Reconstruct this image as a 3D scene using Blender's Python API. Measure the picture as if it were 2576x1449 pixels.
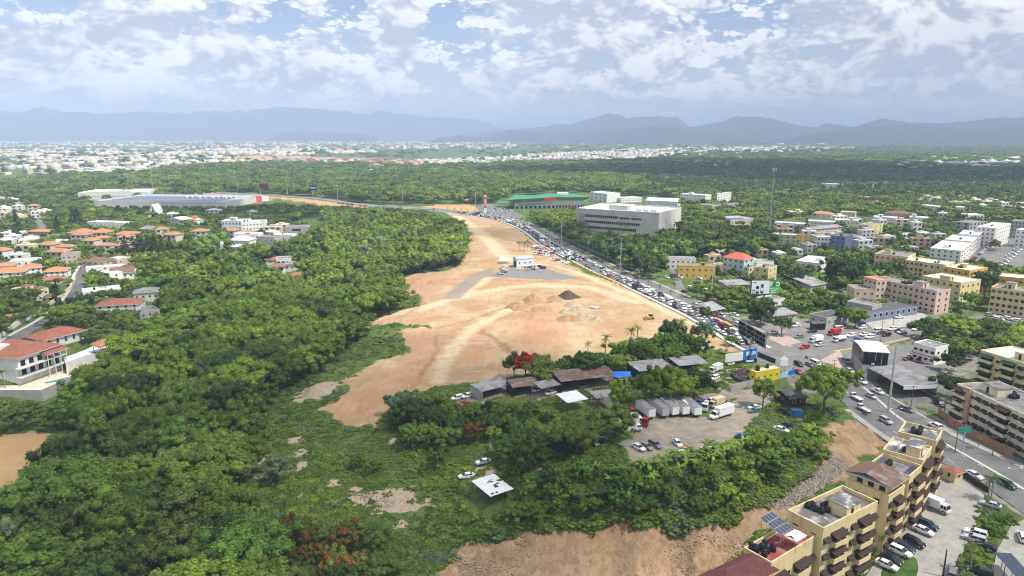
import bpy, bmesh, math, random
import numpy as np
from mathutils import Vector, Matrix
R = math.radians
random.seed(7); rng = np.random.default_rng(7)
sc = bpy.context.scene
for o in list(bpy.data.objects): bpy.data.objects.remove(o)
COL = sc.collection

# ------------------------------------------------------------------ camera
F, CX, CY, PITCH, CAMH = 1740.0, 1288.0, 724.5, R(12.5), 90.0     # a drone 90 m up, 24 mm lens, looking 12.5 degrees down
cam_d = bpy.data.cameras.new('camera'); cam = bpy.data.objects.new('camera', cam_d); COL.objects.link(cam)
cam.location = (0, 0, CAMH); cam.rotation_euler = (R(90) - PITCH, 0, 0)
cam_d.sensor_width = 36.0; cam_d.lens = 36.0 * F / 2576.0
cam_d.clip_start = 1.0; cam_d.clip_end = 120000.0
sc.camera = cam

# ------------------------------------------------------------------ sun, sky, exposure
SUN_EL, SUN_AZ = R(60), R(118)          # azimuth clockwise from +Y (the view direction): high, from the right, slightly behind
SUN_DIR = Vector((math.sin(SUN_AZ) * math.cos(SUN_EL), math.cos(SUN_AZ) * math.cos(SUN_EL), math.sin(SUN_EL)))
sun_d = bpy.data.lights.new('sun', 'SUN'); sun_d.energy = 5.0; sun_d.angle = R(0.6); sun_d.color = (1.0, 0.955, 0.88)
sun = bpy.data.objects.new('sun', sun_d); COL.objects.link(sun)
sun.rotation_euler = SUN_DIR.to_track_quat('Z', 'Y').to_euler(); sun.location = (0, 0, 2000)
SKY_STRENGTH = 0.10
sc.view_settings.view_transform = 'Standard'; sc.view_settings.look = 'None'
sc.view_settings.exposure = 0.55; sc.view_settings.gamma = 1.0; sc.view_settings.use_curve_mapping = False
sc.cycles.use_denoising = True; sc.cycles.max_bounces = 5; sc.cycles.diffuse_bounces = 2; sc.cycles.glossy_bounces = 2
sc.cycles.transmission_bounces = 2; sc.cycles.transparent_max_bounces = 8; sc.cycles.volume_bounces = 0
sc.cycles.caustics_reflective = False; sc.cycles.caustics_refractive = False
sc.cycles.use_adaptive_sampling = True; sc.cycles.adaptive_threshold = 0.012
sc.cycles.filter_width = 1.15

def ray(px, py):
    x = (px - CX) / F; y = -(py - CY) / F
    return Vector((x, math.cos(PITCH) + y * math.sin(PITCH), -math.sin(PITCH) + y * math.cos(PITCH)))
def W(px, py, z=0.0):
    d = ray(px, py); t = (z - CAMH) / d.z
    return Vector((d.x * t, d.y * t, z))

class NT:                                  # a small wrapper for building node trees
    def __init__(s, tree): s.t = tree; s.n = tree.nodes; s.l = tree.links
    def new(s, typ, **kw):
        nd = s.n.new(typ); ins = kw.pop('i', {})
        for k, v in kw.items(): setattr(nd, k, v)
        for k, v in ins.items():
            sk = nd.inputs[k]
            if hasattr(v, 'is_output') or isinstance(v, bpy.types.NodeSocket): s.l.new(v, sk)
            else: sk.default_value = v
        return nd
    def math(s, op, a, b=0.0, c=None, clamp=False):
        i = {0: a, 1: b}
        if c is not None: i[2] = c
        return s.new('ShaderNodeMath', operation=op, use_clamp=clamp, i=i).outputs[0]
    def vm(s, op, a, b=(0, 0, 0), **k):
        nd = s.new('ShaderNodeVectorMath', operation=op, i={0: a, 1: b} if op not in ('NORMALIZE', 'LENGTH') else {0: a})
        return nd.outputs[1] if op in ('LENGTH', 'DOT_PRODUCT', 'DISTANCE') else nd.outputs[0]
    def comb(s, x, y, z=0.0): return s.new('ShaderNodeCombineXYZ', i={0: x, 1: y, 2: z}).outputs[0]
    def noise(s, vec, scale, detail=4.0, rough=0.5, dist=0.0, dim='3D'):
        return s.new('ShaderNodeTexNoise', noise_dimensions=dim, i={'Vector': vec, 'Scale': scale, 'Detail': detail, 'Roughness': rough, 'Distortion': dist}).outputs[0]
    def mapr(s, v, a, b, c=0.0, d=1.0, smooth=True):
        return s.new('ShaderNodeMapRange', interpolation_type='SMOOTHSTEP' if smooth else 'LINEAR', i={0: v, 1: a, 2: b, 3: c, 4: d}).outputs[0]
    def mix(s, f, a, b, blend='MIX'):
        nd = s.new('ShaderNodeMix', data_type='RGBA', blend_type=blend)
        for k, v in ((0, f), (6, a), (7, b)):
            if isinstance(v, bpy.types.NodeSocket): s.l.new(v, nd.inputs[k])
            else: nd.inputs[k].default_value = v if k == 0 else (*v[:3], 1.0)
        return nd.outputs[2]

world = bpy.data.worlds.new('World'); sc.world = world; world.use_nodes = True
def build_world():
    world.node_tree.nodes.clear(); n = NT(world.node_tree)
    sky = n.new('ShaderNodeTexSky', sky_type='NISHITA', sun_disc=False, sun_elevation=SUN_EL, sun_rotation=SUN_AZ, altitude=100.0, air_density=1.0, dust_density=0.3, ozone_density=2.0)
    D = n.new('ShaderNodeTexCoord').outputs['Generated']
    sx = n.new('ShaderNodeSeparateXYZ', i={0: D}); x, y, z = sx.outputs
    az = n.math('ARCTAN2', x, y)
    el = n.math('ARCSINE', n.math('MINIMUM', n.math('MAXIMUM', z, -1.0), 1.0))
    col = n.mix(1.0, sky.outputs[0], (SKY_STRENGTH * 1.06, SKY_STRENGTH * .94, SKY_STRENGTH), 'MULTIPLY')
    # cumulus decks in direction space: farther decks lie lower, are flatter and smaller; each is lit from above
    # big cloud masses (+) and blue gaps (-): azimuth, elevation (rad), half-widths, strength
    blobs = []
    for px, py, wx, wy, s in [(1010, 95, 85, 75, .34), (390, 60, 210, 60, .30), (80, 120, 120, 60, .30), (1225, 200, 75, 45, .30), (1530, 70, 270, 100, .22),
                              (2190, 110, 260, 130, .20), (1905, 140, 70, 70, .22), (2470, 120, 150, 120, .18), (560, 150, 240, 60, .16),
                              (1135, 100, 80, 120, -.36), (60, 20, 110, 40, -.45), (700, 60, 45, 60, -.36), (880, 60, 70, 50, -.38), (1880, 60, 70, 75, -.30), (1860, 150, 40, 50, -.25), (2500, 20, 60, 30, -.2),
                              (400, 290, 900, 60, -.12), (1700, 290, 900, 50, -.1)]:
        d = ray(px, py).normalized()
        a0, e0 = math.atan2(d.x, d.y), math.asin(d.z)
        blobs.append((a0, e0, wx / F, wy / F, s))
    bias = 0.0
    for a0, e0, wx, wy, s in blobs:
        q = n.comb(n.math('MULTIPLY_ADD', az, 1 / wx, -a0 / wx), n.math('MULTIPLY_ADD', el, 1 / wy, -e0 / wy), 0.0)
        g = n.mapr(n.vm('LENGTH', q), 0.0, 1.6, s, 0.0)
        bias = g if isinstance(bias, float) else n.math('ADD', bias, g)
    # scale, vertical stretch, offset, threshold, step towards the light, edge softness, lit, shaded, blob weight
    for sc_, asp, off, thr, up, soft, white, grey, useb in [
            (12.0, 2.4, 11.2, .31, .016, .09, (.86, .87, .89), (.43, .485, .60), .3),
            (5.6, 1.75, 27.9, .375, .022, .10, (.90, .895, .90), (.43, .47, .57), 1.0)]:
        p = n.comb(n.math('MULTIPLY_ADD', az, sc_, off), n.math('MULTIPLY_ADD', el, sc_ * asp, off), 0.0)
        warp = n.new('ShaderNodeTexNoise', noise_dimensions='2D', i={'Vector': p, 'Scale': 1.4, 'Detail': 1.0, 'Roughness': .5})
        p = n.vm('ADD', p, n.new('ShaderNodeVectorMath', operation='SCALE', i={0: n.vm('SUBTRACT', warp.outputs[1], (.5, .5, .5)), 'Scale': .28}).outputs[0])
        dens = []
        for de in (0.0, up):
            pp = n.vm('ADD', p, (de * sc_ * .35, de * sc_ * asp, 0)) if de else p
            base = n.noise(pp, 1.15, 7.0, .53, dim='2D')
            bill = n.new('ShaderNodeTexVoronoi', voronoi_dimensions='2D', feature='F1', i={'Vector': pp, 'Scale': 4.2, 'Detail': 2.0, 'Roughness': .7}).outputs[0]
            dens.append(n.math('MULTIPLY_ADD', n.math('SUBTRACT', .40, bill), .20, base))
        d0, d1 = dens
        db = n.math('MULTIPLY_ADD', bias, useb, d0)
        a = n.mapr(db, thr, thr + soft)
        lit = n.mapr(n.math('SUBTRACT', d0, d1), -.10, .17)
        core = n.mapr(db, thr + .04, thr + .45, 1.0, .72)
        cc = n.mix(n.math('MULTIPLY', lit, core, clamp=True), grey, white)
        a = n.math('MULTIPLY', a, n.mapr(el, .0, .03, .5, .95) if off == 11.2 else n.mapr(el, .024, .05, 0.0, .96))
        col = n.mix(a, col, cc)
    low = n.mapr(el, -.01, .08, .45, 0.0)                       # pale moist air low down
    col = n.mix(low, col, (.46, .535, .67))
    bg = n.new('ShaderNodeBackground', i={0: col, 1: 1.0})
    out = n.new('ShaderNodeOutputWorld'); n.l.new(bg.outputs[0], out.inputs[0])
build_world()
world.cycles.sampling_method = 'MANUAL'; world.cycles.sample_map_resolution = 256
# ------------------------------------------------------------------ materials
MATS = {}
def pm(name, rgb, rough=.85, var=.12, scale=.4, metal=0.0, bump=0.0, bscale=3.0, stain=None, spec=.3, objcol=False, rnd=0.0, detail=5.0):
    """principled material whose colour wanders with world-space noise; stain = (rgb, amount, scale)"""
    if name in MATS: return MATS[name]
    m = bpy.data.materials.new(name); m.use_nodes = True; n = NT(m.node_tree)
    b = m.node_tree.nodes['Principled BSDF']
    pos = n.new('ShaderNodeNewGeometry').outputs['Position']
    if objcol: base = n.new('ShaderNodeObjectInfo').outputs['Color']
    else: base = n.new('ShaderNodeRGB').outputs[0]; base.default_value = (*rgb, 1)
    if var:
        f = n.mapr(n.noise(pos, scale, detail, .6), .3, .7, 1 - var, 1 + var, False)
        base = n.mix(1.0, base, n.comb(f, f, f), 'MULTIPLY')
    if rnd:
        r = n.mapr(n.new('ShaderNodeObjectInfo').outputs['Random'], 0, 1, 1 - rnd, 1 + rnd, False)
        base = n.mix(1.0, base, n.comb(r, r, r), 'MULTIPLY')
    if stain:
        f = n.mapr(n.noise(n.vm('MULTIPLY', pos, (1.6, 1.6, .16)) if 'plaster' in name else pos, stain[2] * (1.6 if 'plaster' in name else 1), 6.0, .65), .46, .66)
        base = n.mix(n.math('MULTIPLY', f, stain[1]), base, stain[0])
    n.l.new(base, b.inputs['Base Color'])
    b.inputs['Roughness'].default_value = rough; b.inputs['Metallic'].default_value = metal
    b.inputs['Specular IOR Level'].default_value = spec
    if bump:
        bn = n.new('ShaderNodeBump', i={'Strength': bump, 'Distance': .15, 'Height': n.noise(pos, bscale, 4.0, .6)})
        n.l.new(bn.outputs[0], b.inputs['Normal'])
    MATS[name] = m
    return m
def leaf_mat(name, rgb, rgb2, trans=.20, rnd=.32):
    if name in MATS: return MATS[name]
    m = bpy.data.materials.new(name); m.use_nodes = True; t = m.node_tree; t.nodes.clear(); n = NT(t)
    oi = n.new('ShaderNodeObjectInfo').outputs['Random']
    sh = n.new('ShaderNodeAttribute', attribute_name='shade').outputs['Fac']
    pos = n.new('ShaderNodeNewGeometry').outputs['Position']
    big = n.mapr(n.noise(pos, .02, 2.0, .5), .35, .65)
    f = n.math('ADD', n.math('MULTIPLY', oi, .62), n.math('MULTIPLY', big, .38), clamp=True)
    col = n.mix(f, rgb, rgb2)
    k = n.mapr(n.math('FRACT', n.math('MULTIPLY', oi, 7.31)), 0, 1, 1 - rnd, 1 + rnd, False)
    k = n.math('MULTIPLY', k, sh)
    col = n.mix(1.0, col, n.comb(k, k, k), 'MULTIPLY')
    d = n.new('ShaderNodeBsdfPrincipled', i={'Base Color': col, 'Roughness': .62, 'Specular IOR Level': .25})
    tr = n.new('ShaderNodeBsdfTranslucent', i={'Color': n.mix(1.0, col, (1.25, 1.35, .55), 'MULTIPLY')})
    mx = n.new('ShaderNodeMixShader', i={0: trans, 1: d.outputs[0], 2: tr.outputs[0]})
    out = n.new('ShaderNodeOutputMaterial'); n.l.new(mx.outputs[0], out.inputs[0])
    MATS[name] = m
    return m

# ------------------------------------------------------------------ mesh helpers
class MB:
    """collects faces with a material index; build() links them as ONE object"""
    def __init__(s): s.v = []; s.f = []; s.m = []; s.mats = []
    def mi(s, m):
        if m not in s.mats: s.mats.append(m)
        return s.mats.index(m)
    def poly(s, pts, m):
        i = len(s.v); s.v.extend([tuple(p) for p in pts]); s.f.append(list(range(i, i + len(pts)))); s.m.append(s.mi(m))
    def box(s, x0, x1, y0, y1, z0, z1, m, top=None, skip=()):
        i = len(s.v)
        s.v += [(x0, y0, z0), (x1, y0, z0), (x1, y1, z0), (x0, y1, z0), (x0, y0, z1), (x1, y0, z1), (x1, y1, z1), (x0, y1, z1)]
        for k, f in enumerate([(0, 3, 2, 1), (4, 5, 6, 7), (0, 1, 5, 4), (1, 2, 6, 5), (2, 3, 7, 6), (3, 0, 4, 7)]):
            if k in skip: continue
            s.f.append([i + j for j in f]); s.m.append(s.mi(top if (k == 1 and top) else m))
        return s
    def hexa(s, p, m, top=None):
        i = len(s.v); s.v += [tuple(q) for q in p]
        for k, f in enumerate([(0, 3, 2, 1), (4, 5, 6, 7), (0, 1, 5, 4), (1, 2, 6, 5), (2, 3, 7, 6), (3, 0, 4, 7)]):
            s.f.append([i + j for j in f]); s.m.append(s.mi(top if (k == 1 and top) else m))
        return s
    def tube(s, p0, p1, r0, r1, m, n=8, cap=True):
        p0 = Vector(p0); p1 = Vector(p1); d = (p1 - p0).normalized()
        a = d.orthogonal().normalized(); b = d.cross(a); i = len(s.v)
        for p, r in ((p0, r0), (p1, r1)):
            for k in range(n):
                t = 2 * math.pi * k / n; s.v.append(tuple(p + a * math.cos(t) * r + b * math.sin(t) * r))
        for k in range(n):
            j = (k + 1) % n; s.f.append([i + k, i + j, i + n + j, i + n + k]); s.m.append(s.mi(m))
        if cap:
            s.f.append([i + n + k for k in range(n)]); s.m.append(s.mi(m))
            s.f.append([i + k for k in reversed(range(n))]); s.m.append(s.mi(m))
        return s
    def mesh(s, name, smooth=False):
        me = bpy.data.meshes.new(name); me.from_pydata(s.v, [], s.f)
        for m in s.mats: me.materials.append(m)
        me.polygons.foreach_set('material_index', s.m)
        if smooth: me.polygons.foreach_set('use_smooth', [True] * len(s.f))
        me.update()
        return me
    def build(s, name, parent=None, loc=None, rz=0, smooth=False):
        return link(name, s.mesh(name, smooth), parent, loc, rz)
def link(name, data, parent=None, loc=None, rz=0, scale=None, col=COL):
    o = bpy.data.objects.new(name, data); col.objects.link(o)
    if parent is not None: o.parent = parent
    if loc is not None: o.location = loc
    if rz: o.rotation_euler = (0, 0, rz)
    if scale is not None: o.scale = scale
    return o
def tag(o, label=None, cat=None, group=None, kind=None):
    if label: o['label'] = label
    if cat: o['category'] = cat
    if group: o['group'] = group
    if kind: o['kind'] = kind
    return o
def empty(name, loc, rz=0): 
    o = link(name, None, None, loc, rz); o.empty_display_size = .5
    return o
def npmesh(name, V, Fq, mats, midx=None, shade=None, smooth=False):
    """mesh from numpy arrays: V (n,3), Fq (m,4) or (m,3)"""
    me = bpy.data.meshes.new(name); k = Fq.shape[1]
    me.vertices.add(len(V)); me.vertices.foreach_set('co', np.asarray(V, np.float32).ravel())
    me.loops.add(len(Fq) * k); me.loops.foreach_set('vertex_index', Fq.astype(np.int32).ravel())
    me.polygons.add(len(Fq)); me.polygons.foreach_set('loop_start', np.arange(0, len(Fq) * k, k, dtype=np.int32))
    me.polygons.foreach_set('loop_total', np.full(len(Fq), k, np.int32))
    for m in mats: me.materials.append(m)
    if midx is not None: me.polygons.foreach_set('material_index', midx.astype(np.int32))
    if smooth: me.polygons.foreach_set('use_smooth', np.ones(len(Fq), bool))
    if shade is not None:
        a = me.attributes.new('shade', 'FLOAT', 'POINT'); a.data.foreach_set('value', shade.astype(np.float32))
    me.update(calc_edges=True)
    return me
def vnoise(x, y, seed=0):
    xi = np.floor(x).astype(np.int64); yi = np.floor(y).astype(np.int64); fx = x - xi; fy = y - yi
    fx = fx * fx * (3 - 2 * fx); fy = fy * fy * (3 - 2 * fy)
    def h(a, b):
        k = (a * 374761393 + b * 668265263 + seed * 1442695) & 0x7fffffff
        k = ((k ^ (k >> 13)) * 1274126177) & 0x7fffffff
        return ((k ^ (k >> 16)) & 0xffff) / 65535.0
    return (h(xi, yi) * (1 - fx) + h(xi + 1, yi) * fx) * (1 - fy) + (h(xi, yi + 1) * (1 - fx) + h(xi + 1, yi + 1) * fx) * fy
def fbm(x, y, seed=0, oct=4, g=.5):
    s = 0; a = 1; t = 0
    for k in range(oct):
        s = s + a * vnoise(x * 2 ** k, y * 2 ** k, seed + k); t += a; a *= g
    return s / t

# ------------------------------------------------------------------ terrain
CTRL = [(200,600,0),(100,750,1),(250,850,0),(60,900,1),(300,930,-6),(420,720,-3),(0,800,1),
 (450,820,-9),(450,950,-11),(650,800,-10),(600,700,-6),(800,720,-8),(940,720,-8),(750,640,-3),(900,600,-2),(1050,590,-1),(1100,640,-2),(970,760,-8),(860,860,-10),(960,870,-9),(700,1000,-11),(810,960,-9),
 (600,1150,-11),(700,1250,-11),(300,1150,-10),(150,1300,-9),(400,1400,-12),(60,1150,-5),(0,1200,-5),(700,1440,-11),(950,1120,-9),(900,1250,-10),(1000,1400,-12),(1100,1330,-11),
 (1180,600,0),(1150,680,-1),(1100,700,-1.5),(1035,722,-6),(1100,760,-2),(1200,740,-1),(1350,740,0),(1500,730,0),(1000,800,-4),(930,818,-7),(1250,800,-2),(1450,800,-1),(1650,800,0),(1800,870,0),
 (1090,840,-4),(1050,870,-5),(1150,870,-6),(1200,930,-6),(1100,950,-6.5),(1250,860,-5),(1330,890,-4),(1330,840,-2),(1400,880,-2),(950,1000,-7),(880,1050,-8.5),(800,1030,-9),(1000,1000,-7),
 (1300,960,-3),(1500,920,-1),(1400,1000,-1),(1600,950,0),(1200,1000,-4),(1150,1080,-5),(1300,1080,-3),(1200,1180,-5),(1100,1180,-7),(1450,1100,-1),(1600,1050,0),(1700,1120,0),(1850,1050,0),(1950,1000,0),(2000,1050,0),
 (1230,1285,-6.5),(1400,1280,-4.5),(1550,1272,-3.5),(1700,1265,-3),(1830,1230,-2.5),(1930,1185,-2),(2030,1120,-1),(2075,1070,-.3),
 (1230,1395,-12),(1400,1385,-11.5),(1550,1375,-11),(1700,1352,-10),(1830,1312,-8.5),(1930,1262,-7),(2050,1192,-4),(2130,1120,-1.5),(2180,1080,-.5),(1300,1445,-13),(1600,1440,-11.5),(1750,1400,-10),
 (100,962,-7.5),(0,985,-7.5),(200,935,-7),(150,1015,-9.5),(0,1030,-9),(260,900,-4),(230,880,-2.5),(1850,1440,-8),(2000,1420,-4),(2100,1449,-3),(2200,1400,-2),(2300,1300,-1.2),(2400,1200,0),(2300,1120,0),(2576,1200,0),(2500,1350,-1),(2576,1449,-1.5),
 (2150,950,0),(2300,950,0),(2500,1000,0),(2000,850,0),(2200,800,0),(2500,800,0),(1700,700,0),(1400,600,0),(2300,650,0),(1900,650,0),(1500,600,0),(300,500,0),(800,520,0),(1300,500,0),(2000,550,0),(2500,550,0),(0,650,0),(100,560,0),
 (1900,780,0),(1950,900,0),(1800,950,0),(2400,880,0),(500,600,0),(650,570,0),(1000,560,0),(0,1700,-10),(700,1700,-12),(1300,1700,-14),(2000,1700,-6),(2600,1700,-3),(-400,900,0),(-300,600,0),(-400,1300,-6),(3000,700,0),(3000,1000,0),(3000,1400,-1),
 (-600,420,0),(600,420,0),(1288,400,0),(2000,420,0),(3200,420,0),(200,450,0),(2600,480,0)]
_cw = np.array([tuple(W(*c)) for c in CTRL])
def _uv(x, y): 
    return np.arctan2(x, y) * 2.2, np.log(np.hypot(x, y) + 1e-6)
_cu, _cv = _uv(_cw[:, 0], _cw[:, 1])
def _phi(d2): return .5 * d2 * np.log(d2 + 1e-12)
_N = len(CTRL)
_A = np.zeros((_N + 3, _N + 3)); _A[:_N, :_N] = _phi((_cu[:, None] - _cu) ** 2 + (_cv[:, None] - _cv) ** 2) + np.eye(_N) * 2e-4
_A[:_N, _N] = _A[_N, :_N] = 1; _A[:_N, _N + 1] = _A[_N + 1, :_N] = _cu; _A[:_N, _N + 2] = _A[_N + 2, :_N] = _cv
_wt = np.linalg.solve(_A, np.concatenate([_cw[:, 2], [0, 0, 0]]))
def GZ(x, y):
    """ground height at world x, y (arrays or scalars)"""
    x = np.asarray(x, float); y = np.asarray(y, float); sh = x.shape; x = x.ravel(); y = y.ravel()
    u, v = _uv(x, y); out = np.empty(len(x))
    for a in range(0, len(x), 40000):
        s = slice(a, a + 40000)
        out[s] = _phi((u[s, None] - _cu) ** 2 + (v[s, None] - _cv) ** 2) @ _wt[:_N] + _wt[_N] + _wt[_N + 1] * u[s] + _wt[_N + 2] * v[s]
    r = np.hypot(x, y)
    k = np.clip((1500 - r) / 700, 0, 1)
    back = np.clip((np.abs(np.arctan2(x, y)) - 1.0) / .3, 0, 1)
    out = np.clip(out, -16, 3) * k * (1 - back) - 6 * back * np.clip((400 - r) / 300, 0, 1)
    far = np.clip((r - 900) / 2500, 0, 1)
    out = out + far * (fbm(x / 900., y / 900., 5, 3) - .5) * 30 - far * 2
    return out.reshape(sh)
def gz(x, y): return float(GZ(np.array([x]), np.array([y]))[0])
def G(px, py, z=None):
    """world point on the ground where the sight line through a picture point meets it"""
    if z is not None: return W(px, py, z)
    z = 0.0
    for _ in range(14):
        p = W(px, py, z); z2 = gz(p.x, p.y)
        if abs(z2 - z) < .01: break
        z = z + .6 * (z2 - z)
    return W(px, py, z)
def GP(pts): return [G(*p) for p in pts]
def inpoly(x, y, poly):
    c = np.zeros(x.shape, bool); n = len(poly); j = n - 1
    for i in range(n):
        xi, yi, xj, yj = poly[i][0], poly[i][1], poly[j][0], poly[j][1]
        if yi != yj: c ^= ((yi > y) != (yj > y)) & (x < (xj - xi) * (y - yi) / (yj - yi) + xi)
        j = i
    return c

SITE = [(1120,533),(1180,540),(1232,550),(1281,566),(1315,585),(1359,616),(1400,642),(1480,692),(1536,708),(1605,735),(1750,806),(1866,886),(1800,880),(1640,892),(1500,902),(1400,925),(1290,950),(1230,955),(1120,968),(1070,985),(1010,1010),(975,1060),(900,1078),(850,1068),(795,1030),(850,1005),(870,985),(858,960),(900,945),(940,910),(1030,887),(1018,850),(1008,830),(1090,824),(1000,813),(918,820),(955,797),(1058,768),(1050,742),(1000,747),(1040,715),(998,706),(1045,686),(1130,681),(1165,662),(1175,620),(1187,590),(1160,560)]
CUT = [(1180,1348),(1260,1334),(1300,1326),(1400,1320),(1500,1313),(1600,1308),(1670,1297),(1700,1312),(1760,1318),(1836,1303),(1848,1258),(1960,1228),(2010,1200),(2060,1150),(2080,1080),(2140,1058),(2240,1098),(2210,1145),(2150,1185),(2060,1245),(1980,1305),(1910,1340),(1800,1520),(1250,1520),(1080,1449),(1160,1400)]
PIT = [(-200,1090),(0,1092),(142,1088),(120,1135),(60,1190),(40,1235),(-10,1260),(-200,1300)]
YARD = [(1590,1165),(1555,1115),(1590,1065),(1640,1030),(1790,1055),(1830,1010),(1890,975),(1960,985),(1930,1030),(1880,1075),(1850,1110),(1800,1145),(1700,1170)]
PAD = [(1226,696),(1258,680),(1285,668),(1330,662),(1372,672),(1400,685),(1467,702),(1380,704),(1300,700)]
GREYROAD = [(1112,752),(1180,692),(1238,672),(1240,690),(1212,702),(1155,752)]
SHEDYARD = [(1120,1010),(1180,975),(1400,960),(1560,950),(1700,930),(1800,920),(1900,930),(1960,960),(1880,985),(1800,1010),(1560,1010),(1400,1010),(1200,1030)]
BARE = [(965,1252,95,24),(1010,1278,70,14),(760,1172,26,20),(745,1106,22,14),(832,1215,32,12),(668,1150,8,26),(664,1200,7,22),(805,982,52,24),(760,1137,25,10),(740,1265,10,30),(1010,1330,25,12),(1360,1190,40,18),(1225,1190,45,16),(985,1110,14,12),(1015,1120,10,6),(900,1230,40,8)]
JUNCTION_PAD = [(1840,870),(1880,905),(1965,930),(2000,985),(2125,1000),(2150,1060),(2260,1120),(2390,1195),(2576,1300),(2700,1400),(2900,1300),(2700,1190),(2576,1160),(2400,1070),(2250,1000),(2180,940),(2165,880),(2330,845),(2330,815),(2120,815),(2000,800),(1930,790),(1860,800)]
FARDIRT = [[(1050,523),(1060,519),(1160,515),(1240,522),(1200,532),(1120,530)], [(300,478),(330,474),(560,484),(760,497),(925,517),(925,530),(840,520),(700,500),(500,490)],
           [(1172,475),(1184,475),(1188,505),(1170,505)], [(1940,385),(2070,379),(2090,385),(1980,389)], [(500,494),(660,490),(690,505),(560,515)], [(2240,500),(2300,498),(2330,506),(2250,508)]]
TOWN = [(1420,600),(1560,690),(1700,770),(1860,820),(2000,790),(2350,815),(2600,800),(2700,560),(2300,540),(1950,560),(1750,600),(1600,600)]
ROADPOLYS = []
def ground_sheet():
    NA, NR = 560, 640
    ang = np.concatenate([np.linspace(-3.14, -.80, 22)[:-1], np.linspace(-.80, .80, NA), np.linspace(.80, 3.14, 22)[1:]])
    rad = np.concatenate([np.linspace(2, 78, 6), np.exp(np.linspace(math.log(84), math.log(900), NR)), np.exp(np.linspace(math.log(900), math.log(40000), 130))[1:]])
    a, r = np.meshgrid(ang, rad, indexing='ij'); x = r * np.sin(a); y = r * np.cos(a)
    z = GZ(x, y)
    # ragged zone edges
    jx = x + (fbm(x / 6, y / 6, 1, 4) - .5) * 9; jy = y + (fbm(x / 6, y / 6, 2, 4) - .5) * 9
    sx_ = x + (fbm(x / 1.5, y / 1.5, 21, 2) - .5) * 1.2; sy_ = y + (fbm(x / 1.5, y / 1.5, 22, 2) - .5) * 1.2
    near = r < 1600
    def zone(poly, px=jx, py=jy):
        w = np.zeros(x.shape); w[near] = inpoly(px[near], py[near], GP(poly)); return w
    dirt = zone(SITE); cut = zone(CUT); pit = zone(PIT); yard = np.maximum(zone(YARD), zone(SHEDYARD) * .9); pad = np.maximum(zone(PAD, sx_, sy_), zone(GREYROAD, sx_, sy_) * .72)
    pav = np.maximum.reduce([zone(JUNCTION_PAD, sx_, sy_), zone(TOWN) * .32, zone([(2180,860),(2330,800),(2480,790),(2650,790),(2650,1180),(2400,1060),(2250,1000)]) * .5])
    bare = np.zeros(x.shape)
    for px, py, wx, wy in BARE:
        c = G(px, py); cx = G(px + wx, py); cy = G(px, py - wy)
        d = np.hypot((jx - c.x) / max(.5, (cx - c).length), (jy - c.y) / max(.5, (cy - c).length))
        bare = np.maximum(bare, np.clip(1.5 - d, 0, 1))
    for p in FARDIRT: pit = np.maximum(pit, zone(p, x, y))
    def lines(ls, mask=None):
        w = np.zeros(x.shape); q = near & ((dirt if mask is None else mask) > 0); X, Y = x[q], y[q]; jX, jY = X * .5 + jx[q] * .5, Y * .5 + jy[q] * .5
        best = np.zeros(X.shape)
        for wd, pts in ls:
            P = GP(pts)
            for a_, b_ in zip(P[:-1], P[1:]):
                dx, dy = b_.x - a_.x, b_.y - a_.y; t = np.clip(((jX - a_.x) * dx + (jY - a_.y) * dy) / (dx * dx + dy * dy), 0, 1)
                best = np.maximum(best, np.clip(1.6 - np.hypot(jX - a_.x - t * dx, jY - a_.y - t * dy) / wd * 1.3, 0, 1))
        w[q] = best; return w
    track = lines([(7, [(1150,545),(1195,575),(1235,610),(1262,640),(1290,655)]), (3, [(1290,660),(1400,668),(1500,705),(1600,745),(1740,815)]), (5, [(960,800),(1060,775),(1200,735),(1350,716),(1480,722),(1600,760)]), (4, [(1100,960),(1120,900),(1180,830),(1280,780)]), (3, [(1230,700),(1160,745),(1060,780)])])
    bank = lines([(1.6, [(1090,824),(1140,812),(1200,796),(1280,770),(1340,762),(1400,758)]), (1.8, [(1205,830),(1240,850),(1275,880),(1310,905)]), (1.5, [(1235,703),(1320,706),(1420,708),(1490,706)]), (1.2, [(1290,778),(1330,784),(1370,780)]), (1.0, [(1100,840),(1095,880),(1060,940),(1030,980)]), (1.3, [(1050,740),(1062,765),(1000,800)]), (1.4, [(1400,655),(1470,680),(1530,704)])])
    pink = np.maximum.reduce([zone(p_) for p_ in ([(1000,706),(1050,690),(1130,690),(1110,730),(1060,765),(1000,745)], [(1030,835),(1090,826),(1110,850),(1090,900),(1020,885)], [(860,1000),(1040,890),(1085,905),(1040,960),(950,1020),(880,1070),(800,1030)], [(1300,785),(1420,792),(1440,830),(1400,870),(1330,885),(1280,850)], [(1240,700),(1360,705),(1360,722),(1230,720)])])
    rel_lines = bank * .9; floor = lines([(4.5, [(1200,1440),(1500,1428),(1700,1392),(1850,1336),(1960,1278),(2080,1204),(2150,1140),(2170,1090)])], cut)
    dmax = np.maximum.reduce([dirt, cut, pit])
    # relief: wheel ruts and erosion on dirt, humps in the green
    rel = (fbm(x / 14, y / 14, 8, 3) - .5) * .9 * np.clip(1 - pav - pad - yard, 0, 1) * (r < 1500)
    rel += cut * (1 - .85 * floor) * (np.abs(fbm(x / 3.2, y / 7, 31, 5, .6) - .5) * -3.4 + .6) + dirt * (fbm(x / 3, y / 3, 9, 4) - .5) * .5
    z = z + rel - rel_lines * .8 + pink * (np.abs(fbm(x / 2.2, y / 7, 44, 3) - .5) * 1.6 - .2)
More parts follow.
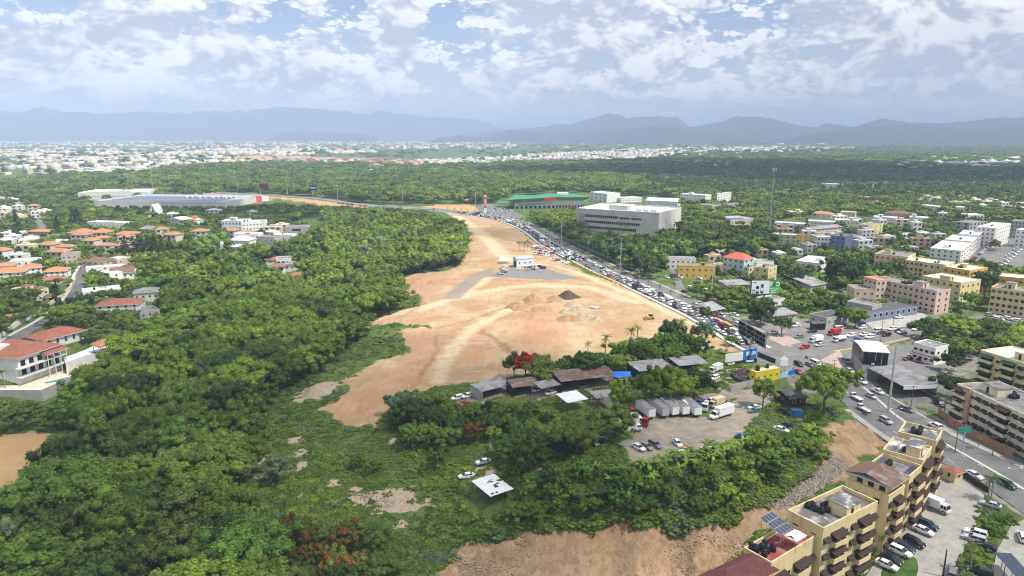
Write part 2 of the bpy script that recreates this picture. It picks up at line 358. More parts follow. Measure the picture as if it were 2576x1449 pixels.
    for poly in ROADPOLYS:
        xs = [p.x for p in poly]; ys = [p.y for p in poly]
        bb = (x > min(xs)) & (x < max(xs)) & (y > min(ys)) & (y < max(ys))
        if bb.any():
            hit = np.zeros(x.shape, bool); hit[bb] = inpoly(x[bb], y[bb], poly); z[hit] = GZ(x[hit], y[hit]) - .25
    na, nr = x.shape
    idx = np.arange(na * nr).reshape(na, nr)
    Fq = np.stack([idx[:-1, :-1], idx[1:, :-1], idx[1:, 1:], idx[:-1, 1:]], -1).reshape(-1, 4)[:, ::-1]
    me = npmesh('ground', np.stack([x, y, z], -1).reshape(-1, 3), Fq, [ground_mat()], smooth=True)
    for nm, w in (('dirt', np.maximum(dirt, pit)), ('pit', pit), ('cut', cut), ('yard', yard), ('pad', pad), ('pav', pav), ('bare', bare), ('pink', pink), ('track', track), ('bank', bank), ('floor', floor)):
        at = me.attributes.new(nm, 'FLOAT', 'POINT'); at.data.foreach_set('value', w.astype(np.float32).ravel())
    o = link('ground', me); tag(o, 'wide ground of dark soil, tan earthworks and worn yards', None, None, 'structure')
    return o
def ground_mat():
    m = bpy.data.materials.new('ground_cover'); m.use_nodes = True; n = NT(m.node_tree); b = m.node_tree.nodes['Principled BSDF']
    pos = n.new('ShaderNodeNewGeometry').outputs['Position']
    at = lambda k: n.new('ShaderNodeAttribute', attribute_name=k).outputs['Fac']
    n1 = n.noise(pos, .05, 5, .6); n2 = n.noise(pos, .35, 6, .62); n3 = n.noise(pos, 1.6, 4, .6)
    # weeds and soil
    green = n.mix(n.mapr(n2, .35, .68), (.040, .078, .016), (.095, .150, .032))
    green = n.mix(n.mapr(n1, .4, .7), green, (.115, .145, .045))
    # graded earth: tan with pink clay and ochre drifts, streaked by machines
    st = n.noise(n.vm('MULTIPLY', pos, (.5, .07, 1)), 1.0, 5, .6); st2 = n.noise(n.vm('MULTIPLY', pos, (.06, .45, 1)), 1.0, 5, .6)
    earth = n.mix(n.mapr(n1, .38, .62), (.40, .305, .185), (.365, .255, .14))
    earth = n.mix(n.mapr(n.noise(pos, .022, 3, .5), .50, .66, 0, .7), earth, (.42, .26, .165))
    earth = n.mix(n.mapr(st, .48, .68, 0, .6), earth, (.31, .185, .09))
    earth = n.mix(n.mapr(st2, .48, .7, 0, .6), earth, (.50, .39, .25))
    earth = n.mix(n.mapr(n3, .55, .8, 0, .45), earth, (.27, .16, .08))
    earth = n.mix(n.math('MULTIPLY', at('pink'), n.mapr(n2, .25, .6, .3, .85)), earth, (.42, .245, .15))
    earth = n.mix(n.mapr(n.noise(pos, .045, 4, .6), .50, .60, 0, .6), earth, (.33, .195, .085))
    earth = n.mix(n.math('MULTIPLY', at('track'), n.mapr(n2, .25, .65, .35, 1)), earth, (.52, .43, .29))
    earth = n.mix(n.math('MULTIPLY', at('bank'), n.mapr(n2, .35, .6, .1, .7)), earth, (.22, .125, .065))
    ruts = n.new('ShaderNodeTexWave', wave_type='BANDS', bands_direction='DIAGONAL', i={'Vector': pos, 'Scale': .45, 'Distortion': 12.0, 'Detail': 3.0, 'Detail Scale': .35}).outputs[1]
    earth = n.mix(n.math('MULTIPLY', n.mapr(ruts, .72, .98, 0, .6), n.mapr(n1, .36, .56)), earth, (.25, .145, .075))
    earth = n.mix(n.math('MULTIPLY', at('pit'), .6), earth, (.44, .27, .11))
    # the cutting: stony brown
    cutc = n.mix(n.mapr(n2, .35, .7), (.29, .175, .088), (.41, .29, .17))
    gul = n.noise(n.vm('MULTIPLY', pos, (1.0, .22, .22)), 1.0, 5, .65); cutc = n.mix(n.mapr(gul, .48, .66, 0, .7), cutc, (.16, .10, .055)); cutc = n.mix(n.mapr(n3, .58, .70), cutc, (.46, .39, .30))
    cutc = n.mix(n.mapr(n1, .45, .65, 0, .6), cutc, (.26, .16, .085))
    cutc = n.mix(n.math('MULTIPLY', at('floor'), n.mapr(n2, .2, .6, .5, 1)), cutc, n.mix(n.mapr(st, .4, .65), (.32, .225, .135), (.22, .145, .08)))
    speck = n.new('ShaderNodeTexVoronoi', i={'Vector': pos, 'Scale': 1.7}).outputs[0]
    cutc = n.mix(n.mapr(speck, .12, .2, .65, 0), cutc, (.55, .50, .43))
    yardc = n.mix(n.mapr(n2, .35, .7), (.22, .19, .15), (.31, .275, .225))
    yardc = n.mix(n.mapr(n1, .5, .7), yardc, (.36, .29, .21))
    padc = n.mix(n.mapr(n2, .3, .7), (.17, .165, .155), (.215, .205, .19))
    pavc = n.mix(n.mapr(n2, .35, .7), (.15, .14, .13), (.24, .225, .20))
    barec = n.mix(n.mapr(n3, .4, .65), (.42, .34, .25), (.30, .25, .16))
    col = n.mix(n.mapr(n.math('ADD', at('bare'), n.math('MULTIPLY', n.math('SUBTRACT', n2, .5), 1.6)), .45, .75), green, barec)
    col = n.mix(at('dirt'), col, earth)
    col = n.mix(n.mapr(n.math('ADD', at('pav'), n.math('MULTIPLY', n.math('SUBTRACT', n1, .5), .9)), .3, .55), col, pavc)
    col = n.mix(at('yard'), col, yardc); col = n.mix(at('cut'), col, cutc); col = n.mix(at('pad'), col, padc)
    n.l.new(col, b.inputs['Base Color']); b.inputs['Roughness'].default_value = .95; b.inputs['Specular IOR Level'].default_value = .12
    bn = n.new('ShaderNodeBump', i={'Strength': .5, 'Distance': .35, 'Height': n.math('ADD', n2, n.math('MULTIPLY', n3, .4))})
    n.l.new(bn.outputs[0], b.inputs['Normal'])
    return m

def ribbon_pts(pxs, step=4.0):
    P = [G(*p) for p in pxs]; out = []
    P = [P[0] * 2 - P[1]] + P + [P[-1] * 2 - P[-2]]
    for i in range(1, len(P) - 2):
        k = max(2, int((P[i + 1] - P[i]).length / step))
        for j in range(k):
            t = j / k; a, b, c, d = P[i - 1:i + 3]
            out.append(.5 * ((2 * b) + (c - a) * t + (2 * a - 5 * b + 4 * c - d) * t * t + (3 * b - a - 3 * c + d) * t ** 3))
    out.append(P[-2])
    return out
def offset(pts, d):
    out = []
    for i, p in enumerate(pts):
        t = (pts[min(i + 1, len(pts) - 1)] - pts[max(i - 1, 0)]); t.z = 0; t.normalize()
        out.append(p + Vector((t.y, -t.x, 0)) * d)          # positive = right of travel
    return out
def ribbon(name, pts, w, lift, mat, thick=0.0, label=None, dig=True, kind='structure'):
    Lp, Rp = offset(pts, -w / 2), offset(pts, w / 2); mb = MB()
    if dig: ROADPOLYS.append(offset(pts, -w / 2 - 1.0) + list(reversed(offset(pts, w / 2 + 1.0))))
    zz = lambda p, q: q.z + lift
    for i in range(len(pts) - 1):
        a, b, c, d = [Vector((q.x, q.y, gz(r_.x, r_.y) + lift)) for q, r_ in ((Lp[i], pts[i]), (Rp[i], pts[i]), (Rp[i + 1], pts[i + 1]), (Lp[i + 1], pts[i + 1]))]
        mb.poly([a, b, c, d], mat)
        if thick:
            dn = Vector((0, 0, -thick))
            mb.poly([a + dn, a, d, d + dn], mat); mb.poly([b, b + dn, c + dn, c], mat)
            if i == 0: mb.poly([a, a + dn, b + dn, b], mat)
            if i == len(pts) - 2: mb.poly([d + dn, d, c, c + dn], mat)
    o = mb.build(name)
    tag(o, label, None, None, kind)
    return o
def sheet(name, poly, lift, mat, label=None, thick=.0, dig=True, z=None):
    """flat polygon laid on the ground, with an edge if it is a raised pavement"""
    P = [G(*p) for p in poly]
    if dig: ROADPOLYS.append(P)
    bm = bmesh.new(); vs = [bm.verts.new((p.x, p.y, (gz(p.x, p.y) if z is None else z) + lift)) for p in P]
    f = bm.faces.new(vs)
    if f.normal.z < 0 or True:
        bm.normal_update()
        if f.normal.z < 0: f.normal_flip()
    if thick:
        r_ = bmesh.ops.extrude_face_region(bm, geom=[f])
        for v in r_['geom']:
            if isinstance(v, bmesh.types.BMVert): v.co.z -= thick
        bm.normal_update()
    bmesh.ops.triangulate(bm, faces=[q for q in bm.faces if len(q.verts) > 4])
    me = bpy.data.meshes.new(name); bm.to_mesh(me); bm.free(); me.materials.append(mat)
    return tag(link(name, me), label, None, None, 'structure')

M = {}
def mats():
    M.update(
    asphalt=pm('asphalt', (.105, .105, .108), .9, .18, .25, bump=.2, stain=((.17, .165, .16), .6, .08)),
    asphalt2=pm('asphalt_worn', (.155, .152, .148), .9, .15, .2, bump=.2, stain=((.10, .098, .095), .7, .12)),
    concrete=pm('concrete', (.33, .315, .285), .9, .15, .5, bump=.2, stain=((.2, .19, .17), .5, .3)),
    pinkpave=pm('pink_pavers', (.33, .26, .22), .9, .15, .6),
    kerb=pm('kerb_stone', (.45, .43, .38), .85, .12, .6), line=pm('road_paint', (.62, .62, .58), .7, .2, 1.2), yline=pm('yellow_paint', (.55, .40, .08), .7, .2, 1.0),
    white=pm('white_plaster', (.72, .71, .68), .8, .10, .3, stain=((.45, .43, .39), .35, .5)), cream=pm('cream_plaster', (.68, .61, .46), .85, .10, .3, stain=((.38, .31, .2), .35, .4)),
    yellow=pm('yellow_plaster', (.70, .56, .31), .85, .10, .3, stain=((.42, .29, .12), .4, .5)), pyellow=pm('pale_yellow_plaster', (.64, .53, .28), .85, .10, .3, stain=((.42, .34, .2), .35, .4)),
    byellow=pm('bright_yellow_paint', (.72, .56, .02), .7, .10, .3), oyellow=pm('ochre_plaster', (.62, .41, .08), .85, .10, .3, stain=((.4, .27, .08), .3, .4)),
    pink=pm('pink_plaster', (.58, .43, .35), .85, .10, .3, stain=((.34, .27, .22), .5, .35)), beige=pm('beige_plaster', (.50, .43, .33), .85, .10, .3, stain=((.3, .26, .2), .35, .4)),
    greyw=pm('grey_plaster', (.38, .37, .35), .85, .12, .3, stain=((.22, .21, .2), .4, .5)), officew=pm('office_cladding', (.58, .555, .51), .8, .08, .2, stain=((.36, .33, .3), .4, .15)),
    bluegrey=pm('blue_grey_plaster', (.16, .19, .28), .85, .1, .3), mint=pm('pale_mint_plaster', (.42, .50, .48), .85, .1, .3), lblue=pm('pale_blue_plaster', (.50, .57, .62), .85, .1, .3),
    tan=pm('tan_plaster', (.46, .31, .22), .85, .12, .3), brick=pm('brick_red', (.34, .17, .11), .9, .15, .6, stain=((.24, .11, .07), .5, .6)), limeg=pm('pale_green_plaster', (.44, .50, .30), .85, .1, .3),
    tile=pm('terracotta_tiles', (.30, .115, .07), .85, .22, .8, bump=.5, bscale=2.2, stain=((.2, .06, .04), .4, .6)), otile=pm('orange_tiles', (.42, .185, .09), .85, .18, .8, bump=.5, bscale=2.2),
    btile=pm('brown_tiles', (.16, .095, .07), .85, .2, .8, bump=.5, bscale=2.2), mroof=pm('maroon_shingles', (.105, .035, .035), .85, .2, .9, bump=.3, stain=((.17, .06, .05), .5, .7)),
    rroof=pm('red_sheet', (.50, .11, .065), .6, .08, .3), deckred=pm('red_terrace', (.26, .05, .055), .8, .2, .4, stain=((.4, .2, .18), .6, .5)),
    flatgrey=pm('grey_roof_coat', (.21, .205, .20), .9, .2, .4, stain=((.08, .078, .075), .8, .35)), flatwhite=pm('white_roof_coat', (.70, .70, .69), .8, .12, .3, stain=((.36, .35, .34), .5, .3)),
    flatpatch=pm('patched_roof_coat', (.13, .125, .12), .9, .25, .4, stain=((.62, .61, .6), .95, .28)), darkroof=pm('dark_roof_felt', (.07, .068, .068), .9, .2, .5, stain=((.15, .14, .13), .6, .4)),
    zinc=pm('zinc_sheet', (.30, .30, .31), .5, .2, .3, metal=.3, stain=((.17, .12, .09), .75, .25)), rust=pm('rusty_sheet', (.15, .09, .065), .8, .3, .5, stain=((.26, .25, .24), .7, .4)),
    whitezinc=pm('white_sheet', (.66, .67, .68), .45, .08, .3, stain=((.4, .38, .34), .35, .4)), greenroof=pm('green_sheet', (.035, .20, .105), .5, .1, .2), bluezinc=pm('blue_grey_sheet', (.30, .36, .44), .45, .1, .3),
    awnb=pm('brown_awning', (.045, .028, .022), .85, .2, 1.0), awng=pm('green_awning', (.012, .055, .04), .85, .2, 1.0), awnr=pm('red_awning', (.22, .02, .025), .85, .2, 1.0), awnm=pm('maroon_awning', (.12, .035, .028), .85, .2, 1.0),
    glass=pm('window_glass', (.016, .02, .024), .3, 0, spec=.22), glassb=pm('blue_glass', (.05, .10, .16), .18, 0, spec=.6), dark=pm('dark_opening', (.012, .012, .012), .9, 0), frame=pm('window_frame', (.5, .5, .48), .6, 0), iron=pm('dark_iron', (.03, .03, .03), .7, 0),
    tank=pm('black_water_tank', (.012, .014, .016), .5, .1, 1.0), btank=pm('blue_water_tank', (.03, .07, .13), .5, .1, 1.0), panel=pm('solar_cells', (.012, .022, .06), .15, .1, .8, spec=.7), panelf=pm('panel_frame', (.5, .52, .55), .4, 0),
    pole=pm('pale_pole', (.42, .42, .43), .6, .1, .4), wood=pm('wood_pole', (.14, .10, .075), .9, .2, .8), steel=pm('galvanised_steel', (.36, .37, .39), .5, .1, .5, metal=.4), black=pm('black_paint', (.015, .016, .017), .6, 0), dgreen=pm('dark_green_paint', (.01, .05, .035), .5, 0),
    tarpb=pm('blue_tarpaulin', (.02, .16, .62), .6, .12, .6), tarpw=pm('white_tarpaulin', (.72, .72, .70), .6, .1, .6), canvas=pm('brown_canvas', (.26, .20, .14), .9, .2, .5), pool=pm('pool_water', (.03, .28, .48), .08, .1, .8, spec=.6),
    signblue=pm('sign_blue', (.015, .13, .42), .5, .05, .5), signred=pm('sign_red', (.55, .006, .03), .5, 0), signgreen=pm('sign_green', (.06, .42, .07), .5, 0), signwhite=pm('sign_white', (.74, .76, .80), .5, 0), signtext=pm('sign_lettering', (.8, .8, .8), .6, 0), signnavy=pm('sign_navy', (.015, .035, .13), .5, 0), signlb=pm('sign_light_blue', (.30, .55, .70), .5, 0), signteal=pm('sign_teal', (.02, .30, .22), .5, 0), signmar=pm('sign_maroon', (.09, .02, .03), .5, .2, .4), pinkc=pm('pink_cloth', (.5, .2, .45), .9, .3, 2.0),
    cont_y=pm('container_yellow', (.62, .38, .02), .6, .08, .5), cont_b=pm('container_blue', (.03, .17, .45), .6, .08, .5), cont_n=pm('container_navy', (.02, .04, .25), .6, .08, .5),
    paint=pm('car_paint', (1, 1, 1), .28, 0, spec=.5, objcol=True), tyre=pm('tyre_rubber', (.018, .018, .018), .9, 0), rim=pm('wheel_rim', (.35, .35, .36), .4, 0), lamp=pm('head_lamp', (.75, .78, .8), .2, 0), tail=pm('tail_lamp', (.4, .01, .01), .3, 0), cargo=pm('cargo_box', (1, 1, 1), .55, .08, .6, objcol=True, stain=((.3, .22, .15), .25, .7)), plastic=pm('black_plastic', (.025, .025, .027), .6, 0),
    moundd=pm('dark_soil', (.075, .055, .04), .95, .3, .6, bump=.6, bscale=1.2), moundb=pm('brown_soil', (.30, .185, .095), .95, .2, .5, bump=.6, bscale=1.0), moundg=pm('sand_gravel', (.33, .265, .18), .95, .2, .5, bump=.6, bscale=1.0),
    stone=pm('broken_stone', (.36, .31, .25), .95, .2, .8, rnd=.3), bark=pm('bark', (.11, .085, .06), .95, .25, 1.0), palmbark=pm('palm_bark', (.26, .24, .20), .9, .2, 1.0), hedge=pm('clay', (.2, .2, .2)),
    )
mats()
LEAF = dict(green=leaf_mat('leaf_green', (0.067, 0.132, 0.013), (0.205, 0.276, 0.021)), dark=leaf_mat('leaf_dark', (0.029, 0.065, 0.012), (0.068, 0.118, 0.019)), olive=leaf_mat('leaf_olive', (0.077, 0.124, 0.018), (0.143, 0.189, 0.028)),
            lime=leaf_mat('leaf_lime', (0.118, 0.192, 0.017), (0.192, 0.253, 0.025)), silver=leaf_mat('leaf_silver', (0.108, 0.152, 0.081), (0.208, 0.256, 0.137)), flame=leaf_mat('leaf_flame', (.19, .060, .012), (.27, .090, .016), rnd=.3), redleaf=leaf_mat('leaf_red', (0.337, 0.030, 0.020), (0.514, 0.059, 0.028)),
            palm=leaf_mat('leaf_palm', (0.076, 0.137, 0.020), (0.156, 0.212, 0.031)), conifer=leaf_mat('leaf_conifer', (0.032, 0.058, 0.020), (0.068, 0.094, 0.028)), vine=leaf_mat('leaf_vine', (0.057, 0.130, 0.017), (0.145, 0.240, 0.026)), weed=leaf_mat('leaf_weed', (0.090, 0.153, 0.020), (0.198, 0.259, 0.033)), banana=leaf_mat('leaf_banana', (0.096, 0.193, 0.020), (0.205, 0.294, 0.031)))

# ------------------------------------------------------------------ haze: a closed box of even pale air round the camera and the land
def haze():
    m = bpy.data.materials.new('pale_air'); m.use_nodes = True; t = m.node_tree; t.nodes.clear(); n = NT(t)
    v = n.new('ShaderNodeVolumePrincipled', i={'Color': (.60, .755, 1.0, 1), 'Density': 1.5e-4, 'Anisotropy': -.3})
    out = n.new('ShaderNodeOutputMaterial'); n.l.new(v.outputs[0], out.inputs['Volume'])
    mb = MB(); mb.box(-60000, 60000, -45000, 60000, -40, 600, m)
    o = mb.build('haze'); tag(o, 'pale blue air fading the far plain and mountains', 'haze', None, 'stuff')
haze()
# ------------------------------------------------------------------ mountains
def ridge(name, prof, dist, depth, seed, label, mat):
    A = np.array([math.atan2(ray(px, 300).x, ray(px, 300).y) for px, py in prof]); E = []
    for px, py in prof:
        d = ray(px, py); E.append(CAMH + dist * d.z / math.hypot(d.x, d.y))
    NA, NR = 420, 26
    az = np.linspace(A[0], A[-1], NA); h = np.interp(az, A, E) * np.clip(np.minimum(az - A[0], A[-1] - az) / (A[-1] - A[0]) * 7, 0, 1) ** .7
    t = np.linspace(0, 1, NR)
    a, tt = np.meshgrid(az, t, indexing='ij'); r = dist + (tt - .5) * depth
    x = r * np.sin(a); y = r * np.cos(a)
    cross = np.sin(np.pi * tt) ** .8
    rn = 1 - np.abs(fbm(x / 1100, y / 1100, seed, 5) * 2 - 1)
    z = h[:, None] * cross * (.5 + .68 * rn) + (fbm(x / 420, y / 420, seed + 3, 4) - .5) * .3 * h[:, None] * cross - 20 * (1 - cross)
    idx = np.arange(NA * NR).reshape(NA, NR)
    Fq = np.stack([idx[:-1, :-1], idx[1:, :-1], idx[1:, 1:], idx[:-1, 1:]], -1).reshape(-1, 4)[:, ::-1]
    me = npmesh(name, np.stack([x, y, z], -1).reshape(-1, 3), Fq, [mat], smooth=True)
    tag(link(name, me), label, None, None, 'structure')
hillm = pm('hill_woods', (.022, .036, .032), .95, .35, .0016, stain=((.06, .07, .045), .6, .004))
ridge('mountains', [(-500,300),(-200,292),(0,290),(120,283),(230,287),(300,290),(370,284),(480,292),(600,286),(760,283),(850,287),(960,290),(1060,303),(1140,305),(1230,307),(1320,320),(1420,338)], 15000, 4500, 3, 'faint blue mountain range far off on the left', hillm)
ridge('mountains', [(1130,342),(1230,332),(1300,328),(1380,321),(1450,306),(1530,294),(1580,305),(1620,301),(1680,302),(1700,299),(1760,318),(1800,322)], 11500, 3000, 11, 'blue mountains with a peaked summit beyond the woods', hillm)
ridge('mountains', [(1560,340),(1660,325),(1760,316),(1850,301),(1930,304),(2000,314),(2060,324),(2080,317),(2150,325),(2220,306),(2300,315),(2450,307),(2576,304),(2800,300),(3000,320)], 10500, 3000, 17, 'long blue mountain ridge above the plain on the right', hillm)
ridge('hills', [(1960,338),(2100,328),(2200,322),(2300,320),(2420,326),(2500,322),(2700,330),(2900,338)], 8500, 2000, 23, 'low wooded foothills before the long ridge', hillm)
ridge('hills', [(1180,340),(1290,331),(1360,334),(1450,336),(1560,328),(1680,318),(1760,325),(1850,334),(1960,340)], 9000, 1800, 29, 'rounded foothills below the peaked mountains', hillm)
ridge('hills', [(660,343),(720,336),(760,331),(830,333),(880,338),(960,341)], 10500, 1400, 37, 'small dark hill rising from the far city', hillm)
ridge('hills', [(1080,349),(1130,345),(1160,342),(1200,346),(1240,350)], 8500, 900, 41, 'small wooded knoll with a quarry scar at the city edge', hillm)

# ------------------------------------------------------------------ clouds that throw the shade seen on the land
def cloud(cx, cy, rx, ry, label, seed, alt=1500.0, thick=160.0, dens=.75, rot=0.0):
    """a lumpy cumulus standing where its shade falls on ground point cx, cy"""
    key = 'cloud_vapour_%d' % int(dens * 100)
    if key not in MATS:
        m = bpy.data.materials.new(key); m.use_nodes = True; t = m.node_tree; t.nodes.clear(); n = NT(t)
        tr = n.new('ShaderNodeBsdfTransparent'); tl = n.new('ShaderNodeBsdfTranslucent', i={'Color': (.9, .9, .9, 1)})
        mx = n.new('ShaderNodeMixShader', i={0: dens, 1: tr.outputs[0], 2: tl.outputs[0]})
        out = n.new('ShaderNodeOutputMaterial'); n.l.new(mx.outputs[0], out.inputs[0]); MATS[key] = m
    off = SUN_DIR * (alt / SUN_DIR.z); r2 = np.random.default_rng(seed)
    bm = bmesh.new(); bmesh.ops.create_icosphere(bm, subdivisions=5, radius=1.0)
    V = np.array([v.co[:] for v in bm.verts])
    k = 1 + (fbm(V[:, 0] * 1.6 + seed, V[:, 1] * 1.6 + V[:, 2], seed, 5) - .5) * 1.25
    c, s = math.cos(rot), math.sin(rot)
    for v, q in zip(bm.verts, k):
        x, y = v.co.x * rx * q, v.co.y * ry * q
        v.co = (x * c - y * s, x * s + y * c, v.co.z * thick * q * (1.6 if v.co.z > 0 else .5))
    me = bpy.data.meshes.new('cloud'); bm.to_mesh(me); bm.free(); me.materials.append(MATS[key])
    me.polygons.foreach_set('use_smooth', [True] * len(me.polygons))
    tag(link('cloud', me, None, (cx + off.x, cy + off.y, alt)), label, 'cloud', None, 'stuff')
def clouds():
    def at(px, py): p = W(px, py); return p.x, p.y
    cloud(*at(2230, 436), 900, 430, 'broad cumulus shading the dark woods on the right', 3, dens=.85)
    cloud(*at(1640, 408), 460, 200, 'cumulus shading the wooded slope by the far houses', 9, dens=.8)
    cloud(*at(700, 538), 150, 50, 'small cloud shading the trees behind the white villas', 5, dens=.5)
    cloud(-150, 190, 190, 175, 'thin cloud shading the wooded ravine', 12, dens=.22)
    cloud(95, 130, 175, 130, 'thin cloud shading the apartment row and the cutting', 15, dens=.20)
    cloud(*at(1850, 610), 170, 60, 'cloud shading the trees beside the office building', 19, dens=.3)
clouds()
# ------------------------------------------------------------------ roads and paved surfaces
AVE = ribbon_pts([(1905,878),(1865,857),(1762,797),(1700,767),(1584,713),(1510,681),(1440,645),(1378,614),(1336,583),(1300,565),(1260,553),(1200,542),(1150,535),(1100,529),(1050,525),(990,522),(925,518),(866,511),(771,499),(610,489),(450,482),(250,472)], 6.0)
ribbon('avenue_road', AVE, 10.4, .05, M['asphalt'], label='long avenue carriageway packed with queued traffic')
ribbon('far_carriageway', offset(AVE, 11.3), 8.0, .05, M['asphalt2'], label='second avenue carriageway beyond the palm median')
ribbon('median_strip', offset(AVE, 6.25), 1.9, .17, M['kerb'], .3, 'raised narrow median planted with small palms', dig=False)
ribbon('pavement', offset(AVE, -6.35)[:130], 2.0, .16, M['kerb'], .3, 'pale pavement along the dirt side of the avenue', dig=True)
ribbon('pavement', offset(AVE, 16.5)[:110], 2.0, .16, M['concrete'], .3, 'pale pavement along the building side of the avenue', dig=False)
for k, d in enumerate((-1.75, 1.75)):
    off_ = offset(AVE, d)
    mb = MB()
    for i in range(0, 60, 2):
        a, b = off_[i], off_[i] * .55 + off_[i + 1] * .45
        t = (b - a).normalized(); s = Vector((t.y, -t.x, 0)) * .09
        mb.poly([a - s + Vector((0, 0, .058)), a + s + Vector((0, 0, .058)), b + s + Vector((0, 0, .058)), b - s + Vector((0, 0, .058))], M['line'])
    tag(mb.build('lane_marking'), 'white dashed lane line on the avenue', None, None, 'stuff')
JUNC = [(1858,846),(1895,905),(1965,925),(2010,960),(2060,985),(2125,1015),(2140,1035),(2190,1068),(2260,1118),(2370,1165),(2420,1185),(2480,1225),(2600,1310),(2750,1390),(2900,1330),(2700,1230),(2576,1165),(2520,1140),(2470,1120),(2400,1090),(2330,1060),(2250,1010),(2200,975),(2160,935),(2145,905),(2165,882),(2240,866),(2330,845),(2440,818),(2576,803),(2700,798),(2700,778),(2576,782),(2440,796),(2330,815),(2240,830),(2120,842),(2050,828),(1960,838),(1912,822)]
sheet('junction_road', JUNC, .06, M['asphalt2'], 'wide worn asphalt of the junction and the street running downhill')
sheet('traffic_island', [(1932,852),(1970,871),(2018,862),(1990,848),(1960,841)], .2, M['pinkpave'], 'pinkish triangular traffic island by the avenue mouth', .3, dig=False)
sheet('traffic_island', [(2062,908),(2112,882),(2124,905),(2128,930),(2104,925)], .2, M['pinkpave'], 'pinkish triangular traffic island at the slip road', .3, dig=False)
ribbon('kerb', ribbon_pts([(2098,884),(2160,874),(2240,861),(2330,839),(2420,815)], 3), .5, .2, M['yline'], .3, 'yellow painted kerb dividing the cross street', dig=False)
ribbon('kerb', ribbon_pts([(2172,975),(2215,1012),(2262,1052),(2330,1092),(2400,1130),(2480,1175),(2576,1232)], 3), 1.1, .2, M['kerb'], .3, 'stone median down the middle of the sloping street', dig=False)
ribbon('kerb', ribbon_pts([(2236,868),(2170,888),(2151,908),(2160,935),(2192,968),(2245,1003),(2330,1053)], 3), .7, .2, M['kerb'], .3, 'curved stone kerb round the canopy restaurant', dig=False)
ribbon('pavement', ribbon_pts([(2130,1030),(2185,1072),(2252,1118)], 3), 2.2, .2, M['concrete'], .3, 'narrow pavement above the bare earth slope', dig=False)
ribbon('pavement', ribbon_pts([(2345,1062),(2410,1100),(2480,1132),(2576,1176)], 3), 2.4, .2, M['concrete'], .3, 'pavement in front of the brick wall', dig=False)
sheet('parking_lot', [(2145,1500),(2248,1345),(2330,1232),(2372,1192),(2412,1200),(2476,1246),(2466,1300),(2440,1350),(2375,1500)], .06, M['concrete'], 'pale concrete car park below the yellow apartment row')
sheet('driveway', [(2480,1480),(2510,1380),(2545,1322),(2600,1295),(2720,1350),(2720,1480)], .06, M['concrete'], 'pale concrete driveway beyond the hedge')
sheet('car_lot', [(2232,918),(2222,885),(2290,868),(2350,884),(2372,905),(2345,960),(2318,975),(2260,955)], .10, M['asphalt2'], 'dusty asphalt lot behind the canopy restaurant')
sheet('forecourt', [(2165,802),(2310,780),(2340,800),(2320,818),(2200,832)], .10, M['concrete'], 'pale forecourt before the row of shops')
sheet('apartment_street', [(2395,652),(2470,605),(2560,582),(2640,590),(2640,700),(2480,672)], .06, M['asphalt2'], 'grey street with parked cars between apartment blocks')
sheet('side_street', [(1672,772),(1700,720),(1690,690),(1676,668),(1688,668),(1712,700),(1730,745),(1760,775),(1720,760)], .10, M['asphalt2'], 'short side street crowded with motorcycles')
sheet('store_car_park', [(1218,540),(1195,520),(1225,512),(1275,520),(1320,545),(1300,552),(1260,545)], .06, M['asphalt2'], 'grey car park before the green roofed store')
sheet('mall_car_park', [(556,505),(575,494),(650,492),(690,500),(640,512),(575,516)], .06, M['asphalt2'], 'grey car park beside the shopping centre')
mb = MB()                       # worn dashes down the sloping street
for px_ in ([(2150,955),(2190,998),(2245,1045),(2310,1085),(2400,1135),(2490,1185)], [(2128,985),(2170,1022),(2225,1070),(2300,1115),(2400,1165),(2500,1222)]):
    q_ = ribbon_pts(px_, 2.0)
    for i in range(0, len(q_) - 1, 3):
        t_ = (q_[i + 1] - q_[i]).normalized(); s_ = Vector((t_.y, -t_.x, 0)) * .1; u_ = Vector((0, 0, .07)); mb.poly([q_[i] - s_ + u_, q_[i] + s_ + u_, q_[i + 1] + s_ + u_, q_[i + 1] - s_ + u_], M['line'])
tag(mb.build('lane_marking'), 'worn white dashes down the sloping street', None, None, 'stuff')
HROAD = ribbon_pts([(-90,918),(0,872),(60,838),(130,797),(180,752),(200,715),(206,690),(218,668)], 3)
ribbon('residential_road', HROAD, 6.6, .06, M['asphalt'], label='narrow grey road climbing between the villas')
ribbon('pavement', offset(HROAD, -4.3), 1.8, .18, M['kerb'], .3, 'white kerb and pavement beside the narrow villa road', dig=False)
ribbon('residential_road', ribbon_pts([(36,500),(62,525),(105,568),(112,590)], 3), 7, .06, M['asphalt2'], label='grey street descending between distant villas')
ground_sheet()

# ------------------------------------------------------------------ building kit
FOOT = []                     # footprints (centre, radius) kept free of trees
def _unit(fn):
    mb = MB(); fn(mb); return mb.mesh('unit')
def _win(mb, g=None):
    g = g or M['glass']; f = M['frame']
    mb.poly([(.0, -.02, 0), (1, -.02, 0), (1, -.02, 1), (0, -.02, 1)], g)
    for x0, x1, z0, z1 in ((-.05, .05, -.05, 1.05), (.95, 1.05, -.05, 1.05), (.05, .95, -.05, .05), (.05, .95, .95, 1.05)): mb.box(x0, x1, -.07, .01, z0, z1, f)
def _dwin(mb):
    mb.box(0, 1, -.05, .02, 0, 1, M['glass']); mb.box(.47, .53, -.075, -.05, 0, 1, M['iron']); mb.box(-.04, 1.04, -.12, .01, -.06, 0, M['kerb'])
UW = _unit(_win); UD = _unit(_dwin); UB = _unit(lambda mb: _win(mb, M['glassb']))
UO = _unit(lambda mb: mb.box(0, 1, -.03, .02, 0, 1, M['dark']))
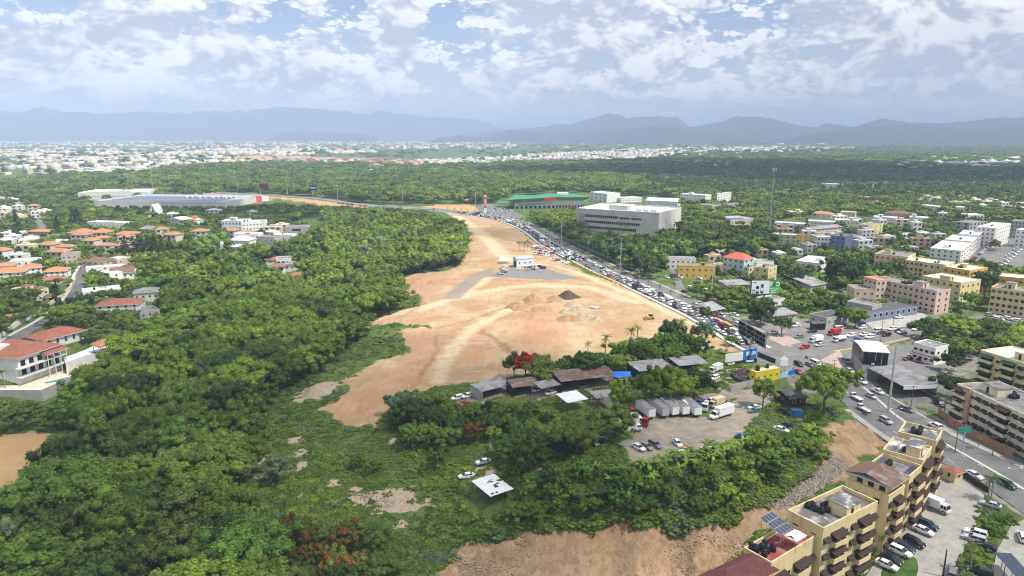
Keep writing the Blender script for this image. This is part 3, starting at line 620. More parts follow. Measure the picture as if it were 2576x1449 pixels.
def _awn(m):
    mb = MB(); mb.poly([(0, 0, 0), (0, -1, -.75), (1, -1, -.75), (1, 0, 0)], m); mb.poly([(0, 0, -.04), (1, 0, -.04), (1, -1, -.80), (0, -1, -.80)], m)
    mb.poly([(0, 0, 0), (0, 0, -.75), (0, -1, -.75)], m); mb.poly([(1, 0, 0), (1, -1, -.75), (1, 0, -.75)], m); mb.poly([(0, -1, -.75), (0, -1, -.95), (1, -1, -.95), (1, -1, -.75)], m)
    return mb.mesh('awning')
UA = {k: _awn(M[k]) for k in ('awnb', 'awng', 'awnr', 'awnm')}
def _tankm(m):
    mb = MB(); mb.tube((0, 0, 0), (0, 0, 1.15), .62, .62, m, 12); mb.tube((0, 0, 1.15), (0, 0, 1.4), .62, .25, m, 12); mb.tube((0, 0, 1.4), (0, 0, 1.5), .25, .25, m, 10)
    return mb.mesh('water_tank', True)
UT = {'tank': _tankm(M['tank']), 'btank': _tankm(M['btank'])}
def _panel(mb):
    mb.box(-.5, .5, -.83, .83, 0, .04, M['panelf'], M['panelf']); mb.box(-.47, -.01, -.80, .80, .04, .05, M['panel']); mb.box(.01, .47, -.80, .80, .04, .05, M['panel'])
UP = _unit(_panel)
def _acm(mb): mb.box(-.45, .45, -.18, .18, 0, .65, M['signwhite']); mb.box(-.3, .05, -.2, -.18, .1, .55, M['iron'])
UAC = _unit(_acm)
def _rail(mb):
    mb.box(0, 1, -.03, .0, .95, 1.0, M['iron'])
    for k in range(11): mb.box(k / 10 - .006, k / 10 + .006, -.02, -.01, 0, .95, M['iron'])
URAIL = _unit(_rail)

def rect(N, Rr, L, top):
    n = W(*N, top); r = W(*Rr, top); d = r - n; lx = d.length; rz = math.atan2(d.y, d.x)
    dep = L if not isinstance(L, tuple) else abs((W(*L, top) - n).dot(Vector((-d.y, d.x, 0)).normalized()))
    return n, lx, dep, rz
def block(name, label, N, Rr, L, top, wall='cream', roof='flatwhite', fl=3, nf=4, ns=3, cat='building', rt='flat', win=(1.15, 1.2), wm=None, awn=None, tanks=0, stair=None, par=.5, group=None, over=.6, rise=None, ac=0, base=None, awns=None, far=False, solar=None, door=False, tk='tank', belt=None):
    n, lx, dep, rz = rect(N, Rr, L, top)
    c = n + Vector((math.cos(rz) * lx / 2 - math.sin(rz) * dep / 2, math.sin(rz) * lx / 2 + math.cos(rz) * dep / 2, 0))
    zb = (min(gz(n.x, n.y), gz(c.x, c.y)) - .8) if base is None else base
    H_ = top - zb; root = empty(name, (n.x, n.y, zb), rz); tag(root, label, cat, group)
    FOOT.append((c.x, c.y, math.hypot(lx, dep) / 2))
    wl, rf = M[wall], M[roof]; FOOT[-1] += ((n.x, n.y, math.cos(rz), math.sin(rz), lx, dep),)
    root['dim'] = [lx, dep, H_]
    mb = MB(); mb.box(0, lx, 0, dep, 0, H_, wl, skip=(0, 1) if rt != 'flat' else (0, 1))
    if belt: mb.box(-.06, lx + .06, -.06, dep + .06, H_ * .5, H_ * .5 + .35, M[belt])
    mb.build('wall', root)
    if rt == 'flat':
        mb = MB(); mb.poly([(.1, .1, H_ - .02), (lx - .1, .1, H_ - .02), (lx - .1, dep - .1, H_ - .02), (.1, dep - .1, H_ - .02)], rf); mb.build('roof', root)
        if par:
            mb = MB(); t = .22
            for b in ((-.05, lx + .05, -.05, t), (-.05, lx + .05, dep - t, dep + .05), (-.05, t, t, dep - t), (lx - t, lx + .05, t, dep - t)): mb.box(*b, H_ - .05, H_ + par, wl)
            mb.build('parapet', root)
    else:
        o = over; x0, x1, y0, y1 = -o, lx + o, -o, dep + o; w, d = x1 - x0, y1 - y0
        h = rise if rise else min(w, d) * .23; z = H_; e = .22; mb = MB()
        if rt == 'hip':
            m = min(w, d) / 2
            if w >= d: a, b = (x0 + m, (y0 + y1) / 2, z + h), (x1 - m, (y0 + y1) / 2, z + h)
            else: a, b = ((x0 + x1) / 2, y0 + m, z + h), ((x0 + x1) / 2, y1 - m, z + h)
            q = [(x0, y0, z), (x1, y0, z), (x1, y1, z), (x0, y1, z)]
            if w >= d: fs = [[q[0], q[1], b, a], [q[1], q[2], b], [q[2], q[3], a, b], [q[3], q[0], a]]
            else: fs = [[q[0], q[1], a], [q[1], q[2], b, a], [q[2], q[3], b], [q[3], q[0], a, b]]
            for f in fs: mb.poly(f, rf)
        elif rt in ('gable', 'gabley'):
            if rt == 'gable':
                a, b = (x0, (y0 + y1) / 2, z + h), (x1, (y0 + y1) / 2, z + h)
                mb.poly([(x0, y0, z), (x1, y0, z), b, a], rf); mb.poly([(x1, y1, z), (x0, y1, z), a, b], rf)
                g = [[(0, 0, H_), (0, dep, H_), (0, dep / 2, H_ + h * .95)], [(lx, 0, H_), (lx, dep, H_), (lx, dep / 2, H_ + h * .95)]]
            else:
                a, b = ((x0 + x1) / 2, y0, z + h), ((x0 + x1) / 2, y1, z + h)
                mb.poly([(x0, y1, z), (x0, y0, z), a, b], rf); mb.poly([(x1, y0, z), (x1, y1, z), b, a], rf)
                g = [[(0, 0, H_), (lx, 0, H_), (lx / 2, 0, H_ + h * .95)], [(0, dep, H_), (lx, dep, H_), (lx / 2, dep, H_ + h * .95)]]
            gm = MB()
            for q in g: gm.poly(q, wl)
            gm.build('gable_end', root)
        else:                                            # shed roof: high at the back
            mb.poly([(x0, y0, z), (x1, y0, z), (x1, y1, z + h), (x0, y1, z + h)], rf)
        mb.box(x0 - .01, x1 + .01, y0 - .01, y1 + .01, z - e, z - .01, M['white'] if wall in ('white', 'cream', 'pink', 'lblue', 'mint') else wl)
        mb.build('roof', root)
    if not far or nf:
        fh = H_ / fl if fl else H_
        wmesh = wm or (UD if fl >= 3 else UW); ww, wh = win
        def face(count, length, tr, rot, aw):
            for f in range(fl):
                for k in range(count):
                    x = (k + .5) * length / count - ww / 2; zz = f * fh + fh * .36 + (.8 if f == 0 else 0)
                    if zz + wh > H_ - .15: zz = H_ - .2 - wh
                    p = tr(x); link('window', wmesh, root, (p[0], p[1], zz), rot, (ww, 1, wh))
                    if aw and f > 0: link('awning', UA[aw], root, (tr(x - .2)[0], tr(x - .2)[1], zz + wh + .25), rot, (ww + .4, .75, .75))
        if nf: face(nf, lx, lambda x: (x, 0), 0, awn)
        if ns and not far:
            face(ns, dep, lambda x: (0, dep - x), -R(90), awns)
            a = rz + R(0); cv = Vector((0, 0)) - Vector((n.x + math.cos(rz) * lx, n.y + math.sin(rz) * lx))
            if cv.dot(Vector((math.cos(rz), math.sin(rz)))) > 0: face(ns, dep, lambda x: (lx, x), R(90), awns)
    if door: link('door', UO, root, (lx * .5 - .5, 0, .8), 0, (1.0, 1, 2.1))
    rr = random.Random(hash(N) & 0xffff)
    if stair:
        sx0, sy0, sw, sd, sh = stair
        mb = MB(); mb.box(lx * sx0, lx * sx0 + sw, dep * sy0, dep * sy0 + sd, H_, H_ + sh, wl, rf, skip=(0,)); mb.box(lx * sx0 - .2, lx * sx0 + sw + .2, dep * sy0 - .2, dep * sy0 + sd + .2, H_ + sh, H_ + sh + .15, rf)
        st = mb.build('stair_house', root); link('door', UO, st, (lx * sx0 + sw * .3, dep * sy0, H_ + .05), 0, (.9, 1, 2.0))
    for k in range(tanks):
        link('water_tank', UT[tk], root, (lx * .3 + rr.uniform(-.5, .5) + (k % 3) * 1.5, dep * .5 + rr.uniform(-.4, .4) + (k // 3) * 1.5, H_), rr.uniform(0, 3), (1, 1, rr.uniform(.85, 1.1)))
    for k in range(ac): link('air_conditioner', UAC, root, (lx * rr.uniform(.1, .9), dep * rr.uniform(.3, .8), H_), rr.uniform(0, 3))
    if solar:
        u, v, nx, ny, pz, tilt = solar
        for i in range(nx):
            for j in range(ny):
                o_ = link('solar_panel', UP, root, (lx * u + i * 1.05, dep * v + j * 1.72, H_ + pz + (j * 1.72 * math.sin(tilt))))
                o_.rotation_euler = (tilt, 0, 0)
    return root, lx, dep, H_
def canopy(name, label, N, Rr, L, top, roof, posts=(4, 2), cat='shed', tilt=.4, group=None, backwall=None, sheets=0):
    """open shed: a sheet roof on posts; the roof is built sheet by sheet when it shows its sheets"""
    n, lx, dep, rz = rect(N, Rr, L, top); c = n + Vector((math.cos(rz) * lx / 2 - math.sin(rz) * dep / 2, math.sin(rz) * lx / 2 + math.cos(rz) * dep / 2, 0))
    zb = gz(c.x, c.y) - .3; H_ = top - zb; root = empty(name, (n.x, n.y, zb), rz); tag(root, label, cat, group); FOOT.append((c.x, c.y, math.hypot(lx, dep) / 2, (n.x, n.y, math.cos(rz), math.sin(rz), lx, dep)))
    k = max(1, sheets)
    for i in range(k):
        mb = MB(); x0, x1 = lx * i / k - .02, lx * (i + 1) / k + .06; dz = .03 * (i % 2)
        mb.hexa([(x0, 0, H_ + dz), (x1, 0, H_ + dz), (x1, dep, H_ + tilt + dz), (x0, dep, H_ + tilt + dz), (x0, 0, H_ + .05 + dz), (x1, 0, H_ + .05 + dz), (x1, dep, H_ + tilt + .05 + dz), (x0, dep, H_ + tilt + .05 + dz)], M[roof])
        mb.build('roof_sheet' if k > 1 else 'roof', root)
    for i in range(posts[0]):
        for j in range(posts[1]):
            y = dep * (.04 + .92 * j / max(1, posts[1] - 1)); x = lx * (.03 + .94 * i / max(1, posts[0] - 1))
            mb = MB(); mb.tube((x, y, 0), (x, y, H_ + tilt * y / dep), .07, .07, M['iron'], 6); mb.build('post', root)
    if backwall:
        mb = MB(); mb.box(0, lx, dep - .2, dep, 0, H_ + tilt - .1, M[backwall]); mb.build('back_wall', root)
        mb = MB(); mb.box(0, .15, 0, dep - .2, 0, H_ - .05, M[backwall]); mb.build('side_wall', root)
    return root, lx, dep, H_
def wall_run(name, label, pts, h, t, mat, cat='wall', panels=0, kind=None):
    """a free-standing wall along picture points; panels > 0 builds bays between pillars"""
    P = GP(pts); root = empty(name, P[0]); tag(root, label, cat)
    for a, b in zip(P[:-1], P[1:]):
        d = b - a; L_ = math.hypot(d.x, d.y); rz = math.atan2(d.y, d.x); k = max(1, int(L_ / panels)) if panels else 1
        for i in range(k):
            p = a.lerp(b, i / k) - P[0]; q = a.lerp(b, (i + 1) / k) - P[0]; s = Vector((-math.sin(rz), math.cos(rz), 0)) * t / 2; u = Vector((0, 0, 1))
            mb = MB(); mb.hexa([p - s - u, q - s - u, q + s - u, p + s - u, p - s + u * h, q - s + u * h, q + s + u * h, p + s + u * h], M[mat]); mb.build('wall_panel' if panels else 'wall_section', root)
            if panels:
                mb = MB(); mb.box(p.x - t, p.x + t, p.y - t, p.y + t, p.z - 1, p.z + h + .15, M[mat]); mb.build('pillar', root)
    return root
# ------------------------------------------------------------------ buildings, near to far
def balcony(root, x, z, w, wall, awn=None, out=1.3, rail=False, rot=0, org=(0, 0), full=True):
    o = empty('bay_anchor', (0, 0, 0)); bpy.data.objects.remove(o)
    c, s = math.cos(rot), math.sin(rot)
    T = lambda X, Y: (org[0] + X * c - Y * s, org[1] + X * s + Y * c)
    p = T(x, 0)
    mb = MB(); mb.box(0, w, -out, 0, -.15, 0, M[wall])
    if not rail:
        mb.box(0, w, -out, -out + .12, 0, .95, M[wall]); mb.box(0, .12, -out + .12, 0, 0, .95, M[wall]); mb.box(w - .12, w, -out + .12, 0, 0, .95, M[wall])
    b = mb.build('balcony', root, (p[0], p[1], z), rot)
    if rail: link('railing', URAIL, b, (0, -out, 0), 0, (w, 1, 1))
    link('opening', UO, root, (*T(x + .25, 0), z + .1), rot, (w - .5, 1, 2.15))
    if awn: link('awning', UA[awn], root, (*T(x - .1, 0), z + 2.75), rot, (w + .2, out + .35, .85))
def win_at(root, x, z, w, h, awn=None, rot=0, org=(0, 0), mesh=None):
    c, s = math.cos(rot), math.sin(rot); T = lambda X: (org[0] + X * c, org[1] + X * s)
    link('window', mesh or UD, root, (*T(x), z), rot, (w, 1, h))
    if awn: link('awning', UA[awn], root, (*T(x - .25), z + h + .3), rot, (w + .5, .9, .9))
def apt_front(root, lx, H_, fl, wall, awn, rot=0, org=(0, 0), pat='wbswb', rail=False, z0=1.0):
    """facade bays: w = window under an awning, b = balcony, s = plain stair strip with small window"""
    n = len(pat); tot = sum({'w': 1, 'b': 1.9, 's': .9}[c] for c in pat); x = 0; fh = (H_ - z0 - .3) / fl
    for ch in pat:
        w = {'w': 1, 'b': 1.9, 's': .9}[ch] * lx / tot
        for f in range(fl):
            z = z0 + f * fh
            if ch == 'w': win_at(root, x + w * .22, z + .9, w * .56, 1.15, awn, rot, org)
            elif ch == 'b': balcony(root, x + w * .06, z + .1, w * .88, wall, awn, 1.3, rail, rot, org)
            else: win_at(root, x + w * .25, z + 1.0, w * .5, .9, None, rot, org)
        x += w
def row():
    """the yellow apartment row above the car park"""
    A = block('apartment_building', 'yellow apartment block with a red roof terrace, solar panels and dark awnings', (1940,1425), (2051,1357), (1862,1392), 9.5, 'yellow', 'deckred', 3, 0, 0, 'apartment block', par=.9)
    root, lx, d, h = A; apt_front(root, lx, h, 3, 'yellow', 'awnb', pat='bsbw')
    for i in range(3):
        for j in range(4):
            o = link('solar_panel', UP, root, (lx * .55 + j * 1.05 - 1.0, d * .55 + i * 1.72, h + 3.0 + i * .45)); o.rotation_euler = (.27, 0, 0)
    for i in (0, 1):
        for j in (0, 1):
            mb = MB(); mb.tube((lx * .55 - 1.3 + j * 3.6, d * .55 - .6 + i * 4.4, h), (lx * .55 - 1.3 + j * 3.6, d * .55 - .6 + i * 4.4, h + 2.95 + i * 1.1), .06, .06, M['steel'], 6); mb.build('panel_post', root)
    for k in range(7): link('water_tank', UT['tank'], root, (lx * .12 + (k % 3) * 1.45, d * .45 + (k // 3) * 1.5 + (k % 2) * .4, h), 0, (1, 1, 1.1))
    mb = MB(); tx, ty, tz = lx * .62, d * .16, h + 2.5
    mb.poly([(tx - 1.9, ty - 1.3, tz), (tx + 1.9, ty - 1.3, tz), (tx + 1.4, ty, tz + .5), (tx - 1.4, ty, tz + .5)], M['tarpw']); mb.poly([(tx + 1.9, ty + 1.5, tz), (tx - 1.9, ty + 1.5, tz), (tx - 1.4, ty, tz + .5), (tx + 1.4, ty, tz + .5)], M['tarpw'])
    mb.box(tx - 1.9, tx + 1.9, ty - 1.3, ty + 1.5, tz - .06, tz - .01, M['tarpw']); cn = mb.build('awning_tent', root)
    for i in (-1.8, 1.8):
        for j in (-1.2, 1.4):
            mb = MB(); mb.tube((tx + i, ty + j, h), (tx + i, ty + j, tz), .04, .04, M['steel'], 6); mb.build('tent_leg', cn)
    block('apartment_building', 'yellow house with a maroon hipped shingle roof, lowest in the apartment row', (1828,1490), (1945,1432), (1770,1452), 8.8, 'yellow', 'mroof', 3, 3, 2, 'apartment block', 'hip', rise=2.4, over=.9)
    B = block('apartment_building', 'yellow apartment block with grey stained roof and a cluster of black tanks', (2071,1338), (2207,1270), (1970,1297), 12, 'yellow', 'flatpatch', 4, 0, 2, 'apartment block', par=.9, tanks=8, stair=(.42, .02, 5, 4.2, 2.6), ac=1)
    apt_front(B[0], B[1], B[3], 4, 'yellow', 'awnb', pat='wbswbw')
    C = block('apartment_building', 'yellow apartment block with a brown pitched penthouse roof', (2236,1253), (2276,1226), (2128,1210), 11.5, 'yellow', 'flatgrey', 4, 0, 2, 'apartment block', par=.6)
    apt_front(C[0], C[1], C[3], 4, 'yellow', 'awnb', pat='wbs')
    root, lx, d, h = C; mb = MB(); mb.box(.6, lx - .4, .8, d - .3, h, h + 2.5, M['yellow'], skip=(0, 1)); ph = mb.build('penthouse', root)
    mb = MB(); mb.poly([(-.3, -.6, h + 2.5), (lx + .3, -.6, h + 2.5), (lx + .3, d * .55, h + 3.9), (-.3, d * .55, h + 3.9)], M['rust']); mb.poly([(lx + .3, d + .4, h + 2.5), (-.3, d + .4, h + 2.5), (-.3, d * .55, h + 3.9), (lx + .3, d * .55, h + 3.9)], M['btile']); mb.box(-.3, lx + .3, -.6, d + .4, h + 2.38, h + 2.48, M['white']); mb.build('penthouse_roof', root)
    for k in range(3): win_at(root, 1.2 + k * 2.5, h + .8, 1.3, 1.1, None, -R(90), (0.6, d - 1))
    D_ = block('apartment_building', 'yellow apartment block with two banks of solar panels on grey roof', (2287,1207), (2318,1180), (2190,1172), 12, 'yellow', 'flatgrey', 4, 0, 1, 'apartment block', par=1.0, solar=(.25, .12, 5, 1, .5, .2))
    apt_front(D_[0], D_[1], D_[3], 4, 'yellow', 'awnb', pat='wb')
    for k in range(4): o = link('solar_panel', UP, D_[0], (D_[1] * .15 + k * 1.05, D_[2] * .82, D_[3] + 1.1)); o.rotation_euler = (.35, 0, 0)
    for k in range(3): link('water_tank', UT['tank'], D_[0], (D_[1] * .2 + k * 1.5, D_[2] * .68, D_[3]))
    E = block('apartment_building', 'yellow apartment block with laundry strung across its blotched roof', (2321,1162), (2344,1128), (2216,1140), 13.5, 'yellow', 'flatpatch', 4, 0, 1, 'apartment block', par=.5, tanks=1, stair=(.15, .12, 5.5, 3.0, 2.5))
    apt_front(E[0], E[1], E[3], 4, 'yellow', 'awnb', pat='bw')
    for k in range(6):
        mb = MB(); x = 2 + k * 1.0; mb.box(x, x + .7, 6.0, 6.03, E[3] + .9, E[3] + 1.7, M[('tarpw', 'pinkc', 'signwhite', 'pinkc', 'lblue', 'tarpw')[k]]); mb.build('laundry', E[0])
    for B_ in (B, C, D_, E):
        for k in range(4): o = link('air_conditioner', UAC, B_[0], (-.22, B_[2] * (.2 + .2 * k), 2.2 + (k * 3.1) % 8)); o.rotation_euler = (0, 0, -R(90))
    F_ = block('apartment_building', 'yellow apartment block with whitewashed streaked roof, topmost in the row', (2355,1114), (2370,1087), (2250,1104), 14, 'yellow', 'flatpatch', 4, 0, 1, 'apartment block', par=.6, tanks=5)
    apt_front(F_[0], F_[1], F_[3], 4, 'yellow', 'awnb', pat='bw')
row()
def near_right():
    G_ = block('apartment_building', 'long cream apartment block with brown and maroon awnings behind the brick wall', (2408,968), (2650,1080), 15, 12, 'cream', 'flatgrey', 4, 0, 0, 'apartment block', tanks=7, stair=(.16, .25, 6, 5, 2.6), ac=4)
    root, lx, d, h = G_
    apt_front(root, lx, h, 4, 'cream', 'awnb', pat='bswwwbwwwb')
    for k in (0, 3): link('awning', UA['awnm'], root, (lx * .02, -.02, 3.4 + k * 2.7), 0, (3.6, 1.7, .9))
    mb = MB(); mb.box(lx * .105, lx * .105 + 2.6, -.9, 0, 0, h + .9, M['tan']); mb.build('stair_tower', root)
    H_ = block('apartment_building', 'yellow apartment block with dark green awnings and blue roof tanks', (2467,883), (2645,938), 16, 13, 'pyellow', 'flatwhite', 4, 0, 2, 'apartment block', tanks=4, tk='btank', stair=(.40, .2, 5, 4, 2.6))
    apt_front(H_[0], H_[1], H_[3], 4, 'yellow', 'awng', pat='bsbwbw')
    # canopy restaurant: a white barrel roof over dark glazing
    n, lx, d, rz = rect((2173,889), (2236,893), 17, 8.0); root = empty('restaurant', (n.x, n.y, 0), rz); tag(root, 'dark glazed restaurant under a white curved roof at the road bend', 'restaurant'); FOOT.append((n.x + 5, n.y + 8, 11))
    mb = MB(); N_ = 10; Z = lambda t: 7.6 + 1.9 * math.sin(math.pi * (.25 + .6 * t))
    for k in range(N_):
        t0, t1 = k / N_, (k + 1) / N_
        mb.hexa([(-.4, d * t0, Z(t0) - .25), (lx + .4, d * t0, Z(t0) - .25), (lx + .4, d * t1, Z(t1) - .25), (-.4, d * t1, Z(t1) - .25), (-.4, d * t0, Z(t0)), (lx + .4, d * t0, Z(t0)), (lx + .4, d * t1, Z(t1)), (-.4, d * t1, Z(t1))], M['whitezinc'])
    mb.build('curved_roof', root)
    mb = MB(); mb.box(0, lx, .1, d, 0, 3.6, M['greyw'], skip=(0,)); mb.build('wall', root)
    for k in range(4):
        mb = MB(); mb.box(lx * k / 4 + .06, lx * (k + 1) / 4 - .06, .05, .25, 3.6, 8.6, M['glass']); mb.build('pane', root)
    for k in range(4):
        mb = MB(); mb.box(.05, .25, d * k / 4 + .06, d * (k + 1) / 4 - .06, 3.6, 8.9, M['glass']); mb.build('pane', root)
    link('air_conditioner', UAC, root, (lx * .4, -.3, 3.7)); 
    J = canopy('street_stall_shed', 'long grey sheet roof shed stepping down beside the curved road', (2182,925), (2275,974), 12.5, 4.6, 'zinc', (7, 2), sheets=14, tilt=.9, backwall='greyw')
    mb = MB(); mb.box(J[1] - .1, J[1] + .1, -.2, J[2] + .2, J[3] - .9, J[3] + .5, M['tarpw']); mb.build('fascia', J[0])
    block('office', 'small white two storey office with red trim by the car lot', (2354,878), (2387,870), (2322,858), 7, 'white', 'flatgrey', 2, 2, 4, 'office', belt='signred', ac=2, win=(1.5, 1.1))
    Lb = block('shop', 'bright yellow one storey shop with black tank on roof', (1902,937), (1963,926), (1886,931), 4.4, 'byellow', 'cream', 1, 4, 1, 'shop', par=.15, win=(.8, .8)); link('water_tank', UT['tank'], Lb[0], (2.2, 1.6, Lb[3]), 0, (1.3, 1.3, 1.3)); link('water_tank', UT['tank'], Lb[0], (7.5, 2.2, Lb[3]))
    block('guard_hut', 'tiny yellow guard hut with a red hipped roof at the car park gate', (2404,1192), (2424,1185), 3.2, 2.6, 'yellow', 'tile', 1, 1, 1, 'hut', 'hip', over=.5, win=(.7, 1.4))
    # workshops
    canopy('workshop_shed', 'dark open workshop under a long rusty roof', (1412,961), (1553,945), 10, 3.4, 'rust', (6, 2), sheets=16, backwall='black', tilt=.7)
    canopy('workshop_shed', 'grey roofed lean-to between the white wall and the palms', (1608,935), (1697,925), 10, 3.8, 'zinc', (5, 2), backwall='black', sheets=9, tilt=.6)
    canopy('workshop_shed', 'twin grey roofed dark warehouse near the sign wall', (1709,921), (1784,914), 9, 4.4, 'zinc', (4, 2), backwall='black', sheets=8, tilt=.5)
    canopy('workshop_shed', 'pale grey low shed roof at the edge of the earthworks', (1213,986), (1290,966), 8, -.2, 'zinc', (4, 2), backwall='greyw', sheets=7)
    canopy('workshop_shed', 'low dark shed with a patched rusty roof beside the red leaved tree', (1290,976), (1360,968), 8, 1.2, 'rust', (4, 2), backwall='black', sheets=9)
    canopy('workshop_shed', 'small shiny tin roof among the parked pickups', (1362,978), (1412,968), 6, 2.4, 'zinc', (3, 2), sheets=5)
    canopy('lean_to', 'low white sheet roof in front of the dark workshop', (1428,1014), (1480,1004), 8, 2.8, 'whitezinc', (3, 2), sheets=5)
    canopy('lean_to', 'low grey sheet roof beside the tall yard trees', (1500,1003), (1552,996), 6, 2.8, 'zinc', (3, 2), sheets=5)
    canopy('tarpaulin_shelter', 'brown canvas shelter over a parked wreck', (1478,1113), (1505,1100), 7, 3.0, 'canvas', (2, 2), tilt=.9)
    canopy('tarpaulin_shelter', 'cream canvas shelter behind the row of trailers', (1706,1018), (1740,1016), 4, 3.2, 'tarpw', (2, 2), tilt=.3)
    canopy('carport', 'white sheet roof carport with missing sheets beside two white cars', (1234,1250), (1292,1230), (1187,1212), -2.2, 'whitezinc', (4, 3), 'carport', tilt=.25, sheets=9)
    cp_ = [o for o in bpy.data.objects if o.name.startswith('carport')][-1]; rr = random.Random(2)
    for k in range(14): x_, y_ = rr.uniform(.5, 7.5), rr.uniform(.5, 7); mb = MB(); mb.box(x_, x_ + rr.uniform(.4, 1.3), y_, y_ + rr.uniform(.25, .6), -2.2 - cp_.location.z + .12, -2.2 - cp_.location.z + .32, M['awnb']); mb.build('dark_gap_patch', cp_)  # dark boxes laid on the roof imitate the dark gaps of missing sheets
    block('garden_shed', 'small white shed with rusty roof in the weeds', (1239,1123), (1258,1120), 2.6, -1.6, 'white', 'rust', 1, 0, 0, 'shed', 'shed', rise=.5, door=True, over=.25)
    # tarpaulin canopy in strong blue
    n = W(1560, 940, 3.6); root = empty('tarpaulin_shelter', (n.x, n.y, gz(n.x, n.y))); tag(root, 'bright blue tarpaulin canopy over a workbench', 'tarpaulin')
    h = 3.6 - gz(n.x, n.y); mb = MB()
    P = [(-4.2, -2.5, h - .5), (3.8, -2.2, h - .3), (4.2, 2.6, h), (-3.6, 2.6, h - .1)]; c = (0, 0, h + .7)
    for i in range(4): mb.poly([P[i], P[(i + 1) % 4], c], M['tarpb'])
    mb.build('tarpaulin', root)
    for p in P: mb = MB(); mb.tube((p[0], p[1], -.3), p, .05, .05, M['wood'], 5); mb.build('post', root)
near_right()
def site_buildings():
    S = block('site_office', 'white tin clad site building with pale blue gable roof on the gravel pad', (1300,652), (1341,648), (1290,649), 6.0, 'whitezinc', 'bluezinc', 1, 3, 0, 'site building', 'gable', over=.3, rise=1.6, win=(1.0, 1.1))
    root, lx, d, h = S; link('door', UO, root, (0, d * .7, .8), -R(90), (3.0, 1, 4.2))
    for N, R_, a, b, lab in (((1313,669), (1336,668), 'cont_y', 'cont_b', 'yellow and blue site container with a blue door'), ((1339,667), (1362,666), 'cont_y', 'cont_n', 'yellow and navy site container beside the tin building')):
        n, lx, d, rz = rect(N, R_, 2.5, 2.7); zb = gz(n.x, n.y) - .1; root = empty('site_container', (n.x, n.y, zb), rz); tag(root, lab, 'container'); h = 2.7 - zb
        mb = MB(); mb.box(0, lx * .58, 0, d, 0, h, M[a], M['signwhite']); mb.build('body', root)
        mb = MB(); mb.box(lx * .58 + .01, lx, .02, d - .02, 0, h - .02, M[b], M['signwhite']); mb.build('end_panel', root)
        link('window', UW, root, (lx * .22, 0, 1.1), 0, (1.0, 1, .9)); link('door', UO, root, (lx * .72, 0, .1), 0, (.8, 1, 2.0))
    n = W(1267, 662, 0); root = empty('tent', (n.x, n.y, gz(n.x, n.y))); tag(root, 'white pointed event tent beside the gravel pad', 'tent')
    mb = MB(); P = [(-3.5, -2.5, 2.3), (3.5, -2.5, 2.3), (3.5, 2.5, 2.3), (-3.5, 2.5, 2.3)]; c0, c1 = (-1.5, 0, 4.0), (1.5, 0, 4.0)
    for f in ([P[0], P[1], c1, c0], [P[1], P[2], c1], [P[2], P[3], c0, c1], [P[3], P[0], c0]): mb.poly(f, M['tarpw'])
    mb.box(-3.5, 3.5, -2.5, 2.5, 2.05, 2.28, M['tarpw']); mb.build('canvas_top', root)
    for p in P: mb = MB(); mb.tube((p[0], p[1], -.2), p, .06, .06, M['steel'], 6); mb.build('pole', root)
    block('site_hut', 'small grey site hut among the parked cars', (1357,624), (1368,622), 5, 3, 'greyw', 'flatgrey', 1, 2, 1, 'hut', 'gable', over=.3)
site_buildings()
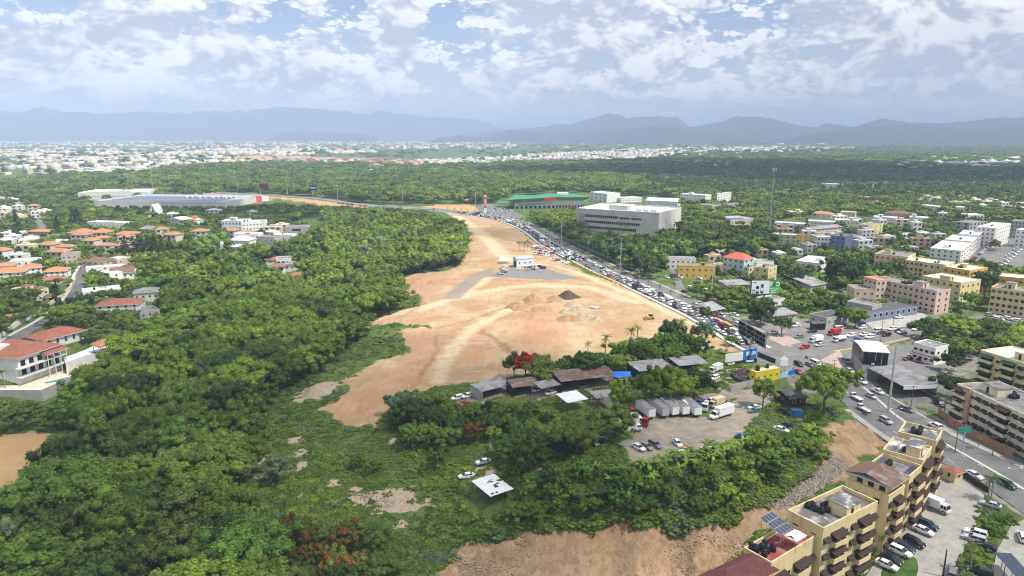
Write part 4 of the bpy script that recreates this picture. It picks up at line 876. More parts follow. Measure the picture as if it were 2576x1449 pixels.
# name, label, near corner, right corner, left corner or depth, roof height, wall, roof, storeys, windows front, windows side, roof form, extra
T_ = [
 ('house','ochre yellow two storey building with a stepped stair wall by the avenue',(1707,669),(1800,672),10,8,'oyellow','flatgrey',2,6,2,'flat',dict(stair=(.6,.05,3,3,2.2),ac=2)),
 ('house','white house with a flat roof behind the ochre building',(1676,651),(1750,653),9,7,'white','flatgrey',2,6,2,'flat',dict(ac=4)),
 ('apartment_building','pale blue and mint apartment block with a red hipped roof',(1872,654),(1897,649),(1818,646),12.5,'mint','rroof',4,2,4,'hip',dict(rise=3.4,over=.4)),
 ('warehouse','grey warehouse with pale sheet roof behind the paint billboard',(1828,717),(1885,715),10,5,'greyw','zinc',1,5,2,'shed',dict(rise=.8)),
 ('house','beige flat roofed house beside the mint block',(1884,674),(1913,672),8,8,'cream','flatgrey',3,3,2,'flat',dict(tanks=1)),
 ('house','white workshop with red roof panel beside the mint block',(1904,663),(1947,660),12,7,'white','zinc',2,4,2,'flat',dict()),
 ('house','narrow peach house with a blue flank',(1933,677),(1955,669),9,9,'pyellow','flatgrey',3,2,2,'flat',dict(tanks=1)),
 ('office_building','large beige office building with rows of ribbon windows',(1658,539),(1714,524),(1472,522),20,'officew','flatwhite',4,0,0,'flat',dict(par=1.2,ac=9)),
 ('office_building','blue and white office building by the wood edge',(1527,488),(1560,486),(1492,483),12,'white','flatwhite',3,0,4,'flat',dict(wm='UB',win=(4,1.2))),
 ('warehouse','low white storage sheds between the woods and the office',(1563,499),(1615,497),16,6,'white','flatwhite',1,6,2,'flat',dict()),
 ('sports_hall','white sheet roofed hall with a shallow gable',(1625,504),(1703,507),24,7,'white','whitezinc',1,5,2,'gable',dict(rise=3)),
 ('apartment_building','white apartment block with stepped roofline by the woods',(1712,488),(1775,492),16,13,'white','flatwhite',4,9,3,'flat',dict(tanks=3,stair=(.3,.2,5,4,2.5))),
 ('apartment_building','tall white apartment block with shaded balconies at the wood edge',(1805,487),(1840,484),(1780,490),15,'white','flatwhite',5,5,3,'flat',dict(tanks=3)),
 ('utility_building','plain grey concrete box building left of the pair',(1792,518),(1812,515),(1768,514),8,'greyw','flatgrey',2,1,1,'flat',dict()),
 ('utility_building','plain grey concrete box building with dark doors',(1832,514),(1870,512),10,7,'greyw','flatgrey',2,3,1,'flat',dict()),
 ('school','low pale school building covered with blue solar panels',(1838,553),(1900,550),26,6,'beige','bluezinc',1,6,3,'flat',dict(solar=(.04,.1,18,4,.3,.06))),
 ('house','white twin block above the dark woods',(2067,462),(2113,464),16,10,'white','flatwhite',3,8,2,'flat',dict()),
 ('house','small white block with reddish roof above the dark woods',(2118,461),(2142,460),10,8,'white','tile',3,4,1,'flat',dict()),
 ('house','cream block with maroon roof above the dark woods',(2174,464),(2198,463),12,8,'cream','tile',3,4,1,'flat',dict()),
 ('house','long orange tile roof half hidden in the right-hand trees',(2153,499),(2200,500),12,4,'cream','otile',1,4,1,'hip',dict()),
 ('house','pale orange roofed house below the long orange roof',(2197,511),(2224,511),12,4,'cream','otile',1,3,1,'hip',dict()),
 ('house','orange roofed house behind the round dark tree',(2042,536),(2092,540),10,5,'white','otile',1,4,1,'hip',dict()),
 ('house','small orange roof high in the right-hand trees',(2030,498),(2060,499),9,4,'white','otile',1,2,1,'hip',dict()),
 ('house','cream house with stair tower by the telecom mast',(1983,533),(2024,534),12,7,'pyellow','flatwhite',2,5,2,'flat',dict(stair=(.5,.3,4,3,2.4))),
 ('school','long white two storey block with shaded galleries',(1948,560),(2030,565),12,7,'white','flatwhite',2,12,2,'flat',dict(ac=3)),
 ('school','white flat roofed wing beside the long gallery block',(2032,556),(2100,560),12,6.5,'white','flatwhite',2,9,2,'flat',dict()),
 ('school','grey gabled school hall with a white balcony front',(2034,578),(2118,570),12,6.5,'beige','zinc',2,8,3,'gable',dict(rise=1.6)),
 ('house','pale green three storey house with blue tank',(1945,590),(2005,593),11,9,'limeg','flatwhite',3,4,2,'flat',dict(tanks=1,tk='btank')),
 ('house','small ochre house behind the green one',(2007,592),(2034,592),8,6,'oyellow','flatgrey',2,2,2,'flat',dict()),
 ('house','white cubic house beside the slate blue block',(2056,597),(2093,598),9,9,'white','flatwhite',3,4,2,'flat',dict()),
 ('apartment_building','slate blue four storey block with black tanks',(2127,597),(2146,589),(2093,593),12,'bluegrey','flatgrey',4,3,3,'flat',dict(tanks=3,win=(1.3,1.2))),
 ('house','red brown hipped roof house with arched verandah',(2225,535),(2287,539),18,6,'tan','btile',1,6,2,'hip',dict(rise=2.5)),
 ('house','white stepped modern terrace with angular parapets',(2100,553),(2160,556),12,8,'white','flatwhite',2,6,2,'flat',dict(stair=(.6,.2,4,4,2.5))),
 ('house','white and salmon modern terrace house',(2198,546),(2258,549),13,8,'white','flatwhite',2,6,2,'flat',dict(stair=(.2,.2,4,4,2.5))),
 ('house','white modern house with a sloping parapet',(2290,547),(2337,549),13,8,'white','flatwhite',2,5,2,'flat',dict(stair=(.1,.2,4,4,3))),
 ('house','narrow house striped yellow and blue',(2185,568),(2222,563),10,9,'pyellow','flatgrey',3,3,2,'flat',dict()),
 ('house','cream and sky blue house below the maroon roof',(2114,533),(2152,535),10,8,'pyellow','flatwhite',2,4,2,'flat',dict()),
 ('house','long low white villa in the upper right trees',(2317,516),(2368,521),12,6,'white','flatwhite',2,6,2,'flat',dict()),
 ('house','white villa with gently sloped roof in the upper right trees',(2392,521),(2433,523),14,6,'white','flatwhite',2,5,2,'flat',dict()),
 ('house','white three storey house near the unfinished grey frame',(2430,541),(2476,541),12,9,'white','flatwhite',3,5,2,'flat',dict()),
 ('unfinished_building','unfinished grey concrete block with open storeys',(2440,562),(2484,558),(2426,556),12,'greyw','flatgrey',4,5,2,'flat',dict(wm='UO',win=(2.2,1.8))),
 ('apartment_building','tall white five storey apartment block with black windows',(2504,575),(2543,563),(2466,569),16,'white','flatwhite',5,7,4,'flat',dict(tanks=3)),
 ('apartment_building','grey concrete apartment block at the right edge',(2545,556),(2600,560),16,15,'greyw','flatgrey',5,6,3,'flat',dict()),
 ('apartment_building','white apartment block cut by the right edge',(2556,578),(2620,584),14,14,'white','flatwhite',4,5,3,'flat',dict(tanks=2)),
 ('apartment_building','white walk-up with red awnings, lowest of the row',(2418,632),(2444,612),(2345,622),11,'white','flatwhite',4,4,5,'flat',dict(awn='awnr',tanks=3,stair=(.2,.5,3,3,2.4))),
 ('apartment_building','white walk-up with red awnings, middle of the row',(2444,609),(2462,596),(2385,598),11,'white','flatwhite',4,4,5,'flat',dict(awn='awnr',tanks=2)),
 ('apartment_building','white walk-up with red awnings, farthest of the row',(2462,593),(2474,583),(2420,583),12,'white','flatwhite',4,4,4,'flat',dict(awn='awnr',tanks=2)),
 ('apartment_building','yellow walk-up with red awnings and stair tower left of the street',(2284,648),(2304,638),(2213,634),11,'yellow','flatgrey',3,2,6,'flat',dict(awns='awnr',stair=(.3,.6,3.5,3.5,3),tanks=2)),
 ('apartment_building','pale yellow walk-up with grey awnings beside the red awning one',(2324,660),(2338,652),(2284,652),10,'pyellow','flatwhite',3,2,4,'flat',dict(awns='awnb',tanks=2)),
 ('apartment_building','mustard walk-up with dark roof tanks behind the big corner block',(2384,668),(2402,660),(2330,658),11,'pyellow','flatwhite',3,3,4,'flat',dict(tanks=4,tk='btank')),
 ('apartment_building','mustard walk-up with recessed balconies by the street',(2440,682),(2485,674),(2392,668),11,'oyellow','flatwhite',3,4,4,'flat',dict(tanks=4,awn='awnb',stair=(.3,.4,3.5,3,2.6))),
 ('apartment_building','big pale yellow corner block with rows of small windows',(2418,713),(2468,705),(2351,691),11,'pyellow','flatwhite',3,4,6,'flat',dict(tanks=6,tk='btank',stair=(.05,.3,4,6,2.4))),
 ('apartment_building','long pink weathered apartment block with a dark stair shaft',(2357,734),(2392,729),(2200,700),12,'pink','flatgrey',4,2,12,'flat',dict(tanks=8,stair=(.2,.25,5,5,2.6))),
 ('apartment_building','pink end block with an orange tile roof corner',(2206,706),(2240,704),(2180,697),13,'pink','otile',4,3,3,'flat',dict()),
 ('apartment_building','low pink block below the long pink one',(2151,728),(2204,729),11,8,'pink','flatgrey',2,3,2,'flat',dict()),
 ('apartment_building','mustard block with maroon awnings at the right edge',(2464,692),(2590,703),13,11,'oyellow','flatwhite',3,9,3,'flat',dict(awn='awnm',tanks=8)),
 ('apartment_building','pale block with dark awnings low on the right edge',(2494,724),(2600,738),13,13,'pyellow','flatgrey',4,7,3,'flat',dict(awn='awnb',tanks=5,stair=(.3,.3,4,4,3))),
 ('shop','grey green box shop beside the low dark arcade',(2195,772),(2219,765),(2146,755),6,'greyw','flatgrey',1,1,1,'flat',dict(win=(3,1.6))),
 ('shop','low shopping arcade with a dark flat roof and blue fascia',(2165,793),(2308,771),11,4.3,'bluegrey','darkroof',1,10,2,'flat',dict(win=(2,2.1),par=.3)),
 ('house','old grey shed house among the trees behind the billboard',(2040,719),(2079,713),(1985,703),5,'greyw','zinc',1,3,4,'shed',dict()),
 ('house','low roadside house under a long ribbed tin roof',(1944,795),(2005,788),9,3.6,'greyw','zinc',1,3,2,'shed',dict(rise=.8)),
 ('house','dark roofed roadside workshop left of the arcade',(2080,801),(2136,791),10,4.3,'greyw','darkroof',1,4,2,'flat',dict(par=.2)),
 ('house','white house with balcony frame behind the great dark tree',(2066,664),(2096,650),(2017,651),7,'white','flatwhite',2,3,5,'flat',dict(stair=(.3,.2,4,3,2.4))),
 ('house','small roadside bar with a red front and tin roof',(1790,782),(1822,776),8,4,'signmar','zinc',1,2,1,'shed',dict()),
 ('house','white low house near the billboard post',(1935,758),(1975,752),9,4,'white','flatgrey',1,3,2,'flat',dict()),
 # left-hand villas
 ('house','orange hipped pavilion in the middle of the villas',(181,584),(219,584),12,4.5,'pyellow','otile',1,3,2,'hip',dict(rise=3)),
 ('house','orange hipped house standing on arches',(228,585),(267,585),12,5,'pyellow','otile',1,3,2,'hip',dict(rise=3,wm='UO',win=(2,2))),
 ('house','long beige house with orange hipped roof edge',(63,582),(120,583),14,5,'beige','otile',2,6,2,'hip',dict(rise=1.6)),
 ('house','low white flat roofed villa with blue roof panels',(217,559),(312,562),14,5,'white','flatwhite',1,9,2,'flat',dict(solar=(.45,.2,10,2,.3,.08))),
 ('house','white villa with arched gable behind the palms',(420,550),(456,553),12,7,'white','flatwhite',2,4,2,'gabley',dict(rise=2)),
 ('house','white house with a steep red gable roof',(487,553),(511,551),12,6,'white','rroof',1,2,2,'gabley',dict(rise=3)),
 ('house','low white house with pale grey hipped roof',(349,575),(386,577),10,4,'white','zinc',1,3,2,'hip',dict()),
 ('house','pale blue white villa with arches and pediment',(557,556),(606,556),14,10,'lblue','flatwhite',2,6,3,'flat',dict(stair=(.4,.1,6,4,3),wm='UB',win=(1.5,2))),
 ('house','white villa with stepped roof beside the arched villa',(608,561),(660,558),16,8,'white','flatwhite',2,6,3,'flat',dict(stair=(.2,.2,6,5,2.6))),
 ('house','white villa with dark solar panels on its roof',(592,590),(650,590),12,6.5,'white','flatwhite',2,6,2,'flat',dict(solar=(.4,.2,4,2,.4,.2))),
 ('house','white villa with broad hipped white roof',(576,604),(626,605),12,5,'white','whitezinc',1,6,2,'hip',dict()),
 ('house','small white garden pavilion below the hipped white roof',(580,621),(611,621),9,4,'white','whitezinc',1,3,2,'hip',dict(rise=1.6)),
 ('house','grey modern house with dark window band',(716,573),(774,572),16,8,'greyw','flatgrey',2,1,1,'flat',dict(win=(9,2.2))),
 ('house','low white modern wing with blue roof tank',(690,591),(735,593),10,5,'white','flatwhite',1,3,2,'flat',dict(tanks=1,tk='btank')),
 ('house','grey low terrace left of the modern house',(646,596),(690,598),12,4.5,'greyw','flatgrey',1,3,2,'flat',dict()),
 ('house','white house cut off behind the dark trees',(644,556),(664,556),9,7,'white','flatgrey',2,2,1,'flat',dict()),
 ('house','white villa with a red hipped corner alone in the wood',(694,653),(730,652),12,2,'white','flatgrey',2,3,2,'flat',dict(win=(2.4,1.2))),
 ('house','red hipped wing of the lone wood villa',(667,652),(692,652),9,2,'white','tile',2,1,2,'hip',dict(rise=2)),
 ('house','red hipped porch below the lone wood villa',(682,670),(715,669),7,-.5,'white','tile',1,2,1,'hip',dict(rise=1.6,wm='UO',win=(2.5,2))),
 ('house','small white gatehouse with red roof below the lone villa',(730,692),(754,691),7,-1.5,'white','tile',1,2,1,'hip',dict(rise=1.2)),
 ('house','grey roofed annex beside the lone wood villa',(716,664),(740,664),8,.0,'white','zinc',1,2,1,'hip',dict()),
 ('house','orange roofed compound, its large left wing',(-30,688),(56,684),13,5,'white','otile',2,4,2,'hip',dict(rise=2.6)),
 ('house','orange roofed compound, its middle wing with solar panels',(60,676),(104,672),12,5.5,'white','otile',2,3,2,'hip',dict(rise=2.2)),
 ('house','orange roofed compound, its right wing',(108,684),(165,681),11,5,'white','otile',2,4,2,'hip',dict(rise=2.2)),
 ('house','tan roofed garage below the orange compound',(105,705),(160,701),8,3.5,'beige','tile',1,2,1,'hip',dict(rise=1.6)),
 ('house','white villa with rounded awning roofs',(22,659),(90,656),12,6,'white','flatwhite',2,4,2,'flat',dict()),
 ('house','beige two storey corner house by the road end',(153,642),(193,640),12,7,'beige','flatgrey',2,3,2,'flat',dict()),
 ('house','tan villa under a dark slate hipped roof',(203,657),(262,658),13,6,'beige','btile',2,4,2,'hip',dict(rise=2)),
 ('house','white flat roofed wing beside the slate roof villa',(264,652),(294,654),12,6,'beige','flatwhite',2,3,2,'flat',dict()),
 ('house','low white carport roofs below the slate roof villa',(215,674),(312,668),6,3.2,'white','flatwhite',1,3,1,'flat',dict(par=.2)),
 ('house','house with a broad brown gable roof by the road',(276,688),(336,684),14,4,'white','btile',1,4,2,'gable',dict(rise=2.6)),
 ('house','white cube beside the brown gable roof',(251,684),(275,690),8,5,'white','flatwhite',2,2,1,'flat',dict()),
 ('house','low white flat roof house with palm in front',(208,737),(304,727),13,3.5,'white','flatwhite',1,5,2,'flat',dict(par=.25,tanks=1)),
 ('house','white house with a pale grey hipped roof at the ravine edge',(335,738),(400,733),11,2,'white','zinc',1,4,2,'hip',dict(rise=2)),
 ('house','cream two storey house with terracotta terrace by the road',(75,735),(122,726),(41,725),7,'cream','tile',2,3,3,'flat',dict(stair=(.1,.3,4,4,2.6))),
 ('house','tan roofed garage with a dark door by the road',(114,749),(142,745),7,3,'beige','btile',1,1,1,'hip',dict(wm='UO',win=(2.4,2))),
 ('house','little white lodge with an orange roof behind the wall',(12,800),(52,796),7,3.2,'white','otile',1,1,1,'gable',dict(rise=1)),
 ('house','red tiled villa with raised white upper floor on the slope',(240,770),(348,764),14,3.5,'white','tile',2,5,2,'hip',dict(rise=2)),
 ('house','concrete terrace house stepping down beside the red tiled villa',(352,790),(402,782),12,0,'greyw','flatgrey',2,3,2,'flat',dict(par=.9)),
 ('house','long red tiled villa with a clerestory and white walls',(112,856),(214,830),(72,845),4,'white','tile',2,5,2,'hip',dict(rise=2.6,over=.9)),
]
for (nm, lab, N, Rr, L, top, wall, roof, fl, nf, ns, rt, ex) in T_:
    ex = dict(ex)
    if 'wm' in ex: ex['wm'] = {'UB': UB, 'UO': UO}[ex['wm']]
    block(nm, lab, N, Rr, L, top, wall, roof, fl, nf, ns, nm.replace('_', ' ').replace('house', 'house'), rt, **ex)
def big_office():
    o = next(o for o in bpy.data.objects if o.name.startswith('office_building') and o.get('label', '').startswith('large beige')); lx, d, h = o['dim']
    # ribbon windows on the long face (x = 0) and small ones on the short face
    for f, (u0, u1) in enumerate(((.06, .74), (.10, .78), (.10, .52))):
        n = int((u1 - u0) * d / 2.0)
        for k in range(n):
            y = d * (1 - u0) - (k + .5) * (u1 - u0) * d / n
            link('window', UD, o, (0, y + .6, h * (.16, .42, .68)[f]), -R(90), (1.7, 1, 2.3))
    for k in range(2):
        mb = MB(); mb.box(-.1, .05, d * (.20 + k * .14), d * (.32 + k * .14), h * .68, h * .76, M['awnb']); mb.build('louvre_panel', o)
    for x, z in ((.2, .3), (.35, .5), (.5, .3), (.65, .5), (.8, .3), (.3, .62), (.7, .62)): link('window', UD, o, (lx * x, 0, h * z), 0, (1.0, 1, 1.8))
    mb = MB(); mb.box(-.25, 0, d * .90, d * .975, h * .42, h * .84, M['greyw']); mb.build('facade_panel', o)
    mb = MB(); mb.box(lx * .25, lx * .55, d * .45, d * .68, h, h + 4.2, M['officew'], M['flatwhite']); mb.build('plant_room', o)
    for k in range(9): link('roof_unit', UAC, o, (lx * (.25 + .05 * (k % 3)), d * (.12 + .03 * k), h), 0, (3, 5, 2.2))
    mb = MB(); mb.tube((lx * .3, d * .42, h), (lx * .3, d * .42, h + 1.5), .15, .15, M['steel'], 6)
    for a in range(12):
        t0, t1 = a * math.pi / 6, (a + 1) * math.pi / 6; c = Vector((lx * .3, d * .42, h + 2.2)); r_ = 2.0
        mb.poly([c, c + Vector((math.cos(t0) * r_, -.7, math.sin(t0) * r_)), c + Vector((math.cos(t1) * r_, -.7, math.sin(t1) * r_))], M['signwhite'])
    mb.build('dish_aerial', o)
big_office()
def store():
    """the green roofed store with its banded eaves and red sign"""
    a, b, c, d_ = W(1276, 503, 12), W(1401, 496, 14), W(1486, 496, 13), W(1343, 487, 16)
    root = empty('store', (a.x, a.y, -.5)); tag(root, 'large store under a sharp edged green roof with striped eaves', 'store'); o = Vector((a.x, a.y, -.5)); FOOT.append(((a.x + c.x) / 2, a.y + 10, 52)); FOOT.append((a.x + 12, a.y, 30)); FOOT.append((c.x - 10, c.y, 30))
    e = W(1296, 490, 13); up = Vector((0, 0, 1)); mb = MB(); P = [p - o for p in (a, b, c, W(1450, 488, 13), d_, e)]
    top = (P[0] + P[2]) / 2 + Vector((0, 40, 3.0))
    for i in range(6): mb.poly([P[i], P[(i + 1) % 6], top], M['greenroof'])
    mb.build('roof', root)
    inn = lambda p, k, dz: Vector((p.x + (top.x - p.x) * k, p.y + (top.y - p.y) * k, p.z - dz))
    for s in range(2):
        for k in range(7):
            mb = MB(); m = ('dgreen', 'signgreen', 'dgreen', 'yline', 'dgreen', 'signgreen', 'dgreen')[k]
            z0, z1 = .05 + k * .62, .05 + (k + 1) * .62 - .06; k0, k1 = k * .02, (k + 1) * .02
            mb.poly([inn(P[s], k1, z1), inn(P[s + 1], k1, z1), inn(P[s + 1], k0, z0), inn(P[s], k0, z0)], M[m]); mb.build('eaves_band', root)
    Q = [inn(p, .17, 4.6) for p in P[:3]]; mb = MB()
    for s in range(2): mb.poly([Vector((Q[s].x, Q[s].y, 0)), Vector((Q[s + 1].x, Q[s + 1].y, 0)), Q[s + 1], Q[s]], M['white'])
    mb.build('wall', root)
    for s in range(2):
        for k in range(9):
            p = Q[s].lerp(Q[s + 1], (k + .3) / 9); q = Q[s].lerp(Q[s + 1], (k + .85) / 9); v = Vector((0, -.15, 0)); mb = MB()
            mb.poly([Vector((p.x, p.y, .3)) + v, Vector((q.x, q.y, .3)) + v, Vector((q.x, q.y, 3.6)) + v, Vector((p.x, p.y, 3.6)) + v], M['glass']); mb.build('pane', root)
    # entrance canopy
    cp = [W(1252, 510, 6) - o, W(1312, 514, 6) - o, W(1386, 511, 6) - o, W(1478, 505, 6) - o]
    mb = MB()
    for p, q in zip(cp[:-1], cp[1:]): mb.hexa([p - up * .9, q - up * .9, q + Vector((0, 16, -.9)), p + Vector((0, 16, -.9)), p, q, q + Vector((0, 16, .4)), p + Vector((0, 16, .4))], M['signgreen'], M['greenroof'])
    mb.build('entrance_canopy', root)
    s0 = inn(P[0].lerp(P[1], .74), .0, .9); s1 = inn(P[0].lerp(P[1], .985), .0, .9); v = Vector((0, -.6, 0)); mb = MB(); mb.poly([s0 + v - up * 2.6, s1 + v - up * 2.6, s1 + v, s0 + v], M['signred']); mb.poly([s1 + v, s0 + v, s0 + v * .3, s1 + v * .3], M['signred']); mb.build('red_sign', root)
    mb = MB(); t = top + Vector((12, -4, -1)); mb.box(t.x, t.x + 14, t.y, t.y + 8, t.z - 3, t.z + 2.5, M['signwhite']); mb.build('roof_plant', root)
store()
def mall():
    n = W(215, 505, 8)
    a = block('shopping_centre', 'wide shopping centre with dark solar roof and beige walls', (237,507), (565,510), 105, 8, 'officew', 'bluezinc', 1, 0, 0, 'shopping centre', par=.8, ac=0)
    root, lx, d, h = a
    for i in range(26):
        for j in range(4):
            o = link('solar_panel', UP, root, (lx * .05 + i * lx * .033, d * .10 + j * 20, h + .4 + (i % 2) * .02), 0, (5.2 if i % 3 else 4.2, 9.5, 1)); 
    for k in range(12): link('roof_unit', UAC, root, (lx * (.5 + .035 * k), d * (.6 + .02 * (k % 3)), h), 0, (4, 8, 2.6))
    for k in range(9):
        mb = MB(); mb.box(lx * (.06 + .105 * k), lx * (.06 + .105 * k) + 5, -.25, .0, .9, h - 4.5, M['glass' if k % 3 else 'signnavy']); mb.build('shop_window', root)
    b = block('shopping_centre', 'rear hall of the shopping centre with blue edged white roof', (196,486), (372,484), 60, 10, 'white', 'flatwhite', 1, 0, 0, 'shopping centre', par=1.0, belt='signblue')
    for i in range(9):
        for j in range(2): link('solar_panel', UP, b[0], (b[1] * .1 + i * 6.2, b[2] * .2 + j * 7, b[3] + .4), 0, (5.4, 3.6, 1))
    block('fast_food_restaurant', 'small white restaurant with a red entrance tower by the far road', (610,494), (655,496), 16, 6, 'white', 'flatwhite', 1, 6, 1, 'restaurant', par=.6)
    q = block('restaurant_porch', 'red porch tower at the end of the small white restaurant', (640,494), (658,493), 8, 8.5, 'rroof', 'rroof', 1, 0, 0, 'porch', par=.2)
    # A-frame chapel
    l, r_, ap = W(370, 547, 0), W(401, 547, 0), W(385.5, 517, 17)
    root = empty('chapel', ((l.x + r_.x) / 2, l.y, 0)); tag(root, 'white pointed A-frame chapel rising among trees', 'chapel'); w = (r_.x - l.x) / 2; FOOT.append((root.location.x, root.location.y + 8, 14)); hz = 14.5
    for s in (-1, 1):
        q = [(s * w, 0, 0), (s * w, 16, 0), (0, 16, hz), (0, 0, hz)]; n_ = [(s * (w - .9), 0, 0), (s * (w - .9), 16, 0), (0, 16, hz - 1.6), (0, 0, hz - 1.6)]; mb = MB()
        for f in (q, n_, [q[0], q[3], n_[3], n_[0]], [q[1], q[2], n_[2], n_[1]]): mb.poly(f, M['white'])
        mb.build('roof_slope', root)
    mb = MB(); mb.poly([(-w * .85, .6, 0), (-w * .42, .6, 0), (-w * .05, .6, hz * .62), (0, .6, hz * .9)], M['white']); mb.poly([(w * .42, .6, 0), (w * .85, .6, 0), (0, .6, hz * .9), (w * .05, .6, hz * .62)], M['white']); mb.build('front_wall', root)
    mb = MB(); mb.poly([(-w * .42, .9, 0), (w * .42, .9, 0), (0, .9, hz * .66)], M['glass']); mb.build('window', root)
mall()
def villa():
    """the big red roofed villa above the ravine, its terraces, pool and pavilion"""
    A = block('house', 'big red tiled villa with curved balconies above the ravine', (42,901), (150,866), (-20,868), 5.0, 'white', 'tile', 3, 0, 0, 'house', 'hip', rise=3.2, over=1.0, base=-8)
    root, lx, d, h = A
    for f in (1, 2):
        z = h - 3.6 * f - .3
        mb = MB(); mb.box(-1.5, lx + .5, -2.6, 0, z - .25, z, M['white']); b = mb.build('balcony', root)
        for k in range(int(lx / 2.2)): link('railing', URAIL, b, (-1.4 + k * 2.2, -2.55, z), 0, (2.15, 1, 1))
        for k in range(5): link('opening', UO, root, (lx * (.06 + .19 * k), 0, z + .1), 0, (2.0, 1, 2.3))
    for k in range(4): link('window', UW, root, (lx * (.55 + .1 * k), 0, h - 1.5), 0, (1.0, 1, .9))
    mb = MB(); mb.poly([(lx * .52, -3.4, h - 1.6), (lx + 1.2, -3.4, h - 1.6), (lx + 1.2, 0, h - .6), (lx * .52, 0, h - .6)], M['tile']); mb.box(lx * .52, lx + 1.2, -3.4, 0, h - 1.85, h - 1.65, M['white']); mb.build('porch_roof', root)
    for k in range(4): mb = MB(); mb.tube((lx * (.54 + .15 * k), -3.1, 0), (lx * (.54 + .15 * k), -3.1, h - 1.9), .16, .16, M['white'], 8); mb.build('column', root)
    mb = MB(); mb.box(lx * .12, lx * .5, d * .45, d * .75, h + 1.0, h + 2.6, M['white'], M['flatwhite']); mb.build('lantern_roof', root)
    # pool terrace on a retaining wall
    P = [W(*p, -6) for p in ((-60, 985), (105, 985), (210, 938), (190, 915), (100, 935), (60, 940), (-60, 950))]
    root = empty('pool_terrace', P[0]); tag(root, 'white pool terrace on a high concrete retaining wall below the villa', 'terrace'); o = P[0]; mb = MB()
    mb.poly([p - o for p in P], M['cream']); mb.build('deck', root)
    for a, b, m, h_ in ((0, 1, 'greyw', 7), (1, 2, 'greyw', 7)):
        mb = MB(); u = Vector((0, 0, 1)); mb.hexa([P[a] - o - u * h_, P[b] - o - u * h_, P[b] - o - u * h_ + Vector((0, .5, 0)), P[a] - o - u * h_ + Vector((0, .5, 0)), P[a] - o + u * .7, P[b] - o + u * .7, P[b] - o + u * .7 + Vector((0, .5, 0)), P[a] - o + u * .7 + Vector((0, .5, 0))], M[m], M['white']); mb.build('retaining_wall', root)
    Q = [W(*p, -5.9) - o for p in ((108, 963), (190, 944), (197, 948), (120, 964))]; mb = MB(); mb.poly(Q, M['pool']); mb.build('pool_water', root); FOOT.append((P[1].x, P[1].y, 14)); FOOT.append((P[0].x * .5 + P[1].x * .5, P[1].y, 14))
    # upper pool and pavilion
    P = [W(*p, -1.5) for p in ((165, 915), (215, 897), (300, 880), (298, 862), (238, 868), (215, 880), (160, 900))]; root = empty('pool_terrace', P[0]); tag(root, 'upper white terrace with a small blue pool beside the pavilion', 'terrace'); o = P[0]; mb = MB()
    mb.poly([p - o for p in P], M['white']); mb.build('deck', root); FOOT.append((P[2].x - 4, P[2].y, 9)); FOOT.append((P[1].x, P[1].y, 8))
    for a, b in ((0, 1), (1, 2)):
        mb = MB(); u = Vector((0, 0, 1)); q = Vector((0, .4, 0)); mb.hexa([P[a] - o - u * 7, P[b] - o - u * 7, P[b] - o - u * 7 + q, P[a] - o - u * 7 + q, P[a] - o + u * .5, P[b] - o + u * .5, P[b] - o + u * .5 + q, P[a] - o + u * .5 + q], M['white']); mb.build('retaining_wall', root)
    Q = [W(*p, -1.4) - o for p in ((224, 893), (262, 888), (272, 884), (236, 886))]; mb = MB(); mb.poly(Q, M['pool']); mb.build('pool_water', root)
    n, lx, d, rz = rect((251,872), (297,861), 6.5, 2.2); root = empty('pavilion', (n.x, n.y, -7), rz); tag(root, 'open pool pavilion with an orange hipped roof', 'pavilion'); h = 9.2; FOOT.append((n.x + 3, n.y + 3, 7))
    mb = MB(); mb.box(0, lx, 0, d, 0, 5.6, M['white'], M['cream'], skip=(0,)); mb.build('base', root)
    for x in (.2, lx / 2, lx - .2):
        for y in (.2, d - .2): mb = MB(); mb.tube((x, y, 5.6), (x, y, h), .18, .18, M['white'], 8); mb.build('column', root)
    mb = MB(); c0, c1 = (lx * .38, d / 2, h + 2), (lx * .62, d / 2, h + 2); q = [(-.8, -.8, h), (lx + .8, -.8, h), (lx + .8, d + .8, h), (-.8, d + .8, h)]
    for f in ([q[0], q[1], c1, c0], [q[1], q[2], c1], [q[2], q[3], c0, c1], [q[3], q[0], c0]): mb.poly(f, M['otile'])
    mb.box(-.8, lx + .8, -.8, d + .8, h - .2, h - .02, M['awnb']); mb.build('roof', root); link('opening', UO, root, (lx * .3, 0, 2.4), 0, (lx * .45, 1, 2.2))
villa()
# garden walls
wall_run('garden_wall', 'long white garden wall stepping along the villa road', [(-60,890),(0,852),(40,822),(85,797),(110,779)], 2.2, .3, 'white', panels=7)
wall_run('garden_wall', 'cream garden wall above the white one on the villa road', [(112,778),(150,752),(178,727),(190,700)], 1.9, .3, 'cream', panels=6)
wall_run('brick_wall', 'long red brick boundary wall below the cream apartments', [(2362,1046),(2400,1076),(2460,1108),(2520,1140),(2545,1158)], 2.6, .3, 'brick', panels=4.5)
wall_run('concrete_wall', 'stained grey yard wall by the scrap heap', [(1838,985),(1880,975),(1925,968)], 2.6, .25, 'greyw', panels=5)
wall_run('concrete_wall', 'white painted wall beside the blue tarpaulin', [(1581,940),(1607,958)], 4.2, .25, 'white')
wall_run('concrete_wall', 'low pale wall along the far side of the avenue', [(1740,772),(1810,800),(1880,830)], 1.0, .25, 'concrete')
wall_run('concrete_wall', 'long concrete boundary wall behind the palm avenue', [(1385,585),(1450,615),(1530,650),(1620,690)], 1.4, .25, 'concrete')
wall_run('concrete_wall', 'grey wall beneath the ochre building', [(1712,692),(1765,700),(1800,698)], 1.6, .25, 'greyw')
wall_run('car_park_wall', 'dark vine covered wall between car park and street', [(2424,1198),(2450,1218),(2486,1240)], 1.6, .3, 'awnb')
